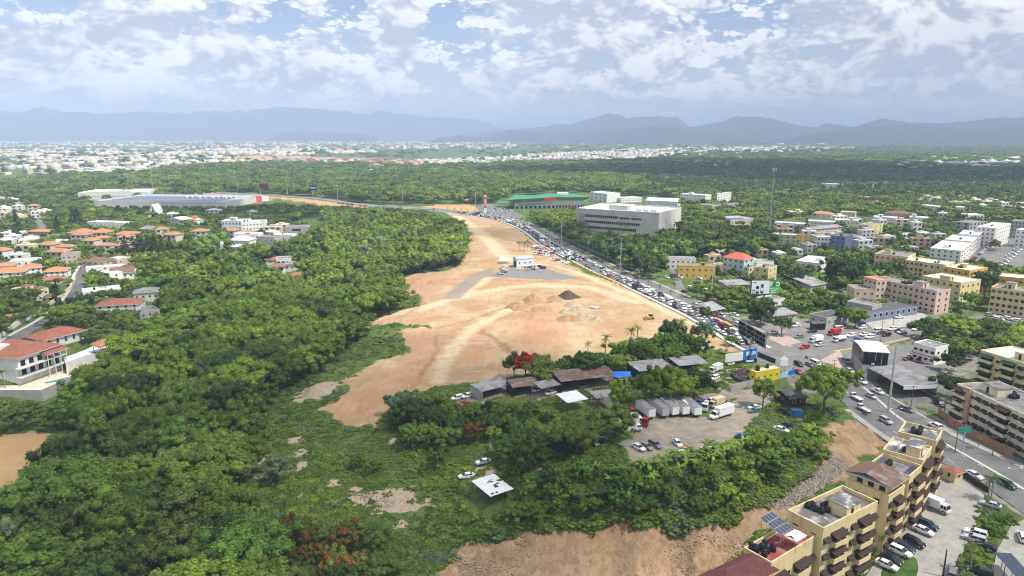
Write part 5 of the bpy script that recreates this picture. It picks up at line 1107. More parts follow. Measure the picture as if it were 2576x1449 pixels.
# ------------------------------------------------------------------ vehicles
def hull(mb, st, mat, under=None):
    """lofted body: stations (x, z low, z belt, half width)"""
    rows = []
    for x, z0, z1, w in st:
        i = len(mb.v); mb.v += [(x, -w * .93, z0), (x, -w, z0 * .4 + z1 * .6), (x, -w * .93, z1), (x, w * .93, z1), (x, w, z0 * .4 + z1 * .6), (x, w * .93, z0)]; rows.append(i)
    k = mb.mi(mat)
    for a, b in zip(rows[:-1], rows[1:]):
        for j in range(6):
            j2 = (j + 1) % 6; mb.f.append([a + j, b + j, b + j2, a + j2]); mb.m.append(k)
    mb.f.append([rows[0] + j for j in range(6)]); mb.m.append(k); mb.f.append([rows[-1] + j for j in reversed(range(6))]); mb.m.append(k)
def cabin(mb, xr, xf, tr, tf, z0, z1, w, wt, roof, glass):
    a = [(xr, -w, z0), (xf, -w, z0), (xf, w, z0), (xr, w, z0)]; b = [(tr, -wt, z1), (tf, -wt, z1), (tf, wt, z1), (tr, wt, z1)]
    for i in range(4): mb.poly([a[i], a[(i + 1) % 4], b[(i + 1) % 4], b[i]], glass)
    mb.poly(b, glass)
    mr = MB(); e = .03
    mb2 = roof
    c = [(tr - .08, -wt - e, z1 - .03), (tf + .08, -wt - e, z1 - .03), (tf + .08, wt + e, z1 - .03), (tr - .08, wt + e, z1 - .03)]; d = [(tr + .05, -wt + .06, z1 + .06), (tf - .05, -wt + .06, z1 + .06), (tf - .05, wt - .06, z1 + .06), (tr + .05, wt - .06, z1 + .06)]
    mb2.poly(d, M['paint'])
    for i in range(4): mb2.poly([c[i], c[(i + 1) % 4], d[(i + 1) % 4], d[i]], M['paint'])
    for s in (-1, 1):                                    # pillars
        for t in (.0, .48, 1.0):
            p0 = Vector((xr + (xf - xr) * t, s * w, z0)); p1 = Vector((tr + (tf - tr) * t, s * wt, z1)); ww = .05
            mb2.hexa([p0 + Vector((-ww, -.02, 0)), p0 + Vector((ww, -.02, 0)), p0 + Vector((ww, .03 * s + .02, 0)), p0 + Vector((-ww, .03 * s + .02, 0)), p1 + Vector((-ww, -.02, 0)), p1 + Vector((ww, -.02, 0)), p1 + Vector((ww, .03 * s + .02, 0)), p1 + Vector((-ww, .03 * s + .02, 0))], M['paint'])
def wheelm(r, w=.2):
    mb = MB(); mb.tube((0, -w / 2, 0), (0, w / 2, 0), r, r, M['tyre'], 12); mb.tube((0, -w / 2 - .01, 0), (0, w / 2 + .01, 0), r * .62, r * .62, M['rim'], 10)
    return mb.mesh('wheel')
WM = {r: wheelm(r, w) for r, w in ((.33, .2), (.38, .24), (.48, .28))}
VEH = {}
def vehicle_parts(kind):
    P = []; wh = []; body, gl = MB(), MB(); la, ta = MB(), MB(); r = .33; p = M['paint']
    if kind == 'sedan':
        hull(body, [(-2.3, .38, .88, .74), (-2.1, .3, .98, .86), (-1.0, .24, .98, .9), (.8, .24, .96, .9), (1.8, .27, .86, .87), (2.3, .36, .66, .7)], p); cabin(gl, -1.85, 1.15, -1.15, .25, .96, 1.40, .80, .60, body, M['glass']); wx = (-1.35, 1.4); w_, lf, lr, lz, tz = .78, 2.18, -2.26, .68, .82
    elif kind == 'suv':
        r = .38; hull(body, [(-2.3, .45, 1.05, .8), (-2.15, .36, 1.12, .9), (-.8, .3, 1.12, .93), (1.0, .3, 1.1, .93), (2.0, .34, 1.0, .9), (2.35, .45, .75, .75)], p); cabin(gl, -2.2, 1.15, -1.95, .35, 1.10, 1.68, .84, .68, body, M['glass']); wx = (-1.4, 1.45); w_, lf, lr, lz, tz = .8, 2.24, -2.27, .82, 1.0
    elif kind == 'pickup':
        r = .38; hull(body, [(-.35, .4, 1.08, .9), (1.2, .36, 1.08, .92), (2.3, .4, 1.0, .9), (2.6, .5, .8, .78)], p); cabin(gl, -.35, 1.5, -.2, .75, 1.06, 1.70, .82, .66, body, M['glass'])
        body.box(-2.6, -.35, -.9, .9, .5, .62, M['plastic']); body.box(-2.6, -.37, -.92, -.82, .5, 1.08, p); body.box(-2.6, -.37, .82, .92, .5, 1.08, p); body.box(-2.62, -2.5, -.82, .82, .5, 1.06, p); wx = (-1.65, 1.65); w_, lf, lr, lz, tz = .82, 2.5, -2.6, .82, .9
    elif kind == 'van':
        r = .35; hull(body, [(-2.4, .4, 1.1, .82), (-2.3, .3, 1.15, .9), (1.6, .3, 1.12, .9), (2.3, .35, 1.0, .84), (2.45, .45, .8, .74)], p); cabin(gl, -2.32, 2.15, -2.25, 1.25, 1.12, 1.98, .86, .76, body, M['glass']); wx = (-1.5, 1.5); w_, lf, lr, lz, tz = .8, 2.32, -2.4, .8, 1.0
    elif kind == 'minitruck':
        r = .36; hull(body, [(.9, .45, 1.15, .85), (2.2, .4, 1.15, .88), (2.5, .5, .9, .8)], p); cabin(gl, .9, 2.4, 1.0, 1.9, 1.13, 1.95, .82, .72, body, M['glass']); body.box(-2.6, .85, -.35, .35, .45, .7, M['plastic']); body.box(-2.7, .8, -.95, .95, .75, .88, p)
        for s in (-1, 1): body.box(-2.7, .8, s * .95 - .03, s * .95 + .03, .88, 1.2, p)
        wx = (-1.7, 1.7); w_, lf, lr, lz, tz = .82, 2.42, -2.7, .8, .8
    elif kind in ('boxtruck', 'bigtruck'):
        k = 1.0 if kind == 'boxtruck' else 1.35; r = .48
        if kind == 'boxtruck': hull(body, [(1.5, .5, 1.4, .95), (3.0, .45, 1.4, 1.0), (3.3, .55, 1.1, .92)], p); cabin(gl, 1.5, 3.2, 1.6, 2.7, 1.38, 2.25, .94, .84, body, M['glass'])
        else: hull(body, [(2.0, .6, 1.7, 1.05), (3.0, .55, 1.65, 1.1), (4.2, .6, 1.45, .95), (4.5, .7, 1.2, .85)], p); cabin(gl, 2.0, 3.5, 2.1, 3.0, 1.66, 2.6, 1.02, .9, body, M['glass'])
        x0, x1 = (-3.3, 1.4) if kind == 'boxtruck' else (-5.2, 1.9); body.box(x0, x1 + .3, -.4, .4, .55, .85, M['plastic'])
        cg = MB(); zt = 3.0 * (1 if kind == 'boxtruck' else 1.22); cg.box(x0, x1, -1.1 * (1 if k == 1 else 1.1), 1.1 * (1 if k == 1 else 1.1), .95, zt, M['cargo']); cg.box(x0 - .03, x0, -.95, .95, 1.05, zt - .1, M['cargo']); P.append(('cargo_box', cg))
        wx = (-2.2, 2.4) if k == 1 else (-3.8, 3.3); w_, lf, lr, lz, tz = .95, (3.2 if k == 1 else 4.4), x0, .9, .8
    elif kind == 'trailer':
        r = .48; body.box(-4.2, 4.2, -.45, .45, .8, 1.05, M['plastic']); body.box(3.2, 3.4, -.4, .4, 0, .8, M['plastic'])
        cg = MB(); cg.box(-4.3, 4.3, -1.25, 1.25, 1.1, 3.8, M['cargo']); P.append(('cargo_box', cg)); rf = MB(); rf.box(-4.35, 4.35, -1.28, 1.28, 3.8, 3.86, M['zinc']); P.append(('roof', rf))
        dr = MB(); dr.box(4.3, 4.34, -1.15, -.03, 1.2, 3.7, M['cargo']); P.append(('rear_door', dr)); dr = MB(); dr.box(4.3, 4.34, .03, 1.15, 1.2, 3.7, M['cargo']); P.append(('rear_door', dr))
        wx = (2.6, 1.4); w_, lf, lr, lz, tz = 1.05, 0, 0, 0, 0
    elif kind == 'truckcab':
        r = .48; hull(body, [(-.9, .6, 1.9, 1.1), (.7, .55, 1.9, 1.15), (1.1, .65, 1.6, 1.05)], p); cabin(gl, -.9, 1.05, -.85, .7, 1.88, 2.9, 1.08, .98, body, M['glass']); body.box(-4.0, -.8, -.4, .4, .6, .9, M['plastic']); body.box(-1.6, -1.1, -.9, .9, .7, 1.4, M['steel']); wx = (-3.0, .3); w_, lf, lr, lz, tz = 1.0, 1.04, -4.0, 1.0, .8
    elif kind == 'tanker':
        r = .48; hull(body, [(1.6, .5, 1.5, 1.0), (3.0, .45, 1.5, 1.05), (3.3, .55, 1.2, .95)], p); cabin(gl, 1.6, 3.2, 1.7, 2.7, 1.48, 2.4, .98, .88, body, M['glass']); body.box(-3.4, 1.6, -.4, .4, .55, .85, M['plastic']); cg = MB(); cg.tube((-3.3, 0, 1.8), (1.3, 0, 1.8), .95, .95, M['cargo'], 14); P.append(('tank', cg)); wx = (-2.2, 2.4); w_, lf, lr, lz, tz = .95, 3.2, -3.4, .9, .8
    elif kind == 'motorcycle':
        r = .3; body.box(-.5, .45, -.1, .1, .5, .75, p); body.box(-.75, .05, -.12, .12, .75, .85, M['plastic']); body.tube((.5, 0, .35), (.38, 0, 1.05), .04, .04, M['steel'], 5); body.box(.33, .43, -.33, .33, 1.0, 1.06, M['plastic']); wx = (-.6, .6); w_, lf, lr, lz, tz = 0, 0, 0, 0, 0
    P.append(('body', body)); 
    if gl.f: P.append(('windows', gl))
    if lf:
        for s in (-1, 1):
            q = MB(); q.box(lf - .02, lf + .12, s * w_ * .8 - .17, s * w_ * .8 + .17, lz - .08, lz + .08, M['lamp']); P.append(('headlight', q))
            q = MB(); q.box(lr - .05, lr + .05, s * w_ * .85 - .12, s * w_ * .85 + .12, tz - .1, tz + .1, M['tail']); P.append(('tail_light', q))
    ys = (0,) if kind == 'motorcycle' else (-w_, w_)
    return P, [(x, y, r) for x in wx for y in ys], r
def veh(kind):
    if kind in VEH: return VEH[kind]
    P, wh, r = vehicle_parts(kind); meshes = [(n, b.mesh(n)) for n, b in P]; one = MB()
    for n, b in P:
        i = len(one.v); one.v += b.v; one.f += [[i + k for k in f] for f in b.f]; one.m += [one.mi(b.mats[k]) for k in b.m]
    for x, y, r_ in wh: one.tube((x, y - .11, r_), (x, y + .11, r_), r_, r_, M['tyre'], 8)
    VEH[kind] = (meshes, wh, WM[r] if r in WM else WM[.33], one.mesh(kind))
    return VEH[kind]
CCOL = dict(white=(.78, .78, .78), silver=(.42, .43, .45), grey=(.16, .165, .17), black=(.012, .012, .013), navy=(.018, .03, .075), red=(.36, .012, .012), maroon=(.12, .012, .018), blue=(.02, .09, .35), tan=(.27, .21, .14), yellow=(.65, .42, .02), orange=(.65, .19, .015), green=(.02, .07, .04), cream=(.6, .5, .33), teal=(.06, .16, .2))
CNAME = dict(sedan='car', suv='car', pickup='pickup truck', van='van', minitruck='truck', boxtruck='truck', bigtruck='truck', trailer='trailer', truckcab='truck', tanker='truck', motorcycle='motorcycle')
WORD = dict(sedan='sedan', suv='sport utility car', pickup='pickup', van='van', minitruck='flatbed truck', boxtruck='box truck', bigtruck='long box truck', trailer='cargo trailer', truckcab='truck cab', tanker='tanker truck', motorcycle='motorcycle')
NAMES = dict(sedan='car', suv='car', pickup='pickup_truck', van='van', minitruck='flatbed_truck', boxtruck='box_truck', bigtruck='box_truck', trailer='cargo_trailer', truckcab='truck', tanker='tanker_truck', motorcycle='motorcycle')
CARS = []
def put(kind, colour, pos, rz, where, group, parts=True, z=None, share=False):
    ms, wh, wm, one = veh(kind); zz = (gz(pos.x, pos.y) if z is None else z) + .02
    if parts:
        o = empty(NAMES[kind], (pos.x, pos.y, zz), rz)
        for n, me in ms: link(n, me, o).color = (*CCOL[colour], 1)
        for x, y, r_ in wh: link('wheel', wm, o, (x, y, r_))
    else:
        o = link(NAMES[kind], one, None, (pos.x, pos.y, zz), rz); o.color = (*CCOL[colour], 1)
    CARS.append((o, '%s %s %s' % (colour, WORD[kind], where), group, pos.length, share)); tag(o, 'x', CNAME[kind], group)
    return o
def carpx(kind, colour, px, py, dx, dy, where, group, parts=True, lift=0.06):
    a = G(px, py); b = G(px + dx, py + dy); return put(kind, colour, a, math.atan2(b.y - a.y, b.x - a.x), where, group, parts, gz(a.x, a.y) + lift)
def vehicles():
    g = 'vehicles in the car park'; w = 'in the car park below the yellow apartment row'
    for k, c, x, y in (('sedan','white',2230,1427),('suv','white',2264,1394),('sedan','navy',2275,1383),('suv','black',2299,1370),('suv','navy',2333,1327)): carpx(k, c, x, y, 40, 17, w, g)
    carpx('sedan', 'black', 2241, 1413, 40, 17, 'under a dark cover in the car park', g); carpx('sedan', 'white', 2322, 1340, 40, 17, 'beside a navy one in the car park', g)
    carpx('boxtruck', 'white', 2352, 1281, 40, 17, 'parked by the green verge of the car park', g)
    for k, c, x, y, ww in (('sedan','silver',2491,1275,'parked against the hedge'),('suv','white',2454,1348,'parked against the hedge'),('suv','silver',2450,1362,'with roof rack parked against the hedge'),('sedan','black',2476,1380,'half hidden under the hedge'),('suv','black',2466,1447,'beneath the big palm at the lower edge')): carpx(k, c, x, y, -38, -12, ww, g)
    carpx('suv', 'white', 2572, 1358, -10, -30, 'on the driveway by the solar canopy', g); carpx('suv', 'grey', 2395, 1449, 5, -30, 'under the dark green post', g)
    g = 'traffic on the sloping street'; w = 'driving on the sloping street'
    for k, c, x, y, d in (('suv','green',2533,1224,1),('sedan','white',2450,1200,1),('suv','white',2352,1076,-1),('suv','silver',2228,1063,1),('pickup','white',2208,989,1),('sedan','silver',2191,1000,1),('suv','white',2168,964,1),('sedan','silver',2137,936,1),('suv','grey',2128,913,1),('minitruck','white',2153,1005,-1),('minitruck','white',2172,1034,-1),('suv','white',2117,962,-1)): carpx(k, c, x, y, 30 * d, 16 * d, w, g)
    carpx('pickup', 'grey', 2279, 1034, 32, 12, 'carrying a long white ladder down the street', g)
    g = 'cars waiting at the junction'; w = 'waiting at the junction'
    for k, c, x, y in (('suv','black',2009,920),('sedan','grey',2037,921),('van','white',2051,918),('van','white',2067,934),('sedan','silver',2082,931),('suv','black',2048,942),('suv','red',2006,939)): carpx(k, c, x, y, 28, 14, w, g)
    carpx('motorcycle', 'black', 2029, 902, 20, 10, 'crossing the open junction', g); carpx('motorcycle', 'navy', 2174, 1044, -20, -10, 'behind the flatbed on the sloping street', g)
    g = 'traffic on the cross street'; w = 'queued on the cross street'
    for k, c, x, y in (('suv','red',2024,877),('sedan','silver',2062,871),('boxtruck','white',2052,861),('boxtruck','red',2098,843),('tanker','white',2111,860),('sedan','blue',2153,857),('suv','white',2141,847),('pickup','white',2175,845),('suv','white',2188,851),('van','white',2207,836),('sedan','maroon',2217,840),('suv','white',2244,831),('sedan','black',2260,835),('pickup','white',2270,839),('suv','black',2230,846),('suv','silver',2297,824),('sedan','white',2305,831),('sedan','white',2300,818)): carpx(k, c, x, y, -30, 5, w, g, parts=True)
    for k, c, x, y, ww in (('sedan','grey',2010,850,'passing the traffic island'),('suv','white',2001,822,'parked in the dusty lot by the arcade road'),('pickup','white',1947,840,'turning by the traffic island'),('sedan','black',2043,837,'beside the dark kiosk'),('sedan','grey',2057,827,'in the dusty lot behind the dark kiosk'),('van','white',2107,830,'beside the red box truck'),('suv','white',2167,827,'at the gate of the shop forecourt'),('pickup','white',2262,801,'on the shop forecourt'),('sedan','black',2166,817,'nose-in at the arcade')): carpx(k, c, x, y, -30, 3, ww, g)
    for c, x, y in (('silver',2490,796),('white',2512,806),('white',2537,805),('white',2562,811)): carpx('suv', c, x, y, 30, 6, 'on the road behind the right-hand trees', g)
    g = 'cars in the lot by the restaurant'
    for i, c in enumerate(('maroon','white','silver','grey','black','silver','white','grey')): carpx('sedan', c, 2284 + i * 5.6, 906 - i * 5.2, -22, 3, 'in the tight row behind the restaurant', g)
    for i, c in enumerate(('maroon','black','grey','black','silver')): carpx('sedan', c, 2310 + i * 9, 910 - i * 5, -10, 8, 'by the small white office', g)
    for k, c, x, y in (('suv','grey',2345,998),('pickup','black',2362,1020),('suv','tan',2330,985),('suv','blue',2402,1052),('sedan','black',2450,1090),('suv','black',2520,1135),('suv','black',2495,1120),('sedan','white',2418,1072)): carpx(k, c, x, y, 20, 12, 'inside the brick wall near the cream block', 'cars inside the brick wall')
    # truck yard
    g = 'trucks in the yard'
    for c, x, y, ww in (('white',1623,1045,'standing open at the end of the yard row'),('silver',1657,1042,'with a grey open door in the yard row'),('white',1683,1039,'with a rusty roof in the yard row'),('white',1710,1038,'fourth along the yard row'),('white',1741,1040,'nearest the parked tractor cabs')): carpx('trailer', c, x, y, 30, 22, ww, g)
    carpx('bigtruck', 'white', 1812, 1050, -40, 12, 'with a high white body crossing the yard', g); carpx('truckcab', 'white', 1772, 1036, -10, 20, 'beside the row of trailers', g); carpx('boxtruck', 'white', 1588, 1086, 40, -2, 'parked behind the leafy tree', g); carpx('bigtruck', 'white', 1590, 1070, 40, 0, 'with a rusty roof behind the leafy tree', g)
    carpx('truckcab', 'red', 1588, 1048, -30, 6, 'among the weeds by the trailers', g); carpx('truckcab', 'red', 1623, 1074, 20, 5, 'with an open hood in the yard', g); carpx('boxtruck', 'cream', 1802, 1022, -30, 10, 'behind the white truck cab', g); carpx('pickup', 'blue', 1762, 1018, -30, 6, 'behind the trailers', g); carpx('suv', 'white', 1788, 1014, -30, 6, 'behind the trailers', g); carpx('suv', 'black', 1815, 1012, 20, 5, 'at the back of the yard', g); carpx('trailer', 'cream', 1533, 1028, 30, 20, 'overgrown at the edge of the vines', g)
    g = 'cars in the dusty yard'
    for k, c, x, y, dx, dy, ww in (('sedan','white',1606,1130,25,14,'parked in the weeds of the yard'),('sedan','tan',1626,1128,25,14,'parked between two others in the yard'),('suv','grey',1648,1124,25,14,'with a pale roof in the yard'),('sedan','white',1704,1119,25,20,'standing alone in the open yard'),('sedan','orange',1721,1138,-25,8,'stripped body shell in the yard'),('suv','white',1710,1150,-25,10,'behind the banana plants'),('sedan','white',1898,1029,-30,4,'at the right side of the yard'),('sedan','teal',1898,1037,-30,4,'at the right side of the yard'),('sedan','black',1510,1112,-30,6,'under the brown canvas'),('sedan','grey',1495,1118,20,10,'wreck under the brown canvas'),('sedan','blue',1870,1104,30,8,'half hidden by banana plants'),('van','white',1780,1140,30,-8,'half hidden by banana leaves')): carpx(k, c, x, y, dx, dy, ww, g)
    for k, c, x, y, ww in (('suv','white',1977,999,'by the dark hut on the bank'),('suv','white',1984,1016,'before the dark hut on the bank'),('sedan','navy',1972,1012,'by the dark hut on the bank'),('sedan','grey',1962,1000,'by the dark hut on the bank'),('sedan','black',1975,1040,'wreck on the grassy bank'),('sedan','navy',1985,1075,'wreck in the tall grass'),('sedan','white',1965,1085,'wreck in the tall grass')): carpx(k, c, x, y, 25, 10, ww, g)
    carpx('sedan', 'white', 1216, 1166, -30, 13, 'uphill of its twin on the weedy track', g); carpx('sedan', 'white', 1173, 1202, -32, 13, 'downhill of its twin on the weedy track', g)
    for k, c, x, y, ww in (('pickup','white',1354,985,'beside the wooden crate shed'),('suv','silver',1371,976,'under the tin roof'),('pickup','black',1305,985,'by the dark sheds'),('sedan','white',1385,992,'in front of the workshop'),('suv','white',1150,1005,'in the weeds above the dirt tip'),('suv','white',1176,1000,'in the weeds above the dirt tip'),('sedan','red',1172,1020,'in the weeds above the dirt tip'),('boxtruck','white',1800,936,'beside the scrap heap'),('suv','white',1560,950,'under the blue tarpaulin'),('sedan','grey',1470,975,'stripped in the dark workshop'),('sedan','white',1640,960,'behind the yard trees'),('suv','white',1797,955,'before the scrap heap')): carpx(k, c, x, y, -25, 10, ww, 'cars around the workshops')
    # earthworks site
    g = 'cars on the construction site'
    for k, c, x, y in (('sedan','white',1308,679),('sedan','silver',1328,680),('sedan','grey',1339,679),('sedan','white',1347,677),('suv','navy',1365,676)): carpx(k, c, x, y, -20, 1, 'parked by the site containers', g, False)
    for k, c, x, y in (('pickup','silver',1265,676),('suv','white',1270,682),('suv','grey',1268,686),('suv','silver',1259,691)): carpx(k, c, x, y, 20, -2, 'parked at the edge of the gravel pad', g, False)
    rr = random.Random(3); cc = ['white'] * 7 + ['silver'] * 2 + ['grey', 'black', 'navy', 'red']
    for i in range(14): carpx(rr.choice(('sedan', 'suv')), rr.choice(cc), 1388 + i * 3.4, 632 + i * 1.65, -14, 5, 'in the slanted line beside the avenue', g, False)
    for i in range(12): carpx(rr.choice(('sedan', 'suv', 'suv')), rr.choice(cc), 1350 + (i % 6) * 7.4, 634 + (i // 6) * 6 + (i % 6) * 1.2, -14, 2, 'on the dirt car park by the bare trees', g, False)
    for k, c, x, y in (('suv','white',1393,655),('suv','grey',1401,657),('sedan','white',1413,660),('suv','white',1426,664),('suv','black',1441,655),('van','white',1428,648),('boxtruck','white',1346,627)): carpx(k, c, x, y, -18, 1, 'on the sand beside the avenue', g, False)
    # the jam on the avenue
    s = 0; acc = [0]
    for a, b in zip(AVE[:-1], AVE[1:]): acc.append(acc[-1] + (b - a).length)
    def along(d):
        i = max(0, min(len(acc) - 2, int(np.searchsorted(acc, d)) - 1)); t = (d - acc[i]) / (acc[i + 1] - acc[i]); return AVE[i].lerp(AVE[i + 1], t), AVE[i + 1] - AVE[i]
    rr = random.Random(11); n = 0
    for lane in (-3.4, 0.05, 3.4):
        d = 6 + rr.uniform(0, 5)
        while d < 560 and n < 215:
            p, t = along(d); t.normalize(); q = p + Vector((t.y, -t.x, 0)) * (lane + rr.uniform(-.25, .25))
            sparse = 150 < d < 215
            if not (sparse and rr.random() < .55):
                near = d < 150; k = rr.choices(('sedan', 'suv', 'pickup', 'van', 'minitruck', 'boxtruck', 'tanker'), (40, 34, 6, 8, 3, 4, 1))[0]
                c = rr.choices(('white', 'silver', 'grey', 'black', 'navy', 'red', 'blue', 'yellow', 'maroon', 'tan'), (44, 13, 13, 10, 6, 4, 4, 2, 2, 2))[0]
                put(k, c, q, math.atan2(-t.y, -t.x), ('queued near the junction' if d < 75 else 'queued before the billboards' if near else 'queued halfway along the avenue' if d < 240 else 'queued beside the site car park' if d < 330 else 'queued along the yellow barriers' if d < 450 else 'queued at the far bend') + {-3.4: ', dirt-side lane', .05: ', middle lane', 3.4: ', palm-side lane'}[lane], 'cars queued on the avenue', near, gz(q.x, q.y) + .05, True); n += 1
                d += {'boxtruck': 3, 'tanker': 3}.get(k, 0)
            d += rr.uniform(6.2, 8.6)
    for d, lane, k, c in ((35, 10, 'van', 'white'), (80, 11, 'sedan', 'white'), (150, 12, 'suv', 'grey'), (190, 10, 'sedan', 'yellow'), (230, 12, 'suv', 'white'), (290, 11, 'sedan', 'white'), (350, 10, 'suv', 'silver'), (420, 12, 'sedan', 'black')):
        p, t = along(d); t.normalize(); q = p + Vector((t.y, -t.x, 0)) * lane; put(k, c, q, math.atan2(t.y, t.x), 'driving away on the far carriageway', 'cars on the far carriageway', False, gz(q.x, q.y) + .05)
    for i, c in enumerate(('black','red','black','navy','white','grey','black')):
        p = G(852 + i * 11, 512.5 + i * 1.3); put('suv' if i % 2 else 'sedan', c, p, R(165), 'on the far stretch of road before the woods', 'cars on the distant road', False)
    for x, y, k, c in ((1560,668,'sedan','white'),(1758,702,'suv','white'),(1738,727,'suv','white'),(1770,728,'suv','white'),(1710,700,'suv','white'),(1676,700,'sedan','white'),(1722,736,'sedan','black'),(1846,795,'pickup','white'),(1812,797,'van','white'),(2115,735,'sedan','grey')): carpx(k, c, x, y, 16, 4, 'on the side street lots by the avenue', 'cars on side lots', False)
    rr = random.Random(5)
    for i in range(9): carpx(rr.choice(('sedan', 'suv')), rr.choice(cc), 2448 + i * 5, 655 - i * 4.2, 16, -3, 'nose-in before the red awning flats', 'cars parked between the apartment blocks', False)
    for i in range(16): carpx(rr.choice(('sedan', 'suv')), rr.choice(cc), 2520 + (i % 8) * 6.5, 662 - (i % 8) * 6 + (i // 8) * 9, 16, 5, 'in the street between the apartment blocks', 'cars parked between the apartment blocks', False)
    for i in range(8): carpx(rr.choice(('sedan', 'suv')), rr.choice(cc), 1232 + i * 7, 535 - (i % 3) * 4, 14, 2, 'in front of the green roofed store', 'cars at the store', False)
    for i in range(14): carpx('motorcycle', ('black', 'red', 'navy')[i % 3], 1688 + (i % 5) * 4, 690 + (i // 5) * 12 + (i % 5), 6, -6, 'parked in the crowded side street', 'motorcycles on the side street', False)
    for i in range(7): carpx(rr.choice(('sedan', 'suv')), rr.choice(cc), 566 + i * 9, 508 - i * .8, 14, 1, 'beside the shopping centre', 'cars at the shopping centre', False)
vehicles()
ORD = ['nearest', 'second nearest', 'third nearest', 'fourth nearest', 'fifth nearest', 'sixth nearest', 'seventh nearest', 'eighth nearest']
by = {}
for c in CARS: by.setdefault(c[1], []).append(c)
for lab, L_ in by.items():
    L_.sort(key=lambda c: c[3])
    for i, c in enumerate(L_):
        c[0]['label'] = lab if (len(L_) == 1 or c[4] or len(L_) > 8) else lab + ', ' + ORD[i]
# ------------------------------------------------------------------ poles, signs, mounds, small things
def ztop(p, px, py):
    d = ray(px, py); t = p.y / d.y; return CAMH + d.z * t
def pole(px, yb, yt, label, kind='steel', r=.22, name='utility_pole', cat='pole', group=None):
    p = G(px, yb); h = max(4, ztop(p, px, yt) - p.z); root = empty(name, p); tag(root, label, cat, group)
    m = M['wood'] if kind == 'wood' else (M['dgreen'] if kind == 'green' else M['pole'])
    mb = MB(); mb.tube((0, 0, -.5), (0, 0, h), r, r * .6, m, 8); mb.build('shaft', root)
    n = 3 if kind == 'steel' else (2 if kind == 'wood' else 0)
    for k in range(n):
        z = h * (.97 - .13 * k); w = .9 if kind == 'wood' else 1.5 - .15 * k
        mb = MB(); mb.box(-w, w, -.06, .06, z - .06, z + .06, m); mb.build('cross_arm', root)
    if kind == 'lamp':
        for s in (-1, 1):
            mb = MB(); mb.tube((0, 0, h - .1), (s * 1.6, 0, h + .3), .05, .04, m, 6); mb.build('arm', root)
            mb = MB(); mb.box(s * 1.6 - .3, s * 1.6 + .3, -.12, .12, h + .22, h + .36, M['signwhite']); mb.build('lamp_head', root)
    return root
def poles():
    gp = 'tall steel power poles'
    for x, b, t, lab in ((1788,763,650,'tall steel power pole by the paint billboard'),(1560,690,598,'tall steel power pole halfway along the avenue'),(1412,621,549,'tall steel power pole where the avenue bends'),(1318,567,503,'tall steel power pole before the green store'),(1196,537,476,'tall steel power pole left of the red totem'),(178,456,433,'steel power pole at the far left of the woods road'),(186,450,422,'steel power pole second from the far left'),(243,470,432,'steel power pole behind the mall, leftmost'),(325,478,437,'steel power pole behind the mall centre'),(385,483,445,'steel power pole behind the mall roof units'),(428,481,442,'steel power pole at the right end of the mall roof'),(598,485,442,'steel power pole on the sandy verge'),(724,496,446,'steel power pole left of the navy billboard'),(850,506,466,'steel power pole above the red car'),(1014,516,473,'steel power pole alone before the woods')):
        pole(x, b, t, lab, 'steel', .3 if b < 600 else .26, group=gp)
    for x, b, t, lab in ((1638,722,672,'grey wooden pole by the side street mouth'),(1697,732,676,'concrete pole amid the side street motorcycles'),(1752,752,712,'wooden pole on the far pavement'),(1856,795,747,'wooden pole with red stain by the bar'),(2093,975,905,'wooden pole at the slip road island'),(2143,935,880,'leaning wooden pole at the kerb bend'),(2200,975,932,'pair of dark poles by the grey shed'),(2290,1035,970,'dark pole of the sign frame'),(2375,1040,992,'pale concrete pole by the cream block'),(2496,1147,1092,'dark wooden pole on the brick wall'),(2215,860,790,'thin rusty pole on the cross street'),(2246,822,795,'dark leaning pole at the forecourt'),(1950,815,770,'pale pole by the tin roofed house'),(2402,1138,1068,'wooden pole of the green road sign'),(1372,625,640 - 50,'thin lamp pole beside the site')):
        pole(x, b, t, lab, 'wood', .14, group='street poles')
    for x, b, t, lab in ((1480,640,596,'thin lamp pole by the wall behind the avenue'),(1345,575,545,'lamp pole by the store trees'),(1607,720,680,'lamp pole on the far carriageway'),(1240,555,516,'lamp pole by the store car park'),(2250,1072,1030,'street lamp on the sloping median'),(2545,1232,1180,'street lamp by the hedge corner')):
        pole(x, b, t, lab, 'lamp', .1, 'street_lamp', 'street lamp', 'street lamps')
    pole(2234, 1038, 868, 'very tall pale monopole beside the grey shed', 'mono', .42, 'monopole_mast', 'mast')
    pole(2372, 1449, 1383, 'dark green post in the car park', 'green', .2)
    # telecom mast
    p = G(1934, 598); h = ztop(p, 1934, 408); root = empty('telecom_mast', p); tag(root, 'slender telecom mast with antennas above the trees', 'mast')
    mb = MB(); mb.tube((0, 0, 0), (0, 0, h), .8, .35, M['steel'], 8); mb.build('shaft', root)
    for k in range(3):
        a = k * 2.09; z = h * .90; mb = MB(); mb.box(math.cos(a) * 1.6 - .25, math.cos(a) * 1.6 + .25, math.sin(a) * 1.6 - .2, math.sin(a) * 1.6 + .2, z - 1.6, z + 1.6, M['signwhite']); mb.build('antenna', root)
        mb = MB(); mb.tube((0, 0, z), (math.cos(a) * 1.5, math.sin(a) * 1.5, z), .1, .1, M['steel'], 5); mb.build('bracket', root)
    mb = MB(); mb.tube((0, 0, h * .9 - .2), (0, 0, h * .9), 2.0, 2.0, M['steel'], 12); mb.build('platform', root); mb = MB(); mb.tube((0, 0, h), (0, 0, h + 3), .06, .04, M['signred'], 5); mb.build('lightning_rod', root)
poles()
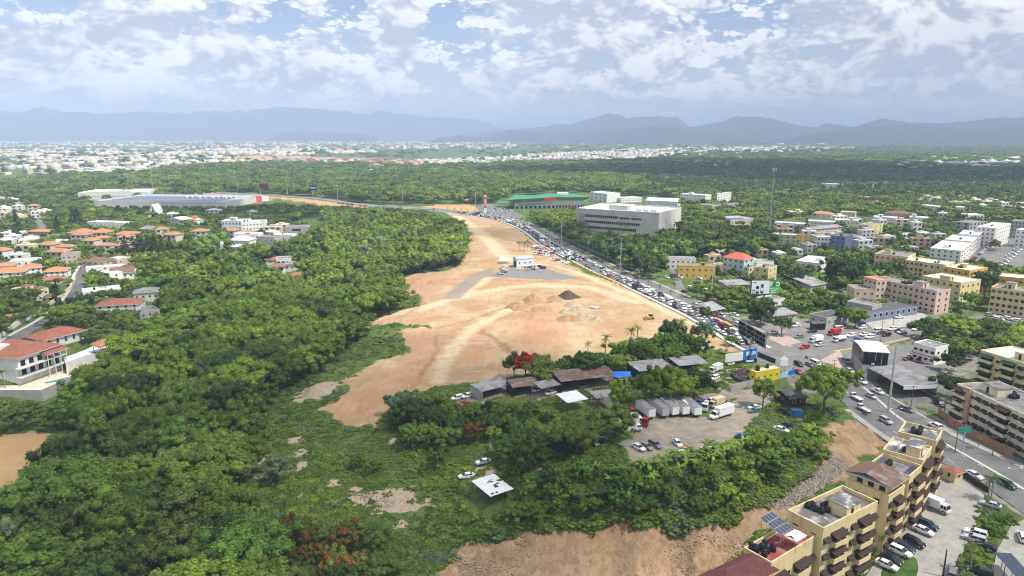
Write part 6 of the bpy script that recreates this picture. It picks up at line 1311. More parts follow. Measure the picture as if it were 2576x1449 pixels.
def textobj(s, size, loc, parent, mat, name='lettering', bold=.02):
    cu = bpy.data.curves.new(name, 'FONT'); cu.body = s; cu.size = size; cu.align_x = 'CENTER'; cu.align_y = 'CENTER'; cu.extrude = .02; cu.offset = bold; cu.resolution_u = 2; cu.materials.append(mat)
    t_ = bpy.data.objects.new('tmp_text', cu); COL.objects.link(t_); bpy.context.view_layer.update()
    me = bpy.data.meshes.new_from_object(t_.evaluated_get(bpy.context.evaluated_depsgraph_get())); bpy.data.objects.remove(t_)
    o = bpy.data.objects.new(name, me); COL.objects.link(o); o.parent = parent; o.location = loc; o.rotation_euler = (R(90), 0, 0); return o
def board(name, label, TL, TR, hgt_px, post_px, mats_, frame='black', depth=.5, ybase=None, two=False):
    """billboard facing the camera side: its near face carries the print; TL, TR are the top corners"""
    pb = G(*post_px); cxp = (TL[0] + TR[0]) / 2; k = pb.y / ray(cxp, TL[1]).y
    def at(px, py): d = ray(px, py); t = pb.y / d.y; return Vector((d.x * t, pb.y, CAMH + d.z * t))
    a, b = at(*TL), at(*TR); lo = at(TL[0], TL[1] + hgt_px); w = b.x - a.x; h = a.z - lo.z; c = (a + b) / 2
    root = empty(name, pb, 0); tag(root, label, 'billboard'); zc = (a.z + b.z) / 2 - h / 2 - pb.z
    mb = MB(); mb.tube((0, depth * .6, -.5), (0, depth * .6, zc - h / 2 + .3), .12 + .02 * min(w, 12), .12 + .02 * min(w, 12), M['dgreen' if frame == 'dgreen' else 'pole'], 10); mb.build('post', root)
    ox = c.x - pb.x
    mb = MB(); mb.box(ox - w / 2 - .15, ox + w / 2 + .15, 0, depth, zc - h / 2 - .2, zc + h / 2 + .2, M[frame]); mb.build('frame', root)
    x = ox - w / 2
    for i, (f, m) in enumerate(mats_):
        mb = MB(); mb.box(x, x + w * f, -.06, -.003, zc - h / 2, zc + h / 2, M[m]); mb.build('print_panel', root); x += w * f
    return root, ox, zc, w, h
def signs():
    r_, ox, z, w, h = board('billboard', 'large paint advertisement billboard with green panel on a dark post', (1892,708), (1962,704), 33, (1921,778), ((.64, 'signwhite'), (.36, 'signgreen')), 'dgreen', 1.2)
    gx = ox + w * .32
    textobj('P', h * .50, (gx - w * .105, -.09, z + h * .22), r_, M['signtext'], bold=.05); textobj('R', h * .50, (gx, -.11, z + h * .22), r_, M['signnavy'], bold=.05); textobj('O', h * .50, (gx + w * .105, -.09, z + h * .22), r_, M['signtext'], bold=.05)
    textobj('PINTURA', h * .17, (gx, -.09, z - h * .12), r_, M['signtext'], bold=.02)
    for k in (0, 1): mb = MB(); mb.box(gx - w * .13, gx + w * (.08 - .02 * k), -.08, -.061, z - h * (.30 + .14 * k), z - h * (.25 + .14 * k), M['signtext']); mb.build('small_print', r_)
    for u, hh, m in ((-.42, .40, 'signlb'), (-.285, .74, 'signnavy'), (-.12, .92, 'signgreen')):      # paint tubs
        x = ox + w * u; mb = MB(); mb.tube((x, -.09, z - h * .5 + h * .03), (x, -.09, z - h * .5 + h * hh * .8), w * .055, w * .055, M[m], 12); mb.v = [(p[0], -.062 - max(0, .12 - abs(p[1] + .09) * .02) * .3, p[2]) for p in mb.v]; mb.build('printed_tub', r_)
        mb = MB(); mb.box(x - w * .04, x + w * .04, -.12, -.10, z - h * .5 + h * hh * .25, z - h * .5 + h * hh * .5, M['signtext']); mb.build('printed_label', r_)
    mb = MB(); mb.box(ox - w * .46, ox - w * .34, -.08, -.061, z + h * .30, z + h * .38, M['signred']); mb.build('printed_logo', r_)
    # bare billboard seen from behind
    pb = G(1885.5, 905); k = pb.y
    def at(px, py): d = ray(px, py); t = pb.y / d.y; return Vector((d.x * t - pb.x, 0, CAMH + d.z * t - pb.z))
    a, b, c, d_ = at(1868.6, 812), at(1916, 833), at(1913.5, 867), at(1867.5, 845); yaw = Vector((0, 5.0, 0))
    a, d_ = a + yaw, d_ + yaw; b, c = b - yaw, c - yaw
    root = empty('billboard', pb); tag(root, 'bare black billboard frame seen from behind on a pale post', 'billboard')
    mb = MB(); q = Vector((.35, .1, 0)); mb.hexa([d_, c, c + q, d_ + q, a, b, b + q, a + q], M['black']); mb.build('backing_sheet', root)
    off = (b - a).cross(Vector((0, 0, 1))).normalized() * .18
    for t in (0, .3, .62, 1): mb = MB(); mb.tube(a.lerp(b, t) + off, d_.lerp(c, t) + off, .09, .09, M['pole'], 5); mb.build('upright', root)
    for t in (0, .33, .66, 1): mb = MB(); mb.tube(a.lerp(d_, t) + off, b.lerp(c, t) + off, .08, .08, M['pole'], 5); mb.build('rail', root)
    for t in (.0, .31, .62): mb = MB(); mb.tube(a.lerp(b, t + .3) + off * 1.6, d_.lerp(c, t) + off * 1.6, .06, .06, M['pole'], 5); mb.build('brace', root)
    m0 = (d_ + c) / 2; mb = MB(); mb.box(m0.x - 2.5, m0.x + 2.5, m0.y - .8, m0.y - .3, m0.z + .6, m0.z + .7, M['pole']); mb.build('catwalk', root)
    mb = MB(); mb.tube((0, 0, -.5), (0, 0, m0.z + 1.2), .5, .45, M['pole'], 10); mb.build('post', root)
    r_, ox, z, w, h = board('billboard', 'dark maroon billboard beyond the small white restaurant', (652,462), (674,462), 13, (656,497), ((1, 'signmar'),))
    r_, ox, z, w, h = board('billboard', 'navy billboard with white lettering on a lattice post by the far road', (778,467), (797,466), 12, (788,500), ((1, 'signnavy'),), 'signnavy')
    textobj('PriceSmart', h * .26, (ox, -.1, z), r_, M['signtext'], bold=.1)
    r_, ox, z, w, h = board('sign', 'white sign with a round top on a yellow post at the junction', (1964,903), (1982,903), 17, (1973,940), ((1, 'signwhite'),), 'signwhite', .2)
    mb = MB(); mb.tube((ox, .1, z + h * .5 + .5), (ox, .2, z + h * .5 + .5), .75, .75, M['signwhite'], 14); mb.build('round_top', r_)
    board('sign', 'small green direction sign on the roadside gantry', (2412,1077), (2442,1077), 11, (2420,1138), ((1, 'signteal'),), 'signteal', .12)
    # store totem
    p = G(1221, 536); h = ztop(p, 1221, 491) - p.z; root = empty('totem_sign', p); tag(root, 'tall white totem sign with red letters before the green store', 'sign')
    mb = MB(); mb.box(-1.5, 1.5, -.4, .4, -.5, h, M['signwhite']); mb.build('panel', root); mb = MB(); mb.box(-1.3, 1.3, -.46, -.405, h * .28, h * .92, M['signred']); mb.build('red_field', root)
    t = textobj('JUMBO', 2.3, (0, -.5, h * .6), root, M['signtext'], bold=.05); t.rotation_euler = (R(90), R(-90), 0)
    # hoarding: white and blue sign wall with a black strip
    for pts, hgt, m, lab, nm in (([(1824,916),(1868,911)], 4.2, 'white', 'white half of the roadside sign wall', 'sign_wall'), ([(1868,911),(1902,905)], 5.0, 'signblue', 'bright blue sign wall with a white emblem', 'sign_wall'), ([(1824,922),(1904,911)], 1.6, 'black', 'long black banner with white lettering below the sign wall', 'banner'), ([(1962,954),(2002,939)], 2.2, 'signlb', 'grey and blue banner on the fence by the junction', 'banner'), ([(1905,896),(1950,915)], 2.0, 'dgreen', 'dark green hoarding leading to the junction', 'hoarding')):
        a, b = G(*pts[0]), G(*pts[1]); rz = math.atan2(b.y - a.y, b.x - a.x); L_ = (b - a).length; root = empty(nm, a, rz); tag(root, lab, nm.replace('_', ' '))
        mb = MB(); mb.box(0, L_, 0, .12, -.4, hgt, M[m]); mb.build('panel', root)
        for k in range(int(L_ / 4) + 1): mb = MB(); mb.tube((k * 4, .3, -.5), (k * 4, .3, hgt), .06, .06, M['steel'], 5); mb.build('post', root)
        if m == 'signblue':
            mb = MB(); mb.box(L_ * .24, L_ * .52, -.05, -.004, hgt * .50, hgt * .82, M['signwhite']); e = mb.build('emblem', root); mb = MB(); mb.box(L_ * .30, L_ * .46, -.07, -.055, hgt * .58, hgt * .64, M['signblue']); mb.box(L_ * .34, L_ * .48, -.07, -.055, hgt * .68, hgt * .73, M['signblue']); mb.build('emblem_mark', e)
            for k in range(3): mb = MB(); mb.box(L_ * .62, L_ * .92, -.05, -.004, hgt * (.52 + .1 * k), hgt * (.56 + .1 * k), M['signwhite']); mb.build('lettering', root)
        if m == 'black':
            for u0, u1, v in ((.06, .30, .6), (.1, .3, .32), (.64, .88, .62), (.66, .9, .36)): mb = MB(); mb.box(L_ * u0, L_ * u1, -.05, -.004, hgt * v, hgt * (v + .16), M['signtext']); mb.build('lettering', root)
            mb = MB(); mb.tube((L_ * .47, -.04, hgt * .6), (L_ * .47, -.004, hgt * .6), .8, .8, M['signmar'], 16); mb.build('round_badge', root)
        if m == 'signlb': mb = MB(); mb.box(L_ * .5, L_ * .97, -.05, -.004, .2, hgt - .1, M['signblue']); mb.build('blue_half', root)
    # blue steel box and kiosks
    p = G(2003, 1050); root = empty('container', p, -.3); tag(root, 'blue steel box standing on the grassy bank', 'container'); mb = MB(); mb.box(-1.6, 1.6, -1.2, 1.2, -.3, 2.6, M['cont_b']); mb.build('body', root)
    for k in range(6): mb = MB(); mb.box(-1.5 + k * .52, -1.35 + k * .52, -1.25, -1.2, 0, 2.4, M['cont_b']); mb.build('rib', root)
    mb = MB(); mb.box(-1.65, 1.65, -1.26, 1.26, 2.6, 2.68, M['cont_b']); mb.build('lid', root)
    p = G(2056, 828); root = empty('kiosk', p, .1); tag(root, 'black box kiosk by the cross street', 'kiosk'); mb = MB(); mb.box(-3, 3, -1.5, 1.5, -.2, 3.2, M['black'], M['darkroof']); mb.build('body', root); mb = MB(); mb.box(-3.3, 3.3, -2.2, 1.8, 3.2, 3.35, M['darkroof']); mb.build('roof', root)
    p = G(1996, 1012); block('hut', 'dark wooden hut on the bank beside the road', (1988,1003), (2028,998), 8, 3.2, 'awnb', 'darkroof', 1, 2, 1, 'hut', 'gable', rise=1.2)
    # solar carport at the lower right
    canopy('solar_carport', 'carport roofed with blue solar panels at the lower right corner', (2556,1452), (2600,1455), 8, 1.6, 'panel', (3, 3), 'carport', sheets=6)
    # yellow barrier blocks along the avenue
    off_ = offset(AVE, -7.8); acc = 0; last = -9; n = 0
    unit = MB(); unit.hexa([(-1, -.3, 0), (1, -.3, 0), (1, .3, 0), (-1, .3, 0), (-.95, -.12, .9), (.95, -.12, .9), (.95, .12, .9), (-.95, .12, .9)], M['cont_y']); um = unit.mesh('barrier_block')
    for i in range(20, len(off_) - 1):
        d = (off_[i + 1] - off_[i]); L_ = d.length
        if not (300 < off_[i].y < 560): continue
        for k in range(int(L_ / 2.6)):
            p = off_[i] + d * ((k + .5) * 2.6 / L_)
            if n < 110: tag(link('barrier_block', um, None, (p.x, p.y, gz(p.x, p.y)), math.atan2(d.y, d.x)), 'yellow road barrier block along the earthworks edge', 'barrier', 'yellow barrier blocks along the avenue'); n += 1
signs()
# ------------------------------------------------------------------ earth mounds, scrap, rubble
def mound(px, py, wx, wy, h, mat, label, seed):
    c = G(px, py); rx = (G(px + wx, py) - c).length; ry = max(2.0, (G(px, py - wy) - c).length); n, m_ = 36, 16; V = []; Fq = []
    a, t = np.meshgrid(np.linspace(0, 2 * np.pi, n, endpoint=False), np.linspace(0, 1, m_), indexing='ij')
    k = 1 + (fbm(np.cos(a) * 1.5 + seed, np.sin(a) * 1.5 + seed, seed, 3) - .5) * .7
    x = np.cos(a) * t * rx * k; y = np.sin(a) * t * ry * k
    z = h * (np.cos(np.pi * t) * .5 + .5) ** .85 * (.45 + 1.1 * fbm(x / (rx * .5) + seed, y / (ry * .5), seed + 9, 4)) + (fbm(x / 1.2, y / 1.2, seed + 4, 3) - .5) * .5 * (t < .95)
    gg = GZ(c.x + x, c.y + y) - c.z; z = z + gg - .35 * (t > .97) - .12
    idx = np.arange(n * m_).reshape(n, m_); F_ = np.stack([idx[:, :-1], np.roll(idx, -1, 0)[:, :-1], np.roll(idx, -1, 0)[:, 1:], idx[:, 1:]], -1).reshape(-1, 4)[:, ::-1]
    me = npmesh('earth_mound', np.stack([x, y, z], -1).reshape(-1, 3), F_, [M[mat]], smooth=True)
    tag(link('earth_mound', me, None, c), label, 'mound', 'earth heaps on the site')
for i, a in enumerate([(1428,747,34,8,3.0,'moundd','tall dark soil heap on the earthworks'),(1338,757,28,9,3.6,'moundb','brown soil heap left of the dark one'),(1300,770,30,8,2.6,'moundb','low reddish heap at the left end'),(1395,752,25,7,1.8,'moundb','low tracked heap between the two big ones'),(1440,770,28,7,2.4,'moundg','grey sand heap behind the others'),(1455,783,30,7,2.6,'moundg','long grey sand heap in the middle'),(1420,788,20,6,2.0,'moundg','pale sand heap at the front'),(1470,795,25,6,2.2,'moundg','grey sand heap near the puddle'),(1435,803,35,8,2.6,'moundb','ochre heap in front of the sand heaps'),(1500,805,22,6,1.5,'moundg','flat grey heap at the right end'),(1360,777,30,6,1.2,'moundb','low broken bank before the heaps'),(1470,918,60,14,3.2,'moundb','brown heap against the palm trees'),(1358,640,18,4,1.6,'moundb','small heap under the bare trees'),(1550,718,12,3,1.0,'moundg','little gravel heap by the avenue'),(795,985,40,16,2.4,'moundg','grey rubble heap in the weeds')]): mound(*a, i + 3)
def rubble(name, label, poly, count, smin, smax, seed, mat='stone', lift=0):
    P = GP(poly); r2 = np.random.default_rng(seed); xs = [p.x for p in P]; ys = [p.y for p in P]; x = r2.uniform(min(xs), max(xs), count * 4); y = r2.uniform(min(ys), max(ys), count * 4); k = inpoly(x, y, P); x, y = x[k][:count], y[k][:count]; n = len(x)
    base = np.array([(-1, -1, -1), (1, -1, -1), (1, 1, -1), (-1, 1, -1), (-1, -1, 1), (1, -1, 1), (1, 1, 1), (-1, 1, 1)], float)
    s = r2.uniform(smin, smax, (n, 1, 3)); V = base[None] * s * (1 + r2.uniform(-.35, .35, (n, 8, 3))); a = r2.uniform(0, 6.28, n); c, sn = np.cos(a)[:, None], np.sin(a)[:, None]
    X = V[..., 0] * c - V[..., 1] * sn; Y = V[..., 0] * sn + V[..., 1] * c; V = np.stack([X + x[:, None], Y + y[:, None], V[..., 2] + GZ(x, y)[:, None] + lift], -1).reshape(-1, 3)
    f = np.array([(0, 3, 2, 1), (4, 5, 6, 7), (0, 1, 5, 4), (1, 2, 6, 5), (2, 3, 7, 6), (3, 0, 4, 7)]); Fq = (f[None] + (np.arange(n) * 8)[:, None, None]).reshape(-1, 4)
    tag(link(name, npmesh(name, V, Fq, [M[mat]])), label, None, None, 'stuff')
rubble('rubble', 'band of broken stones along the foot of the earth bank', [(2095,1135),(2140,1175),(2090,1215),(2010,1262),(1955,1290),(1945,1275),(2010,1225),(2060,1185)], 1100, .10, .42, 3, lift=.05)
rubble('rubble', 'scattered pale stones on the bare cutting', CUT[:-2], 3400, .04, .2, 5, 'moundg')
rubble('rubble', 'pale rubble and litter at the foot of the flame tree', [(980,1430),(1180,1340),(1240,1400),(1180,1470),(1000,1490)], 700, .06, .2, 6)
rubble('scrap_heap', 'dark heap of scrap metal behind the yellow shop', [(1850,958),(1838,945),(1870,930),(1886,938),(1890,955),(1880,966)], 520, .12, .5, 7, 'black', .5)
rubble('scrap_heap', 'pale sheets of scrap on the dark heap', [(1850,958),(1838,945),(1870,930),(1886,938),(1890,955),(1880,966)], 120, .05, .35, 8, 'rust', .9)
rubble('rubble', 'stones and litter in the weeds', [(870,1240),(1080,1235),(1085,1290),(950,1280)], 420, .06, .2, 9)
def bulldozer():
    p = G(1633, 803); o = empty('bulldozer', p, R(200)); tag(o, 'small yellow bulldozer alone on the earthworks', 'bulldozer')
    for s in (-1, 1):
        mb = MB(); pr = [(-2, .1), (-2.2, .5), (-1.9, .95), (1.5, .95), (1.9, .5), (1.6, .1)]; a = [(x, s * 1.1 - .25, z) for x, z in pr]; b = [(x, s * 1.1 + .25, z) for x, z in pr]
        for i in range(6): mb.poly([a[i], a[(i + 1) % 6], b[(i + 1) % 6], b[i]], M['black'])
        mb.poly(a, M['black']); mb.poly(list(reversed(b)), M['black']); mb.build('track', o)
    mb = MB(); mb.box(-1.9, 1.6, -.8, .8, .7, 1.5, M['yline']); mb.box(.2, 1.6, -.6, .6, 1.5, 2.0, M['yline']); mb.build('body', o)
    mb = MB(); mb.box(-1.5, .1, -.75, .75, 1.5, 2.7, M['glass']); mb.build('cab', o); mb = MB(); mb.box(-1.6, .2, -.85, .85, 2.7, 2.85, M['yline']); mb.build('cab_roof', o)
    mb = MB(); mb.hexa([(2.3, -1.7, .1), (2.6, -1.7, .1), (2.6, 1.7, .1), (2.3, 1.7, .1), (2.2, -1.7, 1.2), (2.35, -1.7, 1.2), (2.35, 1.7, 1.2), (2.2, 1.7, 1.2)], M['yline']); mb.build('blade', o)
    for s in (-1, 1): mb = MB(); mb.tube((-.5, s * 1.45, .6), (2.3, s * 1.45, .6), .1, .1, M['yline'], 6); mb.build('push_arm', o)
bulldozer()
P_ = [W(*p, 0) for p in ((1482,769),(1500,768),(1512,772),(1503,776),(1488,774))]
mbp = MB(); mbp.poly([(p.x, p.y, gz(p.x, p.y) + .35) for p in P_], pm('puddle', (.35, .33, .30), .05, .05, .5, spec=.8)); tag(mbp.build('puddle'), 'pale puddle beside the sand heaps', 'puddle')
# ------------------------------------------------------------------ vegetation
ICO = None
def ico():
    global ICO
    if ICO is None:
        bm = bmesh.new(); bmesh.ops.create_icosphere(bm, subdivisions=1, radius=1.0); ICO = (np.array([v.co[:] for v in bm.verts]), np.array([[v.index for v in f.verts] for f in bm.faces])); bm.free()
    return ICO
def leaves(seed, C, cr, cd, per, leaf, bias=.6, flat=.3):
    """leaf faces on shells round clump centres C (n,3) with radii cr and outward directions cd"""
    r2 = np.random.default_rng(seed); n = len(C); N = n * per
    u = r2.normal(size=(n, per, 3)); u /= np.linalg.norm(u, axis=-1, keepdims=True)
    u = u + bias * cd[:, None] + np.array([0, 0, flat]); u /= np.linalg.norm(u, axis=-1, keepdims=True)
    P = (C[:, None] + u * (cr[:, None, None] * r2.uniform(.72, 1.08, (n, per, 1)))).reshape(N, 3)
    nr = u.reshape(N, 3) + r2.normal(size=(N, 3)) * .45; nr /= np.linalg.norm(nr, axis=-1, keepdims=True)
    t = np.cross(nr, r2.normal(size=(N, 3))); t /= np.linalg.norm(t, axis=-1, keepdims=True); b = np.cross(nr, t)
    s1 = leaf * r2.uniform(.55, 1.25, (N, 1)); s2 = s1 * .62
    V = np.stack([P - t * s1, P - b * s2, P + t * s1, P + b * s2], 1).reshape(-1, 3); Fq = np.arange(N * 4).reshape(N, 4)
    sh = (r2.uniform(.72, 1.22, (n, 1)) * r2.uniform(.82, 1.18, (n, per))).reshape(N)
    return V, Fq, np.repeat(sh, 4)
def crown_mesh(name, seed, Rr, zc, Hc, ncl, per, leaf, mat, crf=.27, core=True, low=-.35, accent=None):
    r2 = np.random.default_rng(seed); d = r2.normal(size=(ncl * 4, 3)); d /= np.linalg.norm(d, axis=1, keepdims=True); d = d[d[:, 2] > low][:ncl]; ncl = len(d)
    k = r2.uniform(.55, 1.0, ncl) ** .6 * (1 + .25 * r2.normal(size=ncl).clip(-1, 1))
    lob = 1 + .34 * np.sin(np.arctan2(d[:, 1], d[:, 0]) * r2.integers(2, 5) + r2.uniform(0, 6)) * (1 - np.abs(d[:, 2])) + .18 * np.sin(d[:, 2] * 5 + r2.uniform(0, 6)); k = k * lob
    C = np.stack([d[:, 0] * Rr * k * .86, d[:, 1] * Rr * k * .86, zc + d[:, 2] * Hc * k], 1); cr = Rr * crf * r2.uniform(.7, 1.35, ncl)
    V, Fq, sh = leaves(seed + 1, C, cr, d, per, leaf); me_parts = [(V, np.stack([Fq[:, 0], Fq[:, 1], Fq[:, 2]], 1), sh), ]
    tris = np.concatenate([Fq[:, [0, 1, 2]], Fq[:, [0, 2, 3]]]); mi = None
    if accent is not None:
        acc = (np.arange(len(Fq)) // per) % accent[1] == 0; mi = np.concatenate([acc, acc]).astype(int)
    if core:
        iv, fi = ico(); cv = (C[:, None] + iv[None] * (cr * .80)[:, None, None] * (1 + r2.uniform(-.25, .2, (ncl, len(iv), 1)))).reshape(-1, 3); cf = (fi[None] + (np.arange(ncl) * len(iv))[:, None, None]).reshape(-1, 3) + len(V)
        V = np.concatenate([V, cv]); tris = np.concatenate([tris, cf]); sh = np.concatenate([sh, np.repeat(sh[::per * 4][:ncl] * .9, len(iv))])
        if mi is not None: mi = np.concatenate([mi, np.zeros(len(cf), int)])
    return npmesh(name, V, tris, [mat] + ([accent[0]] if accent else []), mi, sh)
def trunk_mesh(seed, h, r, spread, mat, limbs=5):
    rr = random.Random(seed); mb = MB(); z1 = h * .5; mb.tube((0, 0, -.6), (rr.uniform(-.2, .2), rr.uniform(-.2, .2), z1), r, r * .7, mat, 8)
    for k in range(limbs):
        a = k * 6.28 / limbs + rr.uniform(-.4, .4); mb.tube((0, 0, z1 * rr.uniform(.75, .98)), (math.cos(a) * spread, math.sin(a) * spread, h * rr.uniform(.72, .92)), r * .5, r * .14, mat, 5)
    return mb.mesh('trunk')
def palm_meshes(seed, h, nf=17, fl=3.2, coconut=False):
    rr = random.Random(seed); tb = MB(); bend = rr.uniform(-.5, .5); pts = [Vector((bend * (k / 5) ** 2, 0, -.5 + (h + .5) * k / 5)) for k in range(6)]
    for a, b in zip(pts[:-1], pts[1:]): tb.tube(a, b, .2 + .02 * (a.z < 1), .17, M['palmbark'], 7, False)
    top = pts[-1]; V = []; Fc = []; SH = []
    for k in range(nf):
        a = 2.4 * k + rr.uniform(-.2, .2); el = rr.uniform(-.35, 1.25) if k > 3 else rr.uniform(.8, 1.35); L_ = fl * rr.uniform(.85, 1.1); p = Vector(top); hd = Vector((math.cos(a), math.sin(a), 0)); side = Vector((-hd.y, hd.x, 0)); n = 9; prev = None; shv = rr.uniform(.8, 1.2)
        for j in range(n + 1):
            e = el - 1.5 * (j / n) ** 1.4; d = hd * math.cos(e) + Vector((0, 0, math.sin(e)))
            if j: p = p + d * (L_ / n)
            w = .62 * math.sin(math.pi * min(1, .12 + .88 * j / n)) ** .7 * fl / 3.2
            if j and j < n:
                for s in (-1, 1):                         # a pair of drooping leaflets at each step
                    q = p + side * s * w + d * w * .55 - Vector((0, 0, w * .42)); i = len(V); wd = d * (L_ / n * .42)
                    V += [tuple(p - wd), tuple(p + wd), tuple(q + wd * .3)]; Fc.append((i, i + 1, i + 2)); SH += [shv] * 3
    me = npmesh('crown', np.array(V), np.array(Fc), [LEAF['palm']], None, np.array(SH))
    return tb.mesh('trunk'), me
def banana_mesh(seed):
    rr = random.Random(seed); V = []; Fq = []; SH = []
    for st in range(3):
        bx, by = rr.uniform(-.9, .9), rr.uniform(-.9, .9); hh = rr.uniform(1.2, 2.4)
        for k in range(8):
            a = rr.uniform(0, 6.28); el = rr.uniform(.3, 1.35); hd = Vector((math.cos(a), math.sin(a), 0)); sd = Vector((-hd.y, hd.x, 0)); p = Vector((bx, by, hh)); L_ = rr.uniform(1.6, 2.5); prev = None; s_ = rr.uniform(.75, 1.25)
            for j in range(6):
                e = el - 1.35 * (j / 5); d = hd * math.cos(e) + Vector((0, 0, math.sin(e)))
                if j: p = p + d * L_ / 5
                w = .30 * (.35, 1, 1.1, 1, .75, .1)[j]; i = len(V); V += [tuple(p + sd * w - Vector((0, 0, w * .35))), tuple(p), tuple(p - sd * w - Vector((0, 0, w * .35)))]; SH += [s_] * 3
                if j: Fq += [(i - 3, i - 2, i + 1, i), (i - 2, i - 1, i + 2, i + 1)]
    return npmesh('leaves', np.array(V), np.array(Fq), [LEAF['banana']], None, np.array(SH))
def conifer_meshes(seed, h, w):
    r2 = np.random.default_rng(seed); n = 70; t = r2.uniform(0, 1, n) ** .8; a = r2.uniform(0, 6.28, n); rad = w * (1 - t) ** .8 * r2.uniform(.4, 1, n) + .15
    C = np.stack([np.cos(a) * rad, np.sin(a) * rad, h * (.1 + .88 * t)], 1); d = np.stack([np.cos(a), np.sin(a), np.full(n, -.2)], 1); cr = w * .34 * (1.15 - t)
    V, Fq, sh = leaves(seed, C, cr, d, 26, .28, .5, .2); iv, fi = ico(); cv = (C[:, None] + iv[None] * (cr * .7)[:, None, None]).reshape(-1, 3); cf = (fi[None] + (np.arange(n) * len(iv))[:, None, None]).reshape(-1, 3) + len(V)
    me = npmesh('crown', np.concatenate([V, cv]), np.concatenate([Fq[:, [0, 1, 2]], Fq[:, [0, 2, 3]], cf]), [LEAF['conifer']], None, np.concatenate([sh, np.full(len(cv), .9)]))
    mb = MB(); mb.tube((0, 0, -.5), (0, 0, h * .9), .28, .06, M['bark'], 6); return mb.mesh('trunk'), me
# crown library: unit trees about 10 m high, 5 m crown radius
SHAPES = [(5.2, 6.6, 3.0, 92), (4.4, 6.4, 3.6, 80), (6.4, 7.2, 2.0, 104), (4.9, 6.0, 3.9, 88), (5.8, 6.2, 2.6, 84)]
HI, MID, LOW, FAR = {}, {}, {}, {}
for i, (sp, mk) in enumerate((('green', 'green'), ('dark', 'dark'), ('olive', 'olive'), ('lime', 'lime'), ('silver', 'silver'), ('vine', 'vine'))):
    HI[sp] = [crown_mesh('crown', 100 + i * 10 + k, *SHAPES[k][:3], SHAPES[k][3], 64, .25, LEAF[mk], .19) for k in range(5)]
    MID[sp] = [crown_mesh('crown', 300 + i * 10 + k, *SHAPES[k][:3], 46, 26, .42, LEAF[mk], .24) for k in (0, 2, 4)]
    LOW[sp] = [crown_mesh('crown', 500 + i * 10 + k, *SHAPES[k][:3], 20, 11, .8, LEAF[mk], .32) for k in (0, 2)]
HI['flame'] = [crown_mesh('crown', 700 + k, *SHAPES[k][:3], 84, 60, .26, LEAF['olive'], .19, accent=(LEAF['flame'], 3)) for k in (0, 1)]
HI['blaze'] = [crown_mesh('crown', 720 + k, *SHAPES[k][:3], 80, 56, .26, LEAF['flame'], .19, accent=(LEAF['olive'], 3)) for k in (0, 1)]
HI['red'] = [crown_mesh('crown', 740, 4.0, 6.0, 3.8, 80, 50, .26, LEAF['redleaf'], .19)]
MID['flame'] = HI['blaze']; MID['red'] = HI['red']; MID['blaze'] = HI['blaze']
TRUNK = [trunk_mesh(k, 8.0, .26, 2.6, M['bark']) for k in range(3)]
PALMS = [palm_meshes(k, hh) for k, hh in ((1, 8.0), (2, 9.5), (3, 7.0))]; SPALM = [palm_meshes(9, 2.6, 12, 1.7), palm_meshes(10, 3.0, 12, 1.8)]
BAN = [banana_mesh(k) for k in range(3)]; CON = [conifer_meshes(k, 14.0, 2.6) for k in (1, 2)]
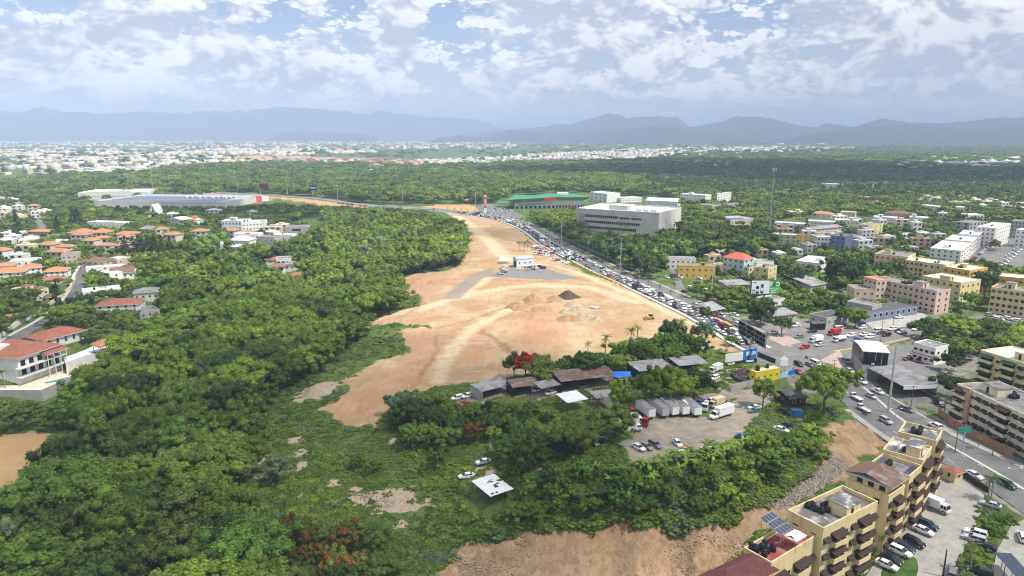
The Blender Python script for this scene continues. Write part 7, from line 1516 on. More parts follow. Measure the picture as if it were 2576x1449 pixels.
# ------------------------------------------------------------------ the far city
def far_city():
    r2 = np.random.default_rng(33); fm = {k: pm('far_' + k, c, .85, .12, .02) for k, c in dict(white=(.62, .61, .585), cream=(.55, .47, .36), tan=(.44, .32, .22), brown=(.20, .10, .075), grey=(.42, .42, .42), orange=(.36, .18, .105), red=(.3, .12, .09)).items()}
    def wp(poly): return [W(*p) for p in poly]
    Z = [ # outline, count, size range, height range, wall weights, roof
        ([(-300,432),(0,440),(150,448),(330,440),(440,428),(560,410),(560,395),(300,385),(-300,385)], 1000, (10, 26), (5, 12), ('white', 'white', 'cream', 'cream', 'grey', 'tan'), None),
        ([(-300,386),(300,386),(700,378),(1300,372),(1300,356),(-300,357)], 2600, (10, 34), (5, 12), ('white', 'white', 'cream', 'cream', 'grey', 'tan', 'red'), None),
        ([(560,398),(700,393),(1060,404),(1050,420),(900,418),(560,414)], 620, (14, 24), (8, 13), ('cream', 'tan', 'tan', 'cream'), 'brown'),
        ([(430,382),(700,374),(960,384),(700,392),(430,390)], 520, (12, 24), (7, 12), ('cream', 'cream', 'white'), None),
        ([(1020,404),(1180,396),(1450,384),(1640,378),(1700,388),(1560,402),(1400,408),(1240,414),(1120,418)], 1500, (8, 16), (5, 13), ('white', 'white', 'grey', 'grey', 'cream', 'tan'), None),
        ([(1500,376),(2000,368),(2200,376),(1800,392),(1640,398)], 380, (10, 26), (5, 10), ('white', 'white', 'cream', 'grey'), None),
        ([(1670,428),(1700,404),(1870,400),(1880,420),(1760,430)], 90, (9, 20), (6, 11), ('white', 'grey', 'white'), None),
        ([(2240,424),(2300,404),(2420,398),(2560,404),(2560,424),(2480,432),(2330,432)], 110, (10, 26), (7, 15), ('white', 'white', 'cream'), None),
        ([(1300,362),(2700,352),(2700,366),(1300,374)], 60, (20, 90), (5, 9), ('white', 'grey', 'white'), None),
        ([(150,448),(330,440),(380,440),(370,430),(200,430)], 40, (14, 30), (8, 13), ('white', 'white', 'cream'), None),
        ([(540,438),(640,432),(600,426),(420,424),(420,434)], 60, (10, 18), (4, 8), ('white', 'white', 'tan'), 'orange'),
        ([(60,520),(0,470),(-60,480),(-60,560),(0,600),(60,590),(140,540)], 70, (10, 17), (5, 8), ('white', 'cream', 'white'), 'orange'),
        ([(2300,500),(2600,505),(2600,540),(2450,535),(2300,512)], 80, (9, 16), (4, 8), ('white', 'white', 'cream'), None),
        ([(1960,575),(2110,560),(2300,552),(2440,556),(2440,590),(2340,640),(2200,640),(1980,640)], 120, (8, 15), (4, 10), ('white', 'white', 'cream', 'grey', 'tan'), None),
        ([(1660,640),(1800,632),(1960,640),(1960,690),(1880,700),(1760,712),(1690,690)], 22, (7, 12), (3, 7), ('white', 'grey', 'cream', 'tan'), None),
        ([(330,560),(560,540),(700,545),(720,600),(600,640),(420,640),(330,600)], 30, (9, 16), (5, 8), ('white', 'white', 'cream'), 'orange'),
        ([(0,600),(160,590),(330,600),(330,640),(160,640),(0,650)], 40, (10, 17), (5, 8), ('white', 'cream', 'white'), 'orange'), ([(0,700),(150,690),(200,640),(0,640)], 14, (10, 16), (5, 8), ('white', 'cream'), 'orange')]
    rows = []; FOOT0 = [f for f in FOOT if f[1] > 150]
    for poly, n, sr, hr, cols, rf in Z:
        P = wp(poly); xs = [p.x for p in P]; ys = [p.y for p in P]; x = r2.uniform(min(xs), max(xs), n * 5); y = r2.uniform(min(ys), max(ys), n * 5); k = inpoly(x, y, P) & (fbm(x / 140, y / 140, 91, 3) > .40); x, y = x[k][:n], y[k][:n]; z = GZ(x, y)
        for i in range(len(x)):
            if any(math.hypot(x[i] - f[0], y[i] - f[1]) < f[2] + 8 for f in FOOT0): continue
            if any(inpoly(np.array([x[i]]), np.array([y[i]]), q_)[0] for q_ in ROADPOLYS if y[i] < 1000): continue
            if y[i] < 900: FOOT0.append((x[i], y[i], 7)); FOOT.append((x[i], y[i], 8))
            rows.append((x[i], y[i], z[i], r2.uniform(*sr), r2.uniform(*sr) * .7, r2.uniform(*hr), r2.uniform(-.5, .5), cols[r2.integers(len(cols))], rf if rf != 'orange' or r2.uniform() < .4 else None))
    rows.append((*W(948, 432)[:2], 0, 34, 16, 17, .1, 'cream', None)); rows.append((*W(940, 441)[:2], 0, 46, 18, 11, .05, 'white', None)); rows.append((*W(820, 439)[:2], 0, 30, 18, 6, 0, 'cream', 'orange')); rows.append((*W(2400, 424)[:2], 0, 90, 16, 16, .1, 'white', None)); rows.append((*W(2500, 418)[:2], 0, 60, 16, 13, .1, 'white', None)); rows.append((*W(300, 436)[:2], 0, 80, 20, 13, .05, 'white', None))
    rows.sort(key=lambda q: -max(q[3], q[5]) / math.hypot(q[0], q[1]))
    unit = {}
    def um(wall, rf):
        if (wall, rf) not in unit:
            mb = MB(); mb.box(-.5, .5, -.5, .5, -.15, 1, fm[wall], fm[rf] if rf in ('brown',) else None)
            a = mb.mesh('far_building')
            rb = MB()
            if rf: rb.poly([(-.55, -.55, 0), (.55, -.55, 0), (.2, 0, .28), (-.2, 0, .28)], fm[rf]); rb.poly([(.55, -.55, 0), (.55, .55, 0), (.2, 0, .28)], fm[rf]); rb.poly([(.55, .55, 0), (-.55, .55, 0), (-.2, 0, .28), (.2, 0, .28)], fm[rf]); rb.poly([(-.55, .55, 0), (-.55, -.55, 0), (-.2, 0, .28)], fm[rf])
            else: rb.box(-.2, .15, -.2, .25, 0, .2, fm[wall]); 
            unit[(wall, rf)] = (a, rb.mesh('roof'))
        return unit[(wall, rf)]
    wb = MB(); wb.box(-.42, .42, -.515, -.49, -.5, .5, M['glass']); wbm = wb.mesh('window_band')
    w1 = MB(); w1.box(-.5, .5, -.52, -.49, -.5, .5, M['glass']); w1m = w1.mesh('window')
    V, Fq, mi = [], [], []; mlist = list(fm.values()); keys = list(fm)
    for i, (x, y, z, sx, sy, h, rz, wall, rf) in enumerate(rows):
        if i < 300:
            a, rm = um(wall, rf); o = link('far_building', a, None, (x, y, z), rz, (sx, sy, h)); d = math.hypot(x, y)
            where = 'at the far left of the plain' if x < -1200 else ('in the distant city' if d > 2200 and x < 600 else ('in the white estate beyond the dark woods' if x > 900 and d < 2600 else ('among the trees left of the shopping centre' if d < 900 and x < 0 else ('in the villa quarter at upper right' if d < 1300 and x > 0 else 'at the near edge of the distant city'))))
            tag(o, '%s%s building %s' % (wall, ' walled ' + rf + ' roofed' if rf else '', where), 'building', 'buildings of the distant city'); link('roof', rm, o, (0, 0, 1.0))
            fl = max(1, int(h / 3))
            for k in range(fl):
                if d < 1500:
                    nw = max(2, int(sx / 4))
                    for q in range(nw): link('window', w1m, o, ((q + .5) / nw - .5, 0, (k + .55) / fl), 0, (.45 / nw, 1, .42 / fl))
                else: link('window_band', wbm, o, (0, 0, (k + .55) / fl), 0, (1, 1, .36 / fl))
        else:
            c, s = math.cos(rz), math.sin(rz); b = len(V)
            for dz in (-.1, 1):
                for dx, dy in ((-.5, -.5), (.5, -.5), (.5, .5), (-.5, .5)): X, Y = dx * sx, dy * sy; V.append((x + X * c - Y * s, y + X * s + Y * c, z + h * dz))
            for f in ((4, 5, 6, 7), (0, 1, 5, 4), (1, 2, 6, 5), (2, 3, 7, 6), (3, 0, 4, 7)): Fq.append([b + j for j in f]); mi.append(keys.index(rf if (rf and f[0] == 4) else wall))
            if not rf and i % 3 == 0:
                b = len(V); q = .25
                for dz in (1, 1.22):
                    for dx, dy in ((-q, -q), (q * .4, -q), (q * .4, q), (-q, q)): X, Y = dx * sx, dy * sy; V.append((x + X * c - Y * s, y + X * s + Y * c, z + h * dz))
                for f in ((4, 5, 6, 7), (0, 1, 5, 4), (1, 2, 6, 5), (2, 3, 7, 6), (3, 0, 4, 7)): Fq.append([b + j for j in f]); mi.append(keys.index(wall))
    tag(link('far_city', npmesh('far_city', np.array(V), np.array(Fq), mlist, np.array(mi))), 'pale houses of the city spread over the far plain', None, None, 'stuff')
far_city()
TRS = []                                  # x, y, scale, species, label, group, forced
def treepx(px, py, h, sp, label, group=None):
    p = G(px, py); TRS.append((p.x, p.y, h / 9.6, sp, label, group, True))
def clear_of(x, y, r, pad=0.0):
    ok = np.ones(len(x), bool)
    for f in FOOT:
        if len(f) > 3:
            nx, ny, c, s_, lx, dp = f[3]; u = (x - nx) * c + (y - ny) * s_; v = -(x - nx) * s_ + (y - ny) * c; m = r * .6 + 1 + pad
            ok &= ~((u > -m) & (u < lx + m) & (v > -m) & (v < dp + m))
        else: ok &= np.hypot(x - f[0], y - f[1]) > f[2] * .80 + r * .55 + pad
    for c in CARS: ok &= np.hypot(x - c[0].location.x, y - c[0].location.y) > r * .85 + 1.5
    for poly in ROADPOLYS:
        xs = [p.x for p in poly]; ys = [p.y for p in poly]; bb = (x > min(xs) - 9) & (x < max(xs) + 9) & (y > min(ys) - 9) & (y < max(ys) + 9)
        if bb.any():
            rb = (r[bb] if isinstance(r, np.ndarray) else r) * .7
            for dx, dy in ((0, 0), (1, 0), (-1, 0), (0, 1), (0, -1)): ok[bb] &= ~inpoly(x[bb] + dx * rb, y[bb] + dy * rb, poly)
    return ok
ZW = {k: GP(v) for k, v in dict(site=SITE, cut=CUT, pit=PIT, yard=YARD, pad=PAD).items()}
def proj(x, y, z):
    dz = z - CAMH; f = y * math.cos(PITCH) - dz * math.sin(PITCH); u = y * math.sin(PITCH) + dz * math.cos(PITCH)
    return CX + F * x / f, CY - F * u / f, f
PROT = []
def protect():
    for f_ in FOOT:
        fx, fy, fr = f_[:3]; z = gz(fx, fy) + 3.5; px, py, f = proj(fx, fy, z); 
        if len(f_) > 3:
            nx, ny, c, s_, lx, dp = f_[3]
            for u in (.12, .5, .88):
                X, Y = nx + c * lx * u - s_ * dp * .2, ny + s_ * lx * u + c * dp * .2; px, py, f = proj(X, Y, gz(X, Y) + 3.2); PROT.append((px, py, F * min(max(lx / 4, dp / 3), 9) * .55 / f, f))
        else: PROT.append((px, py, F * min(fr, 12) * .55 / f, f))
    for c in CARS:
        l = c[0].location; px, py, f = proj(l.x, l.y, l.z + .7); PROT.append((px, py, F * 1.6 / f, f))
    for px, py, r_ in ((385,536,20),(1925,725,30),(1935,910,12),(1885,880,14),(1862,903,22),(1890,840,25),(1973,915,14),(1220,515,8),(1620,935,30),(1480,955,70),(1345,690,60),(1850,700,25)): PROT.append((px, py, r_, 9999 if py < 560 else (G(px, min(py + 20, 1400)).y)))
def visible_ok(x, y, z, h, keep=.0, seed=0):
    px, py, f = proj(x, y, z + h * .6); rp = F * h * .5 / f; ok = np.ones(len(x), bool); rnd = np.random.default_rng(seed).uniform(size=len(x))
    for qx, qy, qr, qf in PROT: ok &= ~((f < qf) & (np.hypot((px - qx), (py - qy)) < qr + rp * .62)) | (rnd < keep)
    return ok
def scatter_region(poly, spacing, sizes, weights, label, group, seed, excl=('site', 'cut', 'pit', 'yard'), pad=0.0, keep=0.0):
    P = GP(poly); r2 = np.random.default_rng(seed); xs = [p.x for p in P]; ys = [p.y for p in P]
    gx, gy = np.meshgrid(np.arange(min(xs) - 10, max(xs) + 10, spacing), np.arange(min(ys) * .80, max(ys) + 10, spacing * .9)); gx[::2] += spacing / 2
    x = (gx + r2.uniform(-.38, .38, gx.shape) * spacing).ravel(); y = (gy + r2.uniform(-.38, .38, gy.shape) * spacing).ravel()
    h = sizes[0] + (sizes[1] - sizes[0]) * r2.uniform(size=len(x)) ** 1.5; z = GZ(x, y); Q = [Vector((p[0], p[1], 0)) for p in poly]
    px, py, f = proj(x, y, z + h * .60); tx, ty, _ = proj(x, y, z + h * .93); k = inpoly(px, py, Q) & inpoly(tx, ty, Q)
    x, y, h, z = x[k], y[k], h[k], z[k]; ok = clear_of(x, y, h * .42, pad) & visible_ok(x, y, z, h, keep, seed)
    for e in excl: ok &= ~inpoly(x + 1.5, y, ZW[e]) & ~inpoly(x - 1.5, y, ZW[e])
    x, y, h = x[ok], y[ok], h[ok]; sp = list(weights); w = np.array([weights[s] for s in sp], float); w /= w.sum(); zone = fbm(x / 22, y / 22, seed + 50, 3)
    for i in range(len(x)):
        v = (r2.uniform() * .65 + zone[i] * .55 - .1) % 1.0; s = sp[min(len(sp) - 1, int(np.searchsorted(np.cumsum(w), v)))]
        TRS.append((x[i], y[i], h[i] / 9.6, s, ('tall ' if h[i] > sizes[0] * .3 + sizes[1] * .7 else 'low ' if h[i] < sizes[0] * .7 + sizes[1] * .3 else '') + COLW.get(s, '') + label, group, False))
protect()
COLW = dict(green='mid green ', dark='dark green ', olive='olive green ', lime='yellow green ', silver='grey green ', vine='deep green ')
NAT = dict(dark=.25, green=.36, olive=.14, vine=.08, lime=.08, silver=.09)
def all_trees():
    g = 'trees of the ravine wood'
    scatter_region([(-200,1010),(0,1005),(180,985),(215,945),(305,895),(330,830),(410,800),(390,700),(440,610),(560,575),(700,560),(800,560),(830,620),(700,700),(640,800),(560,900),(420,1000),(200,1060),(150,1085),(-200,1085)], 7.6, (6.5, 14.5), NAT, 'broad crowned tree in the upper ravine wood', g, 1)
    scatter_region([(820,522),(930,524),(1060,530),(1150,560),(1183,600),(1170,640),(1130,668),(1040,684),(990,705),(1005,745),(915,815),(800,905),(700,960),(560,900),(640,800),(700,700),(830,620)], 7.2, (6, 13), dict(lime=.30, green=.40, olive=.12, silver=.06, dark=.12), 'leafy tree in the wood beside the earthworks', g, 2)
    scatter_region([(-200,1250),(0,1250),(60,1200),(130,1140),(150,1085),(420,1000),(560,900),(690,965),(640,1060),(610,1150),(600,1250),(640,1330),(690,1420),(700,1520),(-200,1520)], 7.4, (6.5, 15), NAT, 'broad crowned tree in the near ravine wood', g, 3)
    scatter_region([(690,1420),(640,1330),(720,1290),(860,1300),(1000,1370),(980,1449),(960,1520),(700,1520)], 6.5, (6, 9), dict(flame=.55, olive=.2, green=.25), 'flame tree with orange blossom patches in the foreground', 'flame trees', 4)
    scatter_region([(1285,905),(1330,915),(1400,905),(1500,880),(1560,865),(1640,850),(1740,838),(1775,862),(1790,890),(1700,902),(1600,920),(1545,930),(1400,945),(1300,955)], 6.0, (6, 9), dict(green=.5, dark=.25, vine=.25), 'dense tree between the earthworks and the workshops', 'trees behind the workshops', 5, excl=('pad',))
    scatter_region([(975,1010),(1060,985),(1110,985),(1180,1010),(1300,1020),(1400,1035),(1470,1075),(1450,1110),(1380,1150),(1300,1150),(1250,1100),(1190,1060),(1160,1100),(1060,1120),(985,1075)], 5.0, (3.5, 7), dict(vine=.35, green=.35, dark=.2, silver=.1), 'vine smothered tree in the thicket below the workshops', 'thicket trees', 6)
    scatter_region([(1300,1165),(1400,1180),(1470,1150),(1560,1175),(1700,1185),(1800,1160),(1870,1110),(1930,1085),(1990,1070),(2060,1085),(2055,1140),(1990,1190),(1930,1188),(1850,1250),(1830,1295),(1700,1300),(1550,1300),(1400,1305),(1290,1305),(1240,1285),(1300,1230)], 4.8, (3.2, 6), dict(green=.4, vine=.3, dark=.2, lime=.1), 'bushy tree on the bank above the bare cutting', 'bank trees', 7)
    scatter_region([(1420,565),(1470,585),(1640,592),(1730,565),(1930,590),(1950,625),(1810,640),(1670,640),(1650,690),(1600,682),(1490,628),(1400,592)], 8.5, (8, 13), dict(dark=.55, green=.35, olive=.1), 'dark spreading tree beside the office building', 'trees by the office', 8)
    scatter_region([(1330,533),(1385,528),(1475,530),(1468,572),(1405,572),(1345,550)], 8, (7, 11), dict(green=.4, lime=.3, olive=.3), 'sunlit tree between the store and the avenue', 'trees by the store', 9)
    scatter_region([(1700,455),(1960,470),(2300,480),(2650,492),(2650,545),(2440,560),(2300,545),(2150,530),(1960,550),(1900,605),(1740,590),(1715,520)], 9.5, (6, 10), dict(green=.4, olive=.2, lime=.2, dark=.2), 'garden tree among the upper right villas', 'trees of the upper right', 10, keep=.2)
    scatter_region([(1560,690),(1700,768),(1860,818),(2000,790),(2140,800),(2350,800),(2600,790),(2650,560),(2300,545),(1950,560),(1750,640),(1650,690)], 7.5, (3.5, 8), dict(green=.45, dark=.4, olive=.15), 'street tree among the houses right of the avenue', 'street trees of the town', 11, pad=1, keep=.15)
    scatter_region([(2338,800),(2420,792),(2480,800),(2600,815),(2600,870),(2475,872),(2400,905),(2372,925),(2410,960),(2395,985),(2345,985),(2380,930),(2388,880),(2330,845)], 5.5, (6, 9.5), dict(green=.5, dark=.35, olive=.15), 'dense tree beside the small white office', 'trees by the car lot', 12)
    scatter_region([(-150,470),(200,478),(235,520),(560,520),(700,512),(840,520),(720,560),(560,580),(440,610),(390,700),(330,800),(230,850),(160,830),(100,840),(0,900),(-150,930)], 7.5, (3.5, 7.5), dict(green=.42, olive=.25, dark=.13, lime=.2), 'garden tree among the left-hand villas', 'garden trees of the villas', 13, pad=.5, keep=.1)
    scatter_region([(-150,450),(190,448),(330,472),(230,478),(-150,500)], 11, (8, 12), dict(green=.6, dark=.4), 'tree behind the shopping centre', 'trees by the shopping centre', 14)
    scatter_region([(1840,900),(1900,990),(1960,1010),(2000,985),(1960,940),(1930,960)], 8, (4, 7), dict(green=.6, dark=.4), 'small tree by the junction fence', 'trees by the junction', 15)
    scatter_region([(2425,1300),(2478,1262),(2535,1300),(2520,1345),(2475,1440),(2450,1500),(2395,1500),(2440,1385)], 3.4, (2.0, 3.4), dict(vine=.5, green=.5), 'clipped shrub in the hedge beside the car park', 'hedge shrubs', 16)
    scatter_region([(2130,1490),(2190,1380),(2235,1325),(2300,1220),(2375,1165),(2378,1205),(2262,1352),(2185,1490)], 2.6, (1.6, 3.0), dict(vine=.5, green=.4, dark=.1), 'shrub on the verge before the yellow flats', 'verge shrubs', 17)
    for x, y, h, s, lab in ((2072,1045,16,'green','big leafy tree standing above the bare earth slope'),(1918,1024,8.5,'green','round tree behind the yellow shop'),(2108,722,17,'dark','great dark umbrella tree among the town houses'),(2140,718,15,'dark','second dark umbrella tree beside the great one'),(1555,1034,9,'green','tall layered tree left in the truck yard'),(1640,1022,12,'green','tallest layered tree behind the trailers'),(1695,1012,11,'green','layered tree right of the tallest one'),(1745,1003,10,'dark','darker tree at the end of the layered ones'),(1545,1105,10,'olive','thin leafy tree beside the white box truck'),(1450,1150,10,'olive','thick olive tree beside the satellite dish'),(1330,1200,10,'green','tree shading the carport'),(1322,958,11,'red','tree with deep red leaves behind the workshops'),(1293,950,9,'olive','sparse pale tree left of the red leaved one'),(1352,955,9,'olive','sparse pale tree right of the red leaved one'),(1195,1112,6,'blaze','small tree with rusty blossom in the thicket'),(1008,1050,9,'silver','grey green tree at the tip of the dirt'),(1045,1075,9,'dark','dark tree beside the grey green one'),(1095,1185,6,'vine','vine draped bush in the green field'),(900,1180,4.5,'vine','low vine bush in the middle of the field'),(940,1190,4.5,'vine','second low vine bush in the field'),(1440,540,9,'blaze','flame tree before the office'),(1710,640 - 55,10,'blaze','flame tree at the office corner'),(1765,865,9,'silver','wide flat tree at the end of the earthworks'),(1690,868,10,'dark','flat topped tree by the tallest palm'),(1780,800,5,'lime','small round tree at the avenue edge'),(1840,870,4,'green','bush at the corner of the earthworks'),(2000,722,10,'dark','dark tree behind the billboard'),(1965,845,9,'dark','round dark tree in the dusty lot'),(1912,815,10,'dark','dark tree above the avenue mouth'),(2150,825,9,'green','street tree before the arcade'),(2128,818,8,'green','second street tree before the arcade'),(2475,745,13,'dark','big dark tree before the mustard flats'),(2440,775,8,'lime','light green tree below the big dark one'),(2330,770,7,'green','tree at the pink block corner'),(2500,630,8,'lime','round bright tree in the parking street'),(2490,690,8,'lime','round bright tree by the street bend'),(2230,735,8,'green','tree in front of the pink block'),(2260,690,9,'green','tree between pink and yellow blocks'),(2060,770,9,'green','light tree above the roadside workshop'),(700,1215,8,'silver','grey leaved tree in the near wood edge'),(430,1235,10,'silver','wide grey leaved tree in the near wood'),(560,1180,9,'silver','tall grey leaved tree in the near wood'),(700,935,8,'silver','round grey leaved bush at the wood edge'),(640,960,8,'silver','grey leaved bush beside the round one'),(250,1190,11,'olive','dull brownish tree over the dirt pit')):
        treepx(x, y, h, s, lab, None)
all_trees()
# woods that hide a house, car or sign the photograph shows are thinned by the region outlines above
TRS.sort(key=lambda t: -(t[2] / math.hypot(t[0], t[1])) - (10 if t[6] else 0))
REST = []; cnt = {}
TX = np.array([t[0] for t in TRS]); TY = np.array([t[1] for t in TRS]); TZ = GZ(TX, TY)
for i, (x, y, s, sp, lab, grp, forced) in enumerate(TRS):
    d = math.hypot(x, y); kind = 'flame_tree' if sp in ('flame', 'blaze') else ('shrub' if s < .36 else 'broadleaf_tree')
    if cnt.get(kind, 0) < (300 if kind != 'shrub' else 120) or forced:
        cnt[kind] = cnt.get(kind, 0) + 1
        lib = HI if (d < 330 or forced) and sp in HI else MID
        me = lib[sp][i % len(lib[sp])] if sp in lib else HI[sp][i % len(HI[sp])]
        o = empty(kind, (x, y, float(TZ[i])), random.uniform(0, 6.28)); q_ = 1.0 if forced or kind == 'shrub' else random.choice((.85, .95, 1.0, 1.1, 1.25, 1.45)); o.scale = (s * q_ * random.uniform(.92, 1.12), s * q_ * random.uniform(.92, 1.12), s * (1.05 if q_ < 1 else 1)); tag(o, lab, 'shrub' if kind == 'shrub' else 'tree', grp)
        link('trunk', TRUNK[i % 3], o); link('crown', me, o)
    else: REST.append((x, y, float(TZ[i]), s, sp, d))
def palms():
    L_ = [(1713,872,10.5,'palm rising highest behind the flat topped tree'),(1602,882,10,'palm between the workshops and the earthworks'),(1585,878,8,'lower palm beside the middle one'),(1522,907,9.5,'palm alone left of the thicket row'),(1478,905,7,'short palm at the left end of the thicket row'),(818,868,10,'lone palm with pale trunk at the wood edge'),(826,705,9,'palm sunk in the bright wood'),(669,815,9,'dark palm deep in the ravine wood'),(790,700,8,'leaning palm in the bright wood'),(720,1330,7,'palm half hidden in the near wood'),(1090,548,9,'palm above the wood near the avenue'),(215,840,8,'palm before the long red villa'),(196,770,7,'palm at the bend of the villa road'),(15,985,8,'palm at the left edge below the big villa'),(268,738,7,'palm before the low white house'),(30,765,7,'palm beside the cream house'),(65,770,6,'second palm beside the cream house'),(240,575,9,'palm by the orange pavilion'),(262,548,8,'palm beside the white flat villa'),(280,548,8,'tall palm beside the white flat villa'),(345,690,7,'palm at the brown gable house'),(355,748,7,'palm at the ravine edge house'),(2440,1440,6.5,'coconut palm bending over the car park'),(2492,1262,6,'thin palm at the hedge corner'),(2485,1256,5,'second thin palm at the hedge corner'),(2460,1130,3.5,'small palm before the brick wall'),(2148,600,8,'palm beside the grey school hall'),(2005,630,7,'palm below the pale green house'),(2250,640,8,'palm in the town park'),(2158,735,6,'palm before the low pink block'),(2535,620,7,'palm in the parking street'),(2420,575,8,'palm by the unfinished block'),(1560,590,9,'palm at the office front'),(1545,585,8,'second palm at the office front'),(1575,592,8,'third palm at the office front'),(1470,575,8,'palm by the office end wall'),(2350,470,9,'palm in the upper right gardens'),(2480,500,9,'palm at the upper right'),(1660,500,8,'palm beside the white sheds'),(730,640,6,'palm beside the lone wood villa'),(596,575,5,'palm before the arched villa'),(2310,1260,4,'small palm on the verge by the truck'),(2215,1395,4,'small palm on the verge by the flats'),(2255,1340,4,'small palm before the tank roofed flats')]
    for i, (px, py, h, lab) in enumerate(L_):
        p = G(px, py); tm, cm = PALMS[i % 3]; hh = (8.0, 9.5, 7.0)[i % 3]; o = empty('palm_tree', p, i * 1.3); o.scale = (h / hh * .9 + .1,) * 2 + (h / hh,); tag(o, lab, 'palm'); link('trunk', tm, o); link('crown', cm, o)
    off_ = offset(AVE, 6.25); n = 0; acc = 0
    for a, b in zip(off_[4:95], off_[5:96]):
        acc += (b - a).length
        if acc > 8.5 and n < 60:
            acc = 0; n += 1; tm, cm = SPALM[n % 2]; o = empty('palm_tree', (a.x, a.y, gz(a.x, a.y) + .15), n * 1.7); o.scale = (1.25,) * 3; tag(o, 'small palm planted along the avenue median', 'palm', 'median palms'); link('trunk', tm, o); link('crown', cm, o)
    for i, (px, py, pt, lab) in enumerate([(50,606,537,'tall dark conifer at the left edge villas'),(188,573,515,'tall dark conifer behind the orange pavilions'),(198,573,520,'second tall conifer behind the orange pavilions'),(147,592,542,'bushy conifer left of the orange pavilion'),(150,792,704,'slim cypress by the villa road'),(318,650,590,'dark conifer, leftmost of the close row'),(338,650,592,'dark conifer, second of the close row'),(356,652,586,'dark conifer, third of the close row'),(375,650,590,'dark conifer, fourth of the close row'),(392,652,588,'dark conifer, fifth of the close row'),(410,652,592,'dark conifer, sixth of the close row'),(430,650,594,'dark conifer, last of the close row'),(2161,492,462,'pointed conifer before the dark woods'),(2027,588,547,'pointed conifer beside the grey school hall'),(40,560,528,'conifer behind the left edge villas')]):
        p = G(px, py); h = max(6, ztop(p, px, pt) - p.z); tm, cm = CON[i % 2]; o = empty('conifer_tree', p, i); s = h / 14; o.scale = (s * (.8 if 'cypress' in lab else 1.15),) * 2 + (s,); tag(o, lab, 'conifer'); link('trunk', tm, o); link('crown', cm, o)
    rr = random.Random(4); sp = [(1555,1195),(1580,1215),(1545,1230),(1620,1185),(1650,1172),(1668,1180),(1690,1165),(1705,1155),(1720,1175),(1740,1150),(1755,1160),(1770,1145),(1785,1160),(1800,1140),(1815,1150),(1830,1130),(1760,1190),(1700,1195),(1570,1250),(1840,1145),(1860,1125),(2035,1100),(2045,1120),(2020,1125),(2050,1095),(2000,1120),(1490,1190),(1600,1230),(1640,1210),(1880,1125)]
    for i, (px, py) in enumerate(sp):
        p = G(px, py); o = empty('banana_plant', p, rr.uniform(0, 6)); s = rr.uniform(.95, 1.35); o.scale = (s, s, s); tag(o, 'banana plant with broad arching leaves on the bank', 'banana plant', 'banana plants on the bank')
        mb = MB(); mb.tube((.3, .2, -.3), (.3, .2, 1.6), .14, .1, M['bark'], 6); mb.build('stem', o); link('leaves', BAN[i % 3], o)
    for i, (px, py) in enumerate(((1306,632),(1318,633),(1328,631))):
        p = G(px, py); o = empty('bare_tree', p, i); tag(o, ('thin half bare tree on the site, leftmost of three', 'thin half bare tree on the site, middle of three', 'thin half bare tree on the site, last of three')[i], 'tree'); mb = MB(); mb.tube((0, 0, -.3), (.2, 0, 7), .14, .06, M['bark'], 6)
        for k in range(6): a = k * 1.05; mb.tube((.1, 0, 3 + k * .6), (math.cos(a) * 1.8, math.sin(a) * 1.8, 6 + k * .4), .06, .02, M['bark'], 4)
        mb.build('trunk', o); link('crown', crown_mesh('crown', 900 + i, 2.2, 6.6, 1.8, 14, 24, .25, LEAF['olive'], .22, False), o)
palms()
def rest_stuff(name, label, pts, rot, scl, idx, protos, hold=[]):
    """mass of plants too many to count: points that carry instances"""
    c = bpy.data.collections.new(name + '_kinds')
    for i, me in enumerate(protos): ob = bpy.data.objects.new('%s_kind_%02d' % (name, i), me); c.objects.link(ob)
    me = bpy.data.meshes.new(name); me.vertices.add(len(pts)); me.vertices.foreach_set('co', np.asarray(pts, np.float32).ravel())
    for nm, ty, v in (('rz', 'FLOAT', rot), ('ix', 'INT', idx)): a = me.attributes.new(nm, ty, 'POINT'); a.data.foreach_set('value', np.asarray(v, np.float32 if ty == 'FLOAT' else np.int32))
    a = me.attributes.new('sv', 'FLOAT_VECTOR', 'POINT'); a.data.foreach_set('vector', np.asarray(scl, np.float32).ravel())
    o = link(name, me); tag(o, label, None, None, 'stuff')
    ng = bpy.data.node_groups.new(name, 'GeometryNodeTree'); ng.interface.new_socket('Geometry', in_out='INPUT', socket_type='NodeSocketGeometry'); ng.interface.new_socket('Geometry', in_out='OUTPUT', socket_type='NodeSocketGeometry'); n = NT(ng)
    gi = n.new('NodeGroupInput'); go = n.new('NodeGroupOutput'); ci = n.new('GeometryNodeCollectionInfo'); ci.inputs['Collection'].default_value = c; ci.inputs['Separate Children'].default_value = True; ci.inputs['Reset Children'].default_value = True
    na = lambda nm, dt: n.new('GeometryNodeInputNamedAttribute', data_type=dt, i={'Name': nm}).outputs[0]
    ip = n.new('GeometryNodeInstanceOnPoints'); n.l.new(gi.outputs[0], ip.inputs['Points']); n.l.new(ci.outputs[0], ip.inputs['Instance']); ip.inputs['Pick Instance'].default_value = True
    n.l.new(na('ix', 'INT'), ip.inputs['Instance Index']); n.l.new(n.comb(0.0, 0.0, na('rz', 'FLOAT')), ip.inputs['Rotation']); n.l.new(na('sv', 'FLOAT_VECTOR'), ip.inputs['Scale']); n.l.new(ip.outputs[0], go.inputs[0])
    md = o.modifiers.new('plants', 'NODES'); md.node_group = ng
    return o
SPS = ['green', 'dark', 'olive', 'lime', 'silver', 'vine']
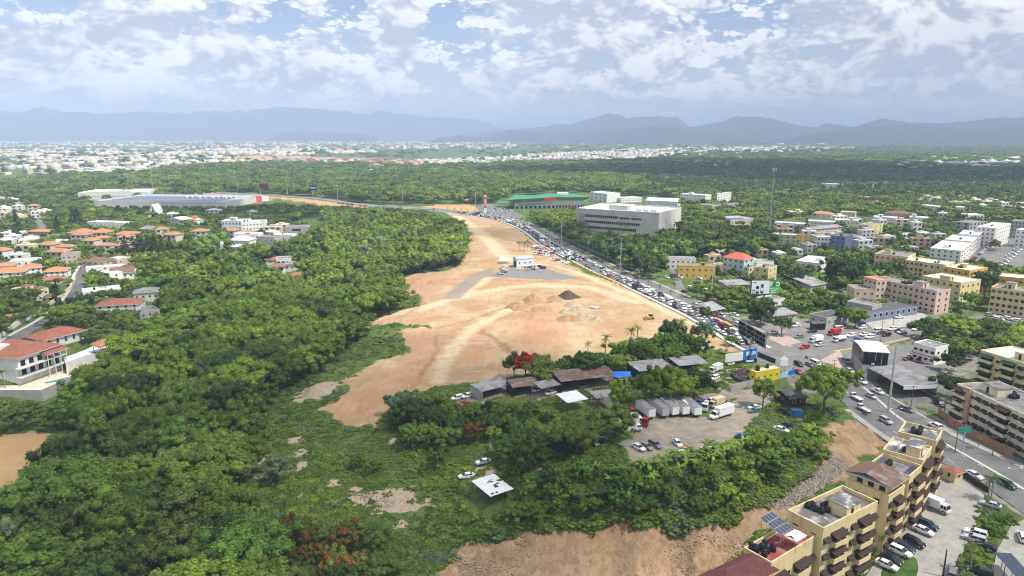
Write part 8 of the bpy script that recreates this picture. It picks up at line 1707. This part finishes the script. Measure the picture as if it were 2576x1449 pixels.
def masses():
    protos = [m for s in SPS for m in MID[s]] + [m for s in SPS for m in LOW[s]]
    ix, pts, sv, rz = [], [], [], []
    for (x, y, z, s, sp, d) in REST:
        sp = sp if sp in SPS else 'olive'; k = SPS.index(sp)
        ix.append(k * 3 + random.randrange(3) if d < 430 else 18 + k * 2 + random.randrange(2)); pts.append((x, y, z)); q = s * random.choice((.85, .95, 1.05, 1.2, 1.4)); sv.append((q, q, s)); rz.append(random.uniform(0, 6.28))
    if pts: rest_stuff('woodland', 'further trees filling the woods and gardens', pts, rz, sv, ix, protos)
    # woods beyond the avenue and out to the hills
    r2 = np.random.default_rng(21); P, S = [], []
    for r0, r1, sp0 in ((430, 900, 9.5), (900, 1500, 11.5), (1500, 2600, 15), (2600, 4400, 25), (4400, 9000, 46)):
        n = int(.5 * 1.5 * (r1 ** 2 - r0 ** 2) / sp0 ** 2); a = r2.uniform(-.75, .75, n); r = np.sqrt(r2.uniform(r0 ** 2, r1 ** 2, n)); P.append(np.stack([r * np.sin(a), r * np.cos(a)], 1)); S.append(np.full(n, sp0 / 9.5))
    P = np.concatenate(P); S = np.concatenate(S); x, y = P[:, 0], P[:, 1]; r = np.hypot(x, y); ok = np.ones(len(x), bool)
    nn = r < 1500; ok[nn] = clear_of(x[nn], y[nn], np.full(nn.sum(), 4.0))
    for p in FARDIRT: ok &= ~inpoly(x, y, GP(p))
    ok &= ~inpoly(x, y, ZW['site'])
    def wp(poly): return [W(*p) for p in poly]
    woods = inpoly(x, y, wp([(-300,470),(0,470),(150,448),(330,440),(440,430),(560,418),(900,418),(1050,428),(1200,405),(1400,410),(1650,402),(1700,392),(2000,380),(2700,372),(2900,480),(2650,500),(1700,500),(1640,498),(1500,485),(1300,485),(1240,515),(1160,512),(1060,515),(930,515),(780,494),(600,484),(330,470),(-300,500)]))
    other = (r > 1100) & ~woods
    thin = fbm(x / 160, y / 160, 61, 3)
    city = np.zeros(len(x), bool)
    for q_ in ([(-400,446),(150,450),(330,444),(440,430),(560,418),(900,420),(1060,424),(1240,416),(1450,408),(1700,398),(2100,378),(2200,366),(1300,352),(-400,354)],): city |= inpoly(x, y, wp(q_))
    ok &= ~city | (r2.uniform(size=len(x)) < .16)
    ok &= (woods & ((r > 700) | (r2.uniform(size=len(x)) < .9))) | (other & (thin > .50) & (r2.uniform(size=len(x)) < .5))
    nr = r < 1400; vis = np.ones(len(x), bool); vis[nr] = visible_ok(x[nr], y[nr], GZ(x[nr], y[nr]), np.full(nr.sum(), 9.0), .15, 5); ok &= vis
    x, y, S, r, woods = x[ok], y[ok], S[ok], r[ok], woods[ok]; z = GZ(x, y)
    hump = np.zeros(len(x)); h = r2.uniform(.75, 1.25, len(x)); zone = fbm(x / 90, y / 90, 71, 3)
    k = np.where(zone + r2.uniform(-.2, .2, len(x)) > .60, 3, np.where(r2.uniform(size=len(x)) < .25, 1, np.where(r2.uniform(size=len(x)) < .22, 2, 0)))
    k = np.where((r > 1100) & (x > 250) & (r < 2200), np.where(r2.uniform(size=len(x)) < .9, 1, 0), k)  # mostly dark leaves on the right, deepening the cloud shade through leaf colour
    prot = [m for s in SPS for m in LOW[s]] + [crown_mesh('crown', 800 + j, 6, 5.0, 3.5, 7, 9, 2.0, LEAF[s], .5) for j, s in enumerate(('green', 'dark', 'olive', 'lime'))]
    ix = np.where(r < 1700, k * 2 + r2.integers(0, 2, len(x)), 12 + np.minimum(k, 3)); sv = np.stack([np.minimum(S, 3.2) * h, np.minimum(S, 3.2) * h, np.minimum(S, 1.3) ** .5 * h * .95], 1)
    rest_stuff('forest', 'wide green woods beyond the avenue and out over the plain', np.stack([x, y, z - .5], 1), r2.uniform(0, 6.28, len(x)), sv, ix, prot)
    print('woodland', len(pts), 'forest', len(x))
    OVER = GP([(1190,1345),(1260,1332),(1300,1324),(1400,1318),(1500,1311),(1600,1306),(1670,1296),(1700,1310),(1760,1316),(1836,1301),(1850,1257),(1960,1227),(2010,1200),(2058,1150),(2078,1085)])
    # undergrowth: weeds, vines and tall grass on the green banks
    iv = []
    shr = [crown_mesh('weeds', 850 + j, 1.3, .25, .6, 14, 24, .13, LEAF[s], .30, True, -.1) for j, s in enumerate(('weed', 'vine', 'weed', 'green', 'silver'))]
    n = 80000; a = r2.uniform(-.76, .72, n); r = np.exp(r2.uniform(math.log(105), math.log(430), n)); x = r * np.sin(a); y = r * np.cos(a)
    ok = clear_of(x, y, 1.0); keep = np.zeros(n, bool)
    for poly in ([(-200,990),(300,880),(420,700),(700,600),(1060,560),(1190,590),(1180,660),(1050,690),(1060,770),(1000,810),(1095,822),(1035,890),(900,950),(860,1000),(800,1030),(960,1080),(1080,980),(1300,950),(1800,875),(1900,930),(1880,980),(1560,1010),(1560,1110),(1590,1170),(1800,1150),(1960,1000),(2130,1020),(2080,1075),(2060,1150),(1960,1228),(1860,1250),(1700,1308),(1500,1303),(1300,1305),(1180,1335),(1080,1460),(-200,1560)],[(2390,1500),(2440,1360),(2480,1255),(2550,1310),(2480,1500)],[(2100,1500),(2240,1345),(2372,1180),(2385,1190),(2160,1500)],[(1760,1460),(1900,1345),(1960,1330),(1860,1460)]): keep |= inpoly(x, y, GP(poly))
    bankp = GP([(760,830),(1030,820),(1040,890),(900,950),(800,1010),(720,1060),(640,1250),(600,1250),(640,1060),(720,940)]); ok &= keep & (~inpoly(x, y, bankp) | (r2.uniform(size=n) < .45))
    for z_ in ('site', 'cut', 'pit', 'yard'): ok &= ~inpoly(x, y, ZW[z_])
    for px, py, wx, wy in BARE:
        c = G(px, py); ok &= (np.hypot((x - c.x) / max(.5, (G(px + wx, py) - c).length), (y - c.y) / max(.5, (G(px, py - wy) - c).length)) > .85) | (r2.uniform(size=n) < .06)
    ex, ey = [], []
    for a_, b_ in zip(OVER[:-1], OVER[1:]):
        for t in r2.uniform(0, 1, 170): p = a_.lerp(b_, t); q = fbm(np.array([p.x / 4]), np.array([p.y / 4]), 5, 2)[0]; ex.append(p.x + r2.normal() * .8); ey.append(p.y - (q - .35) * 7 * r2.uniform(0, 1) + r2.uniform(0, 1.5))
    x, y = np.concatenate([x[ok], ex]), np.concatenate([y[ok], ey]); zone = fbm(x / 14, y / 14, 81, 3) + r2.uniform(-.22, .22, len(x)); k = np.select([zone < .40, zone < .53, zone < .62, zone < .80], [0, 1, 2, 3], 4); s = r2.uniform(.35, .95, len(x)) * (1 + .7 * (zone > .58)); sv = np.stack([s, s, s * r2.uniform(.3, .75, len(x))], 1)
    rest_stuff('undergrowth', 'weeds, creeping vines and tall grass over the green banks', np.stack([x, y, GZ(x, y) - .1], 1), r2.uniform(0, 6.28, len(x)), sv, k, shr)
    print('undergrowth', len(x))
masses()
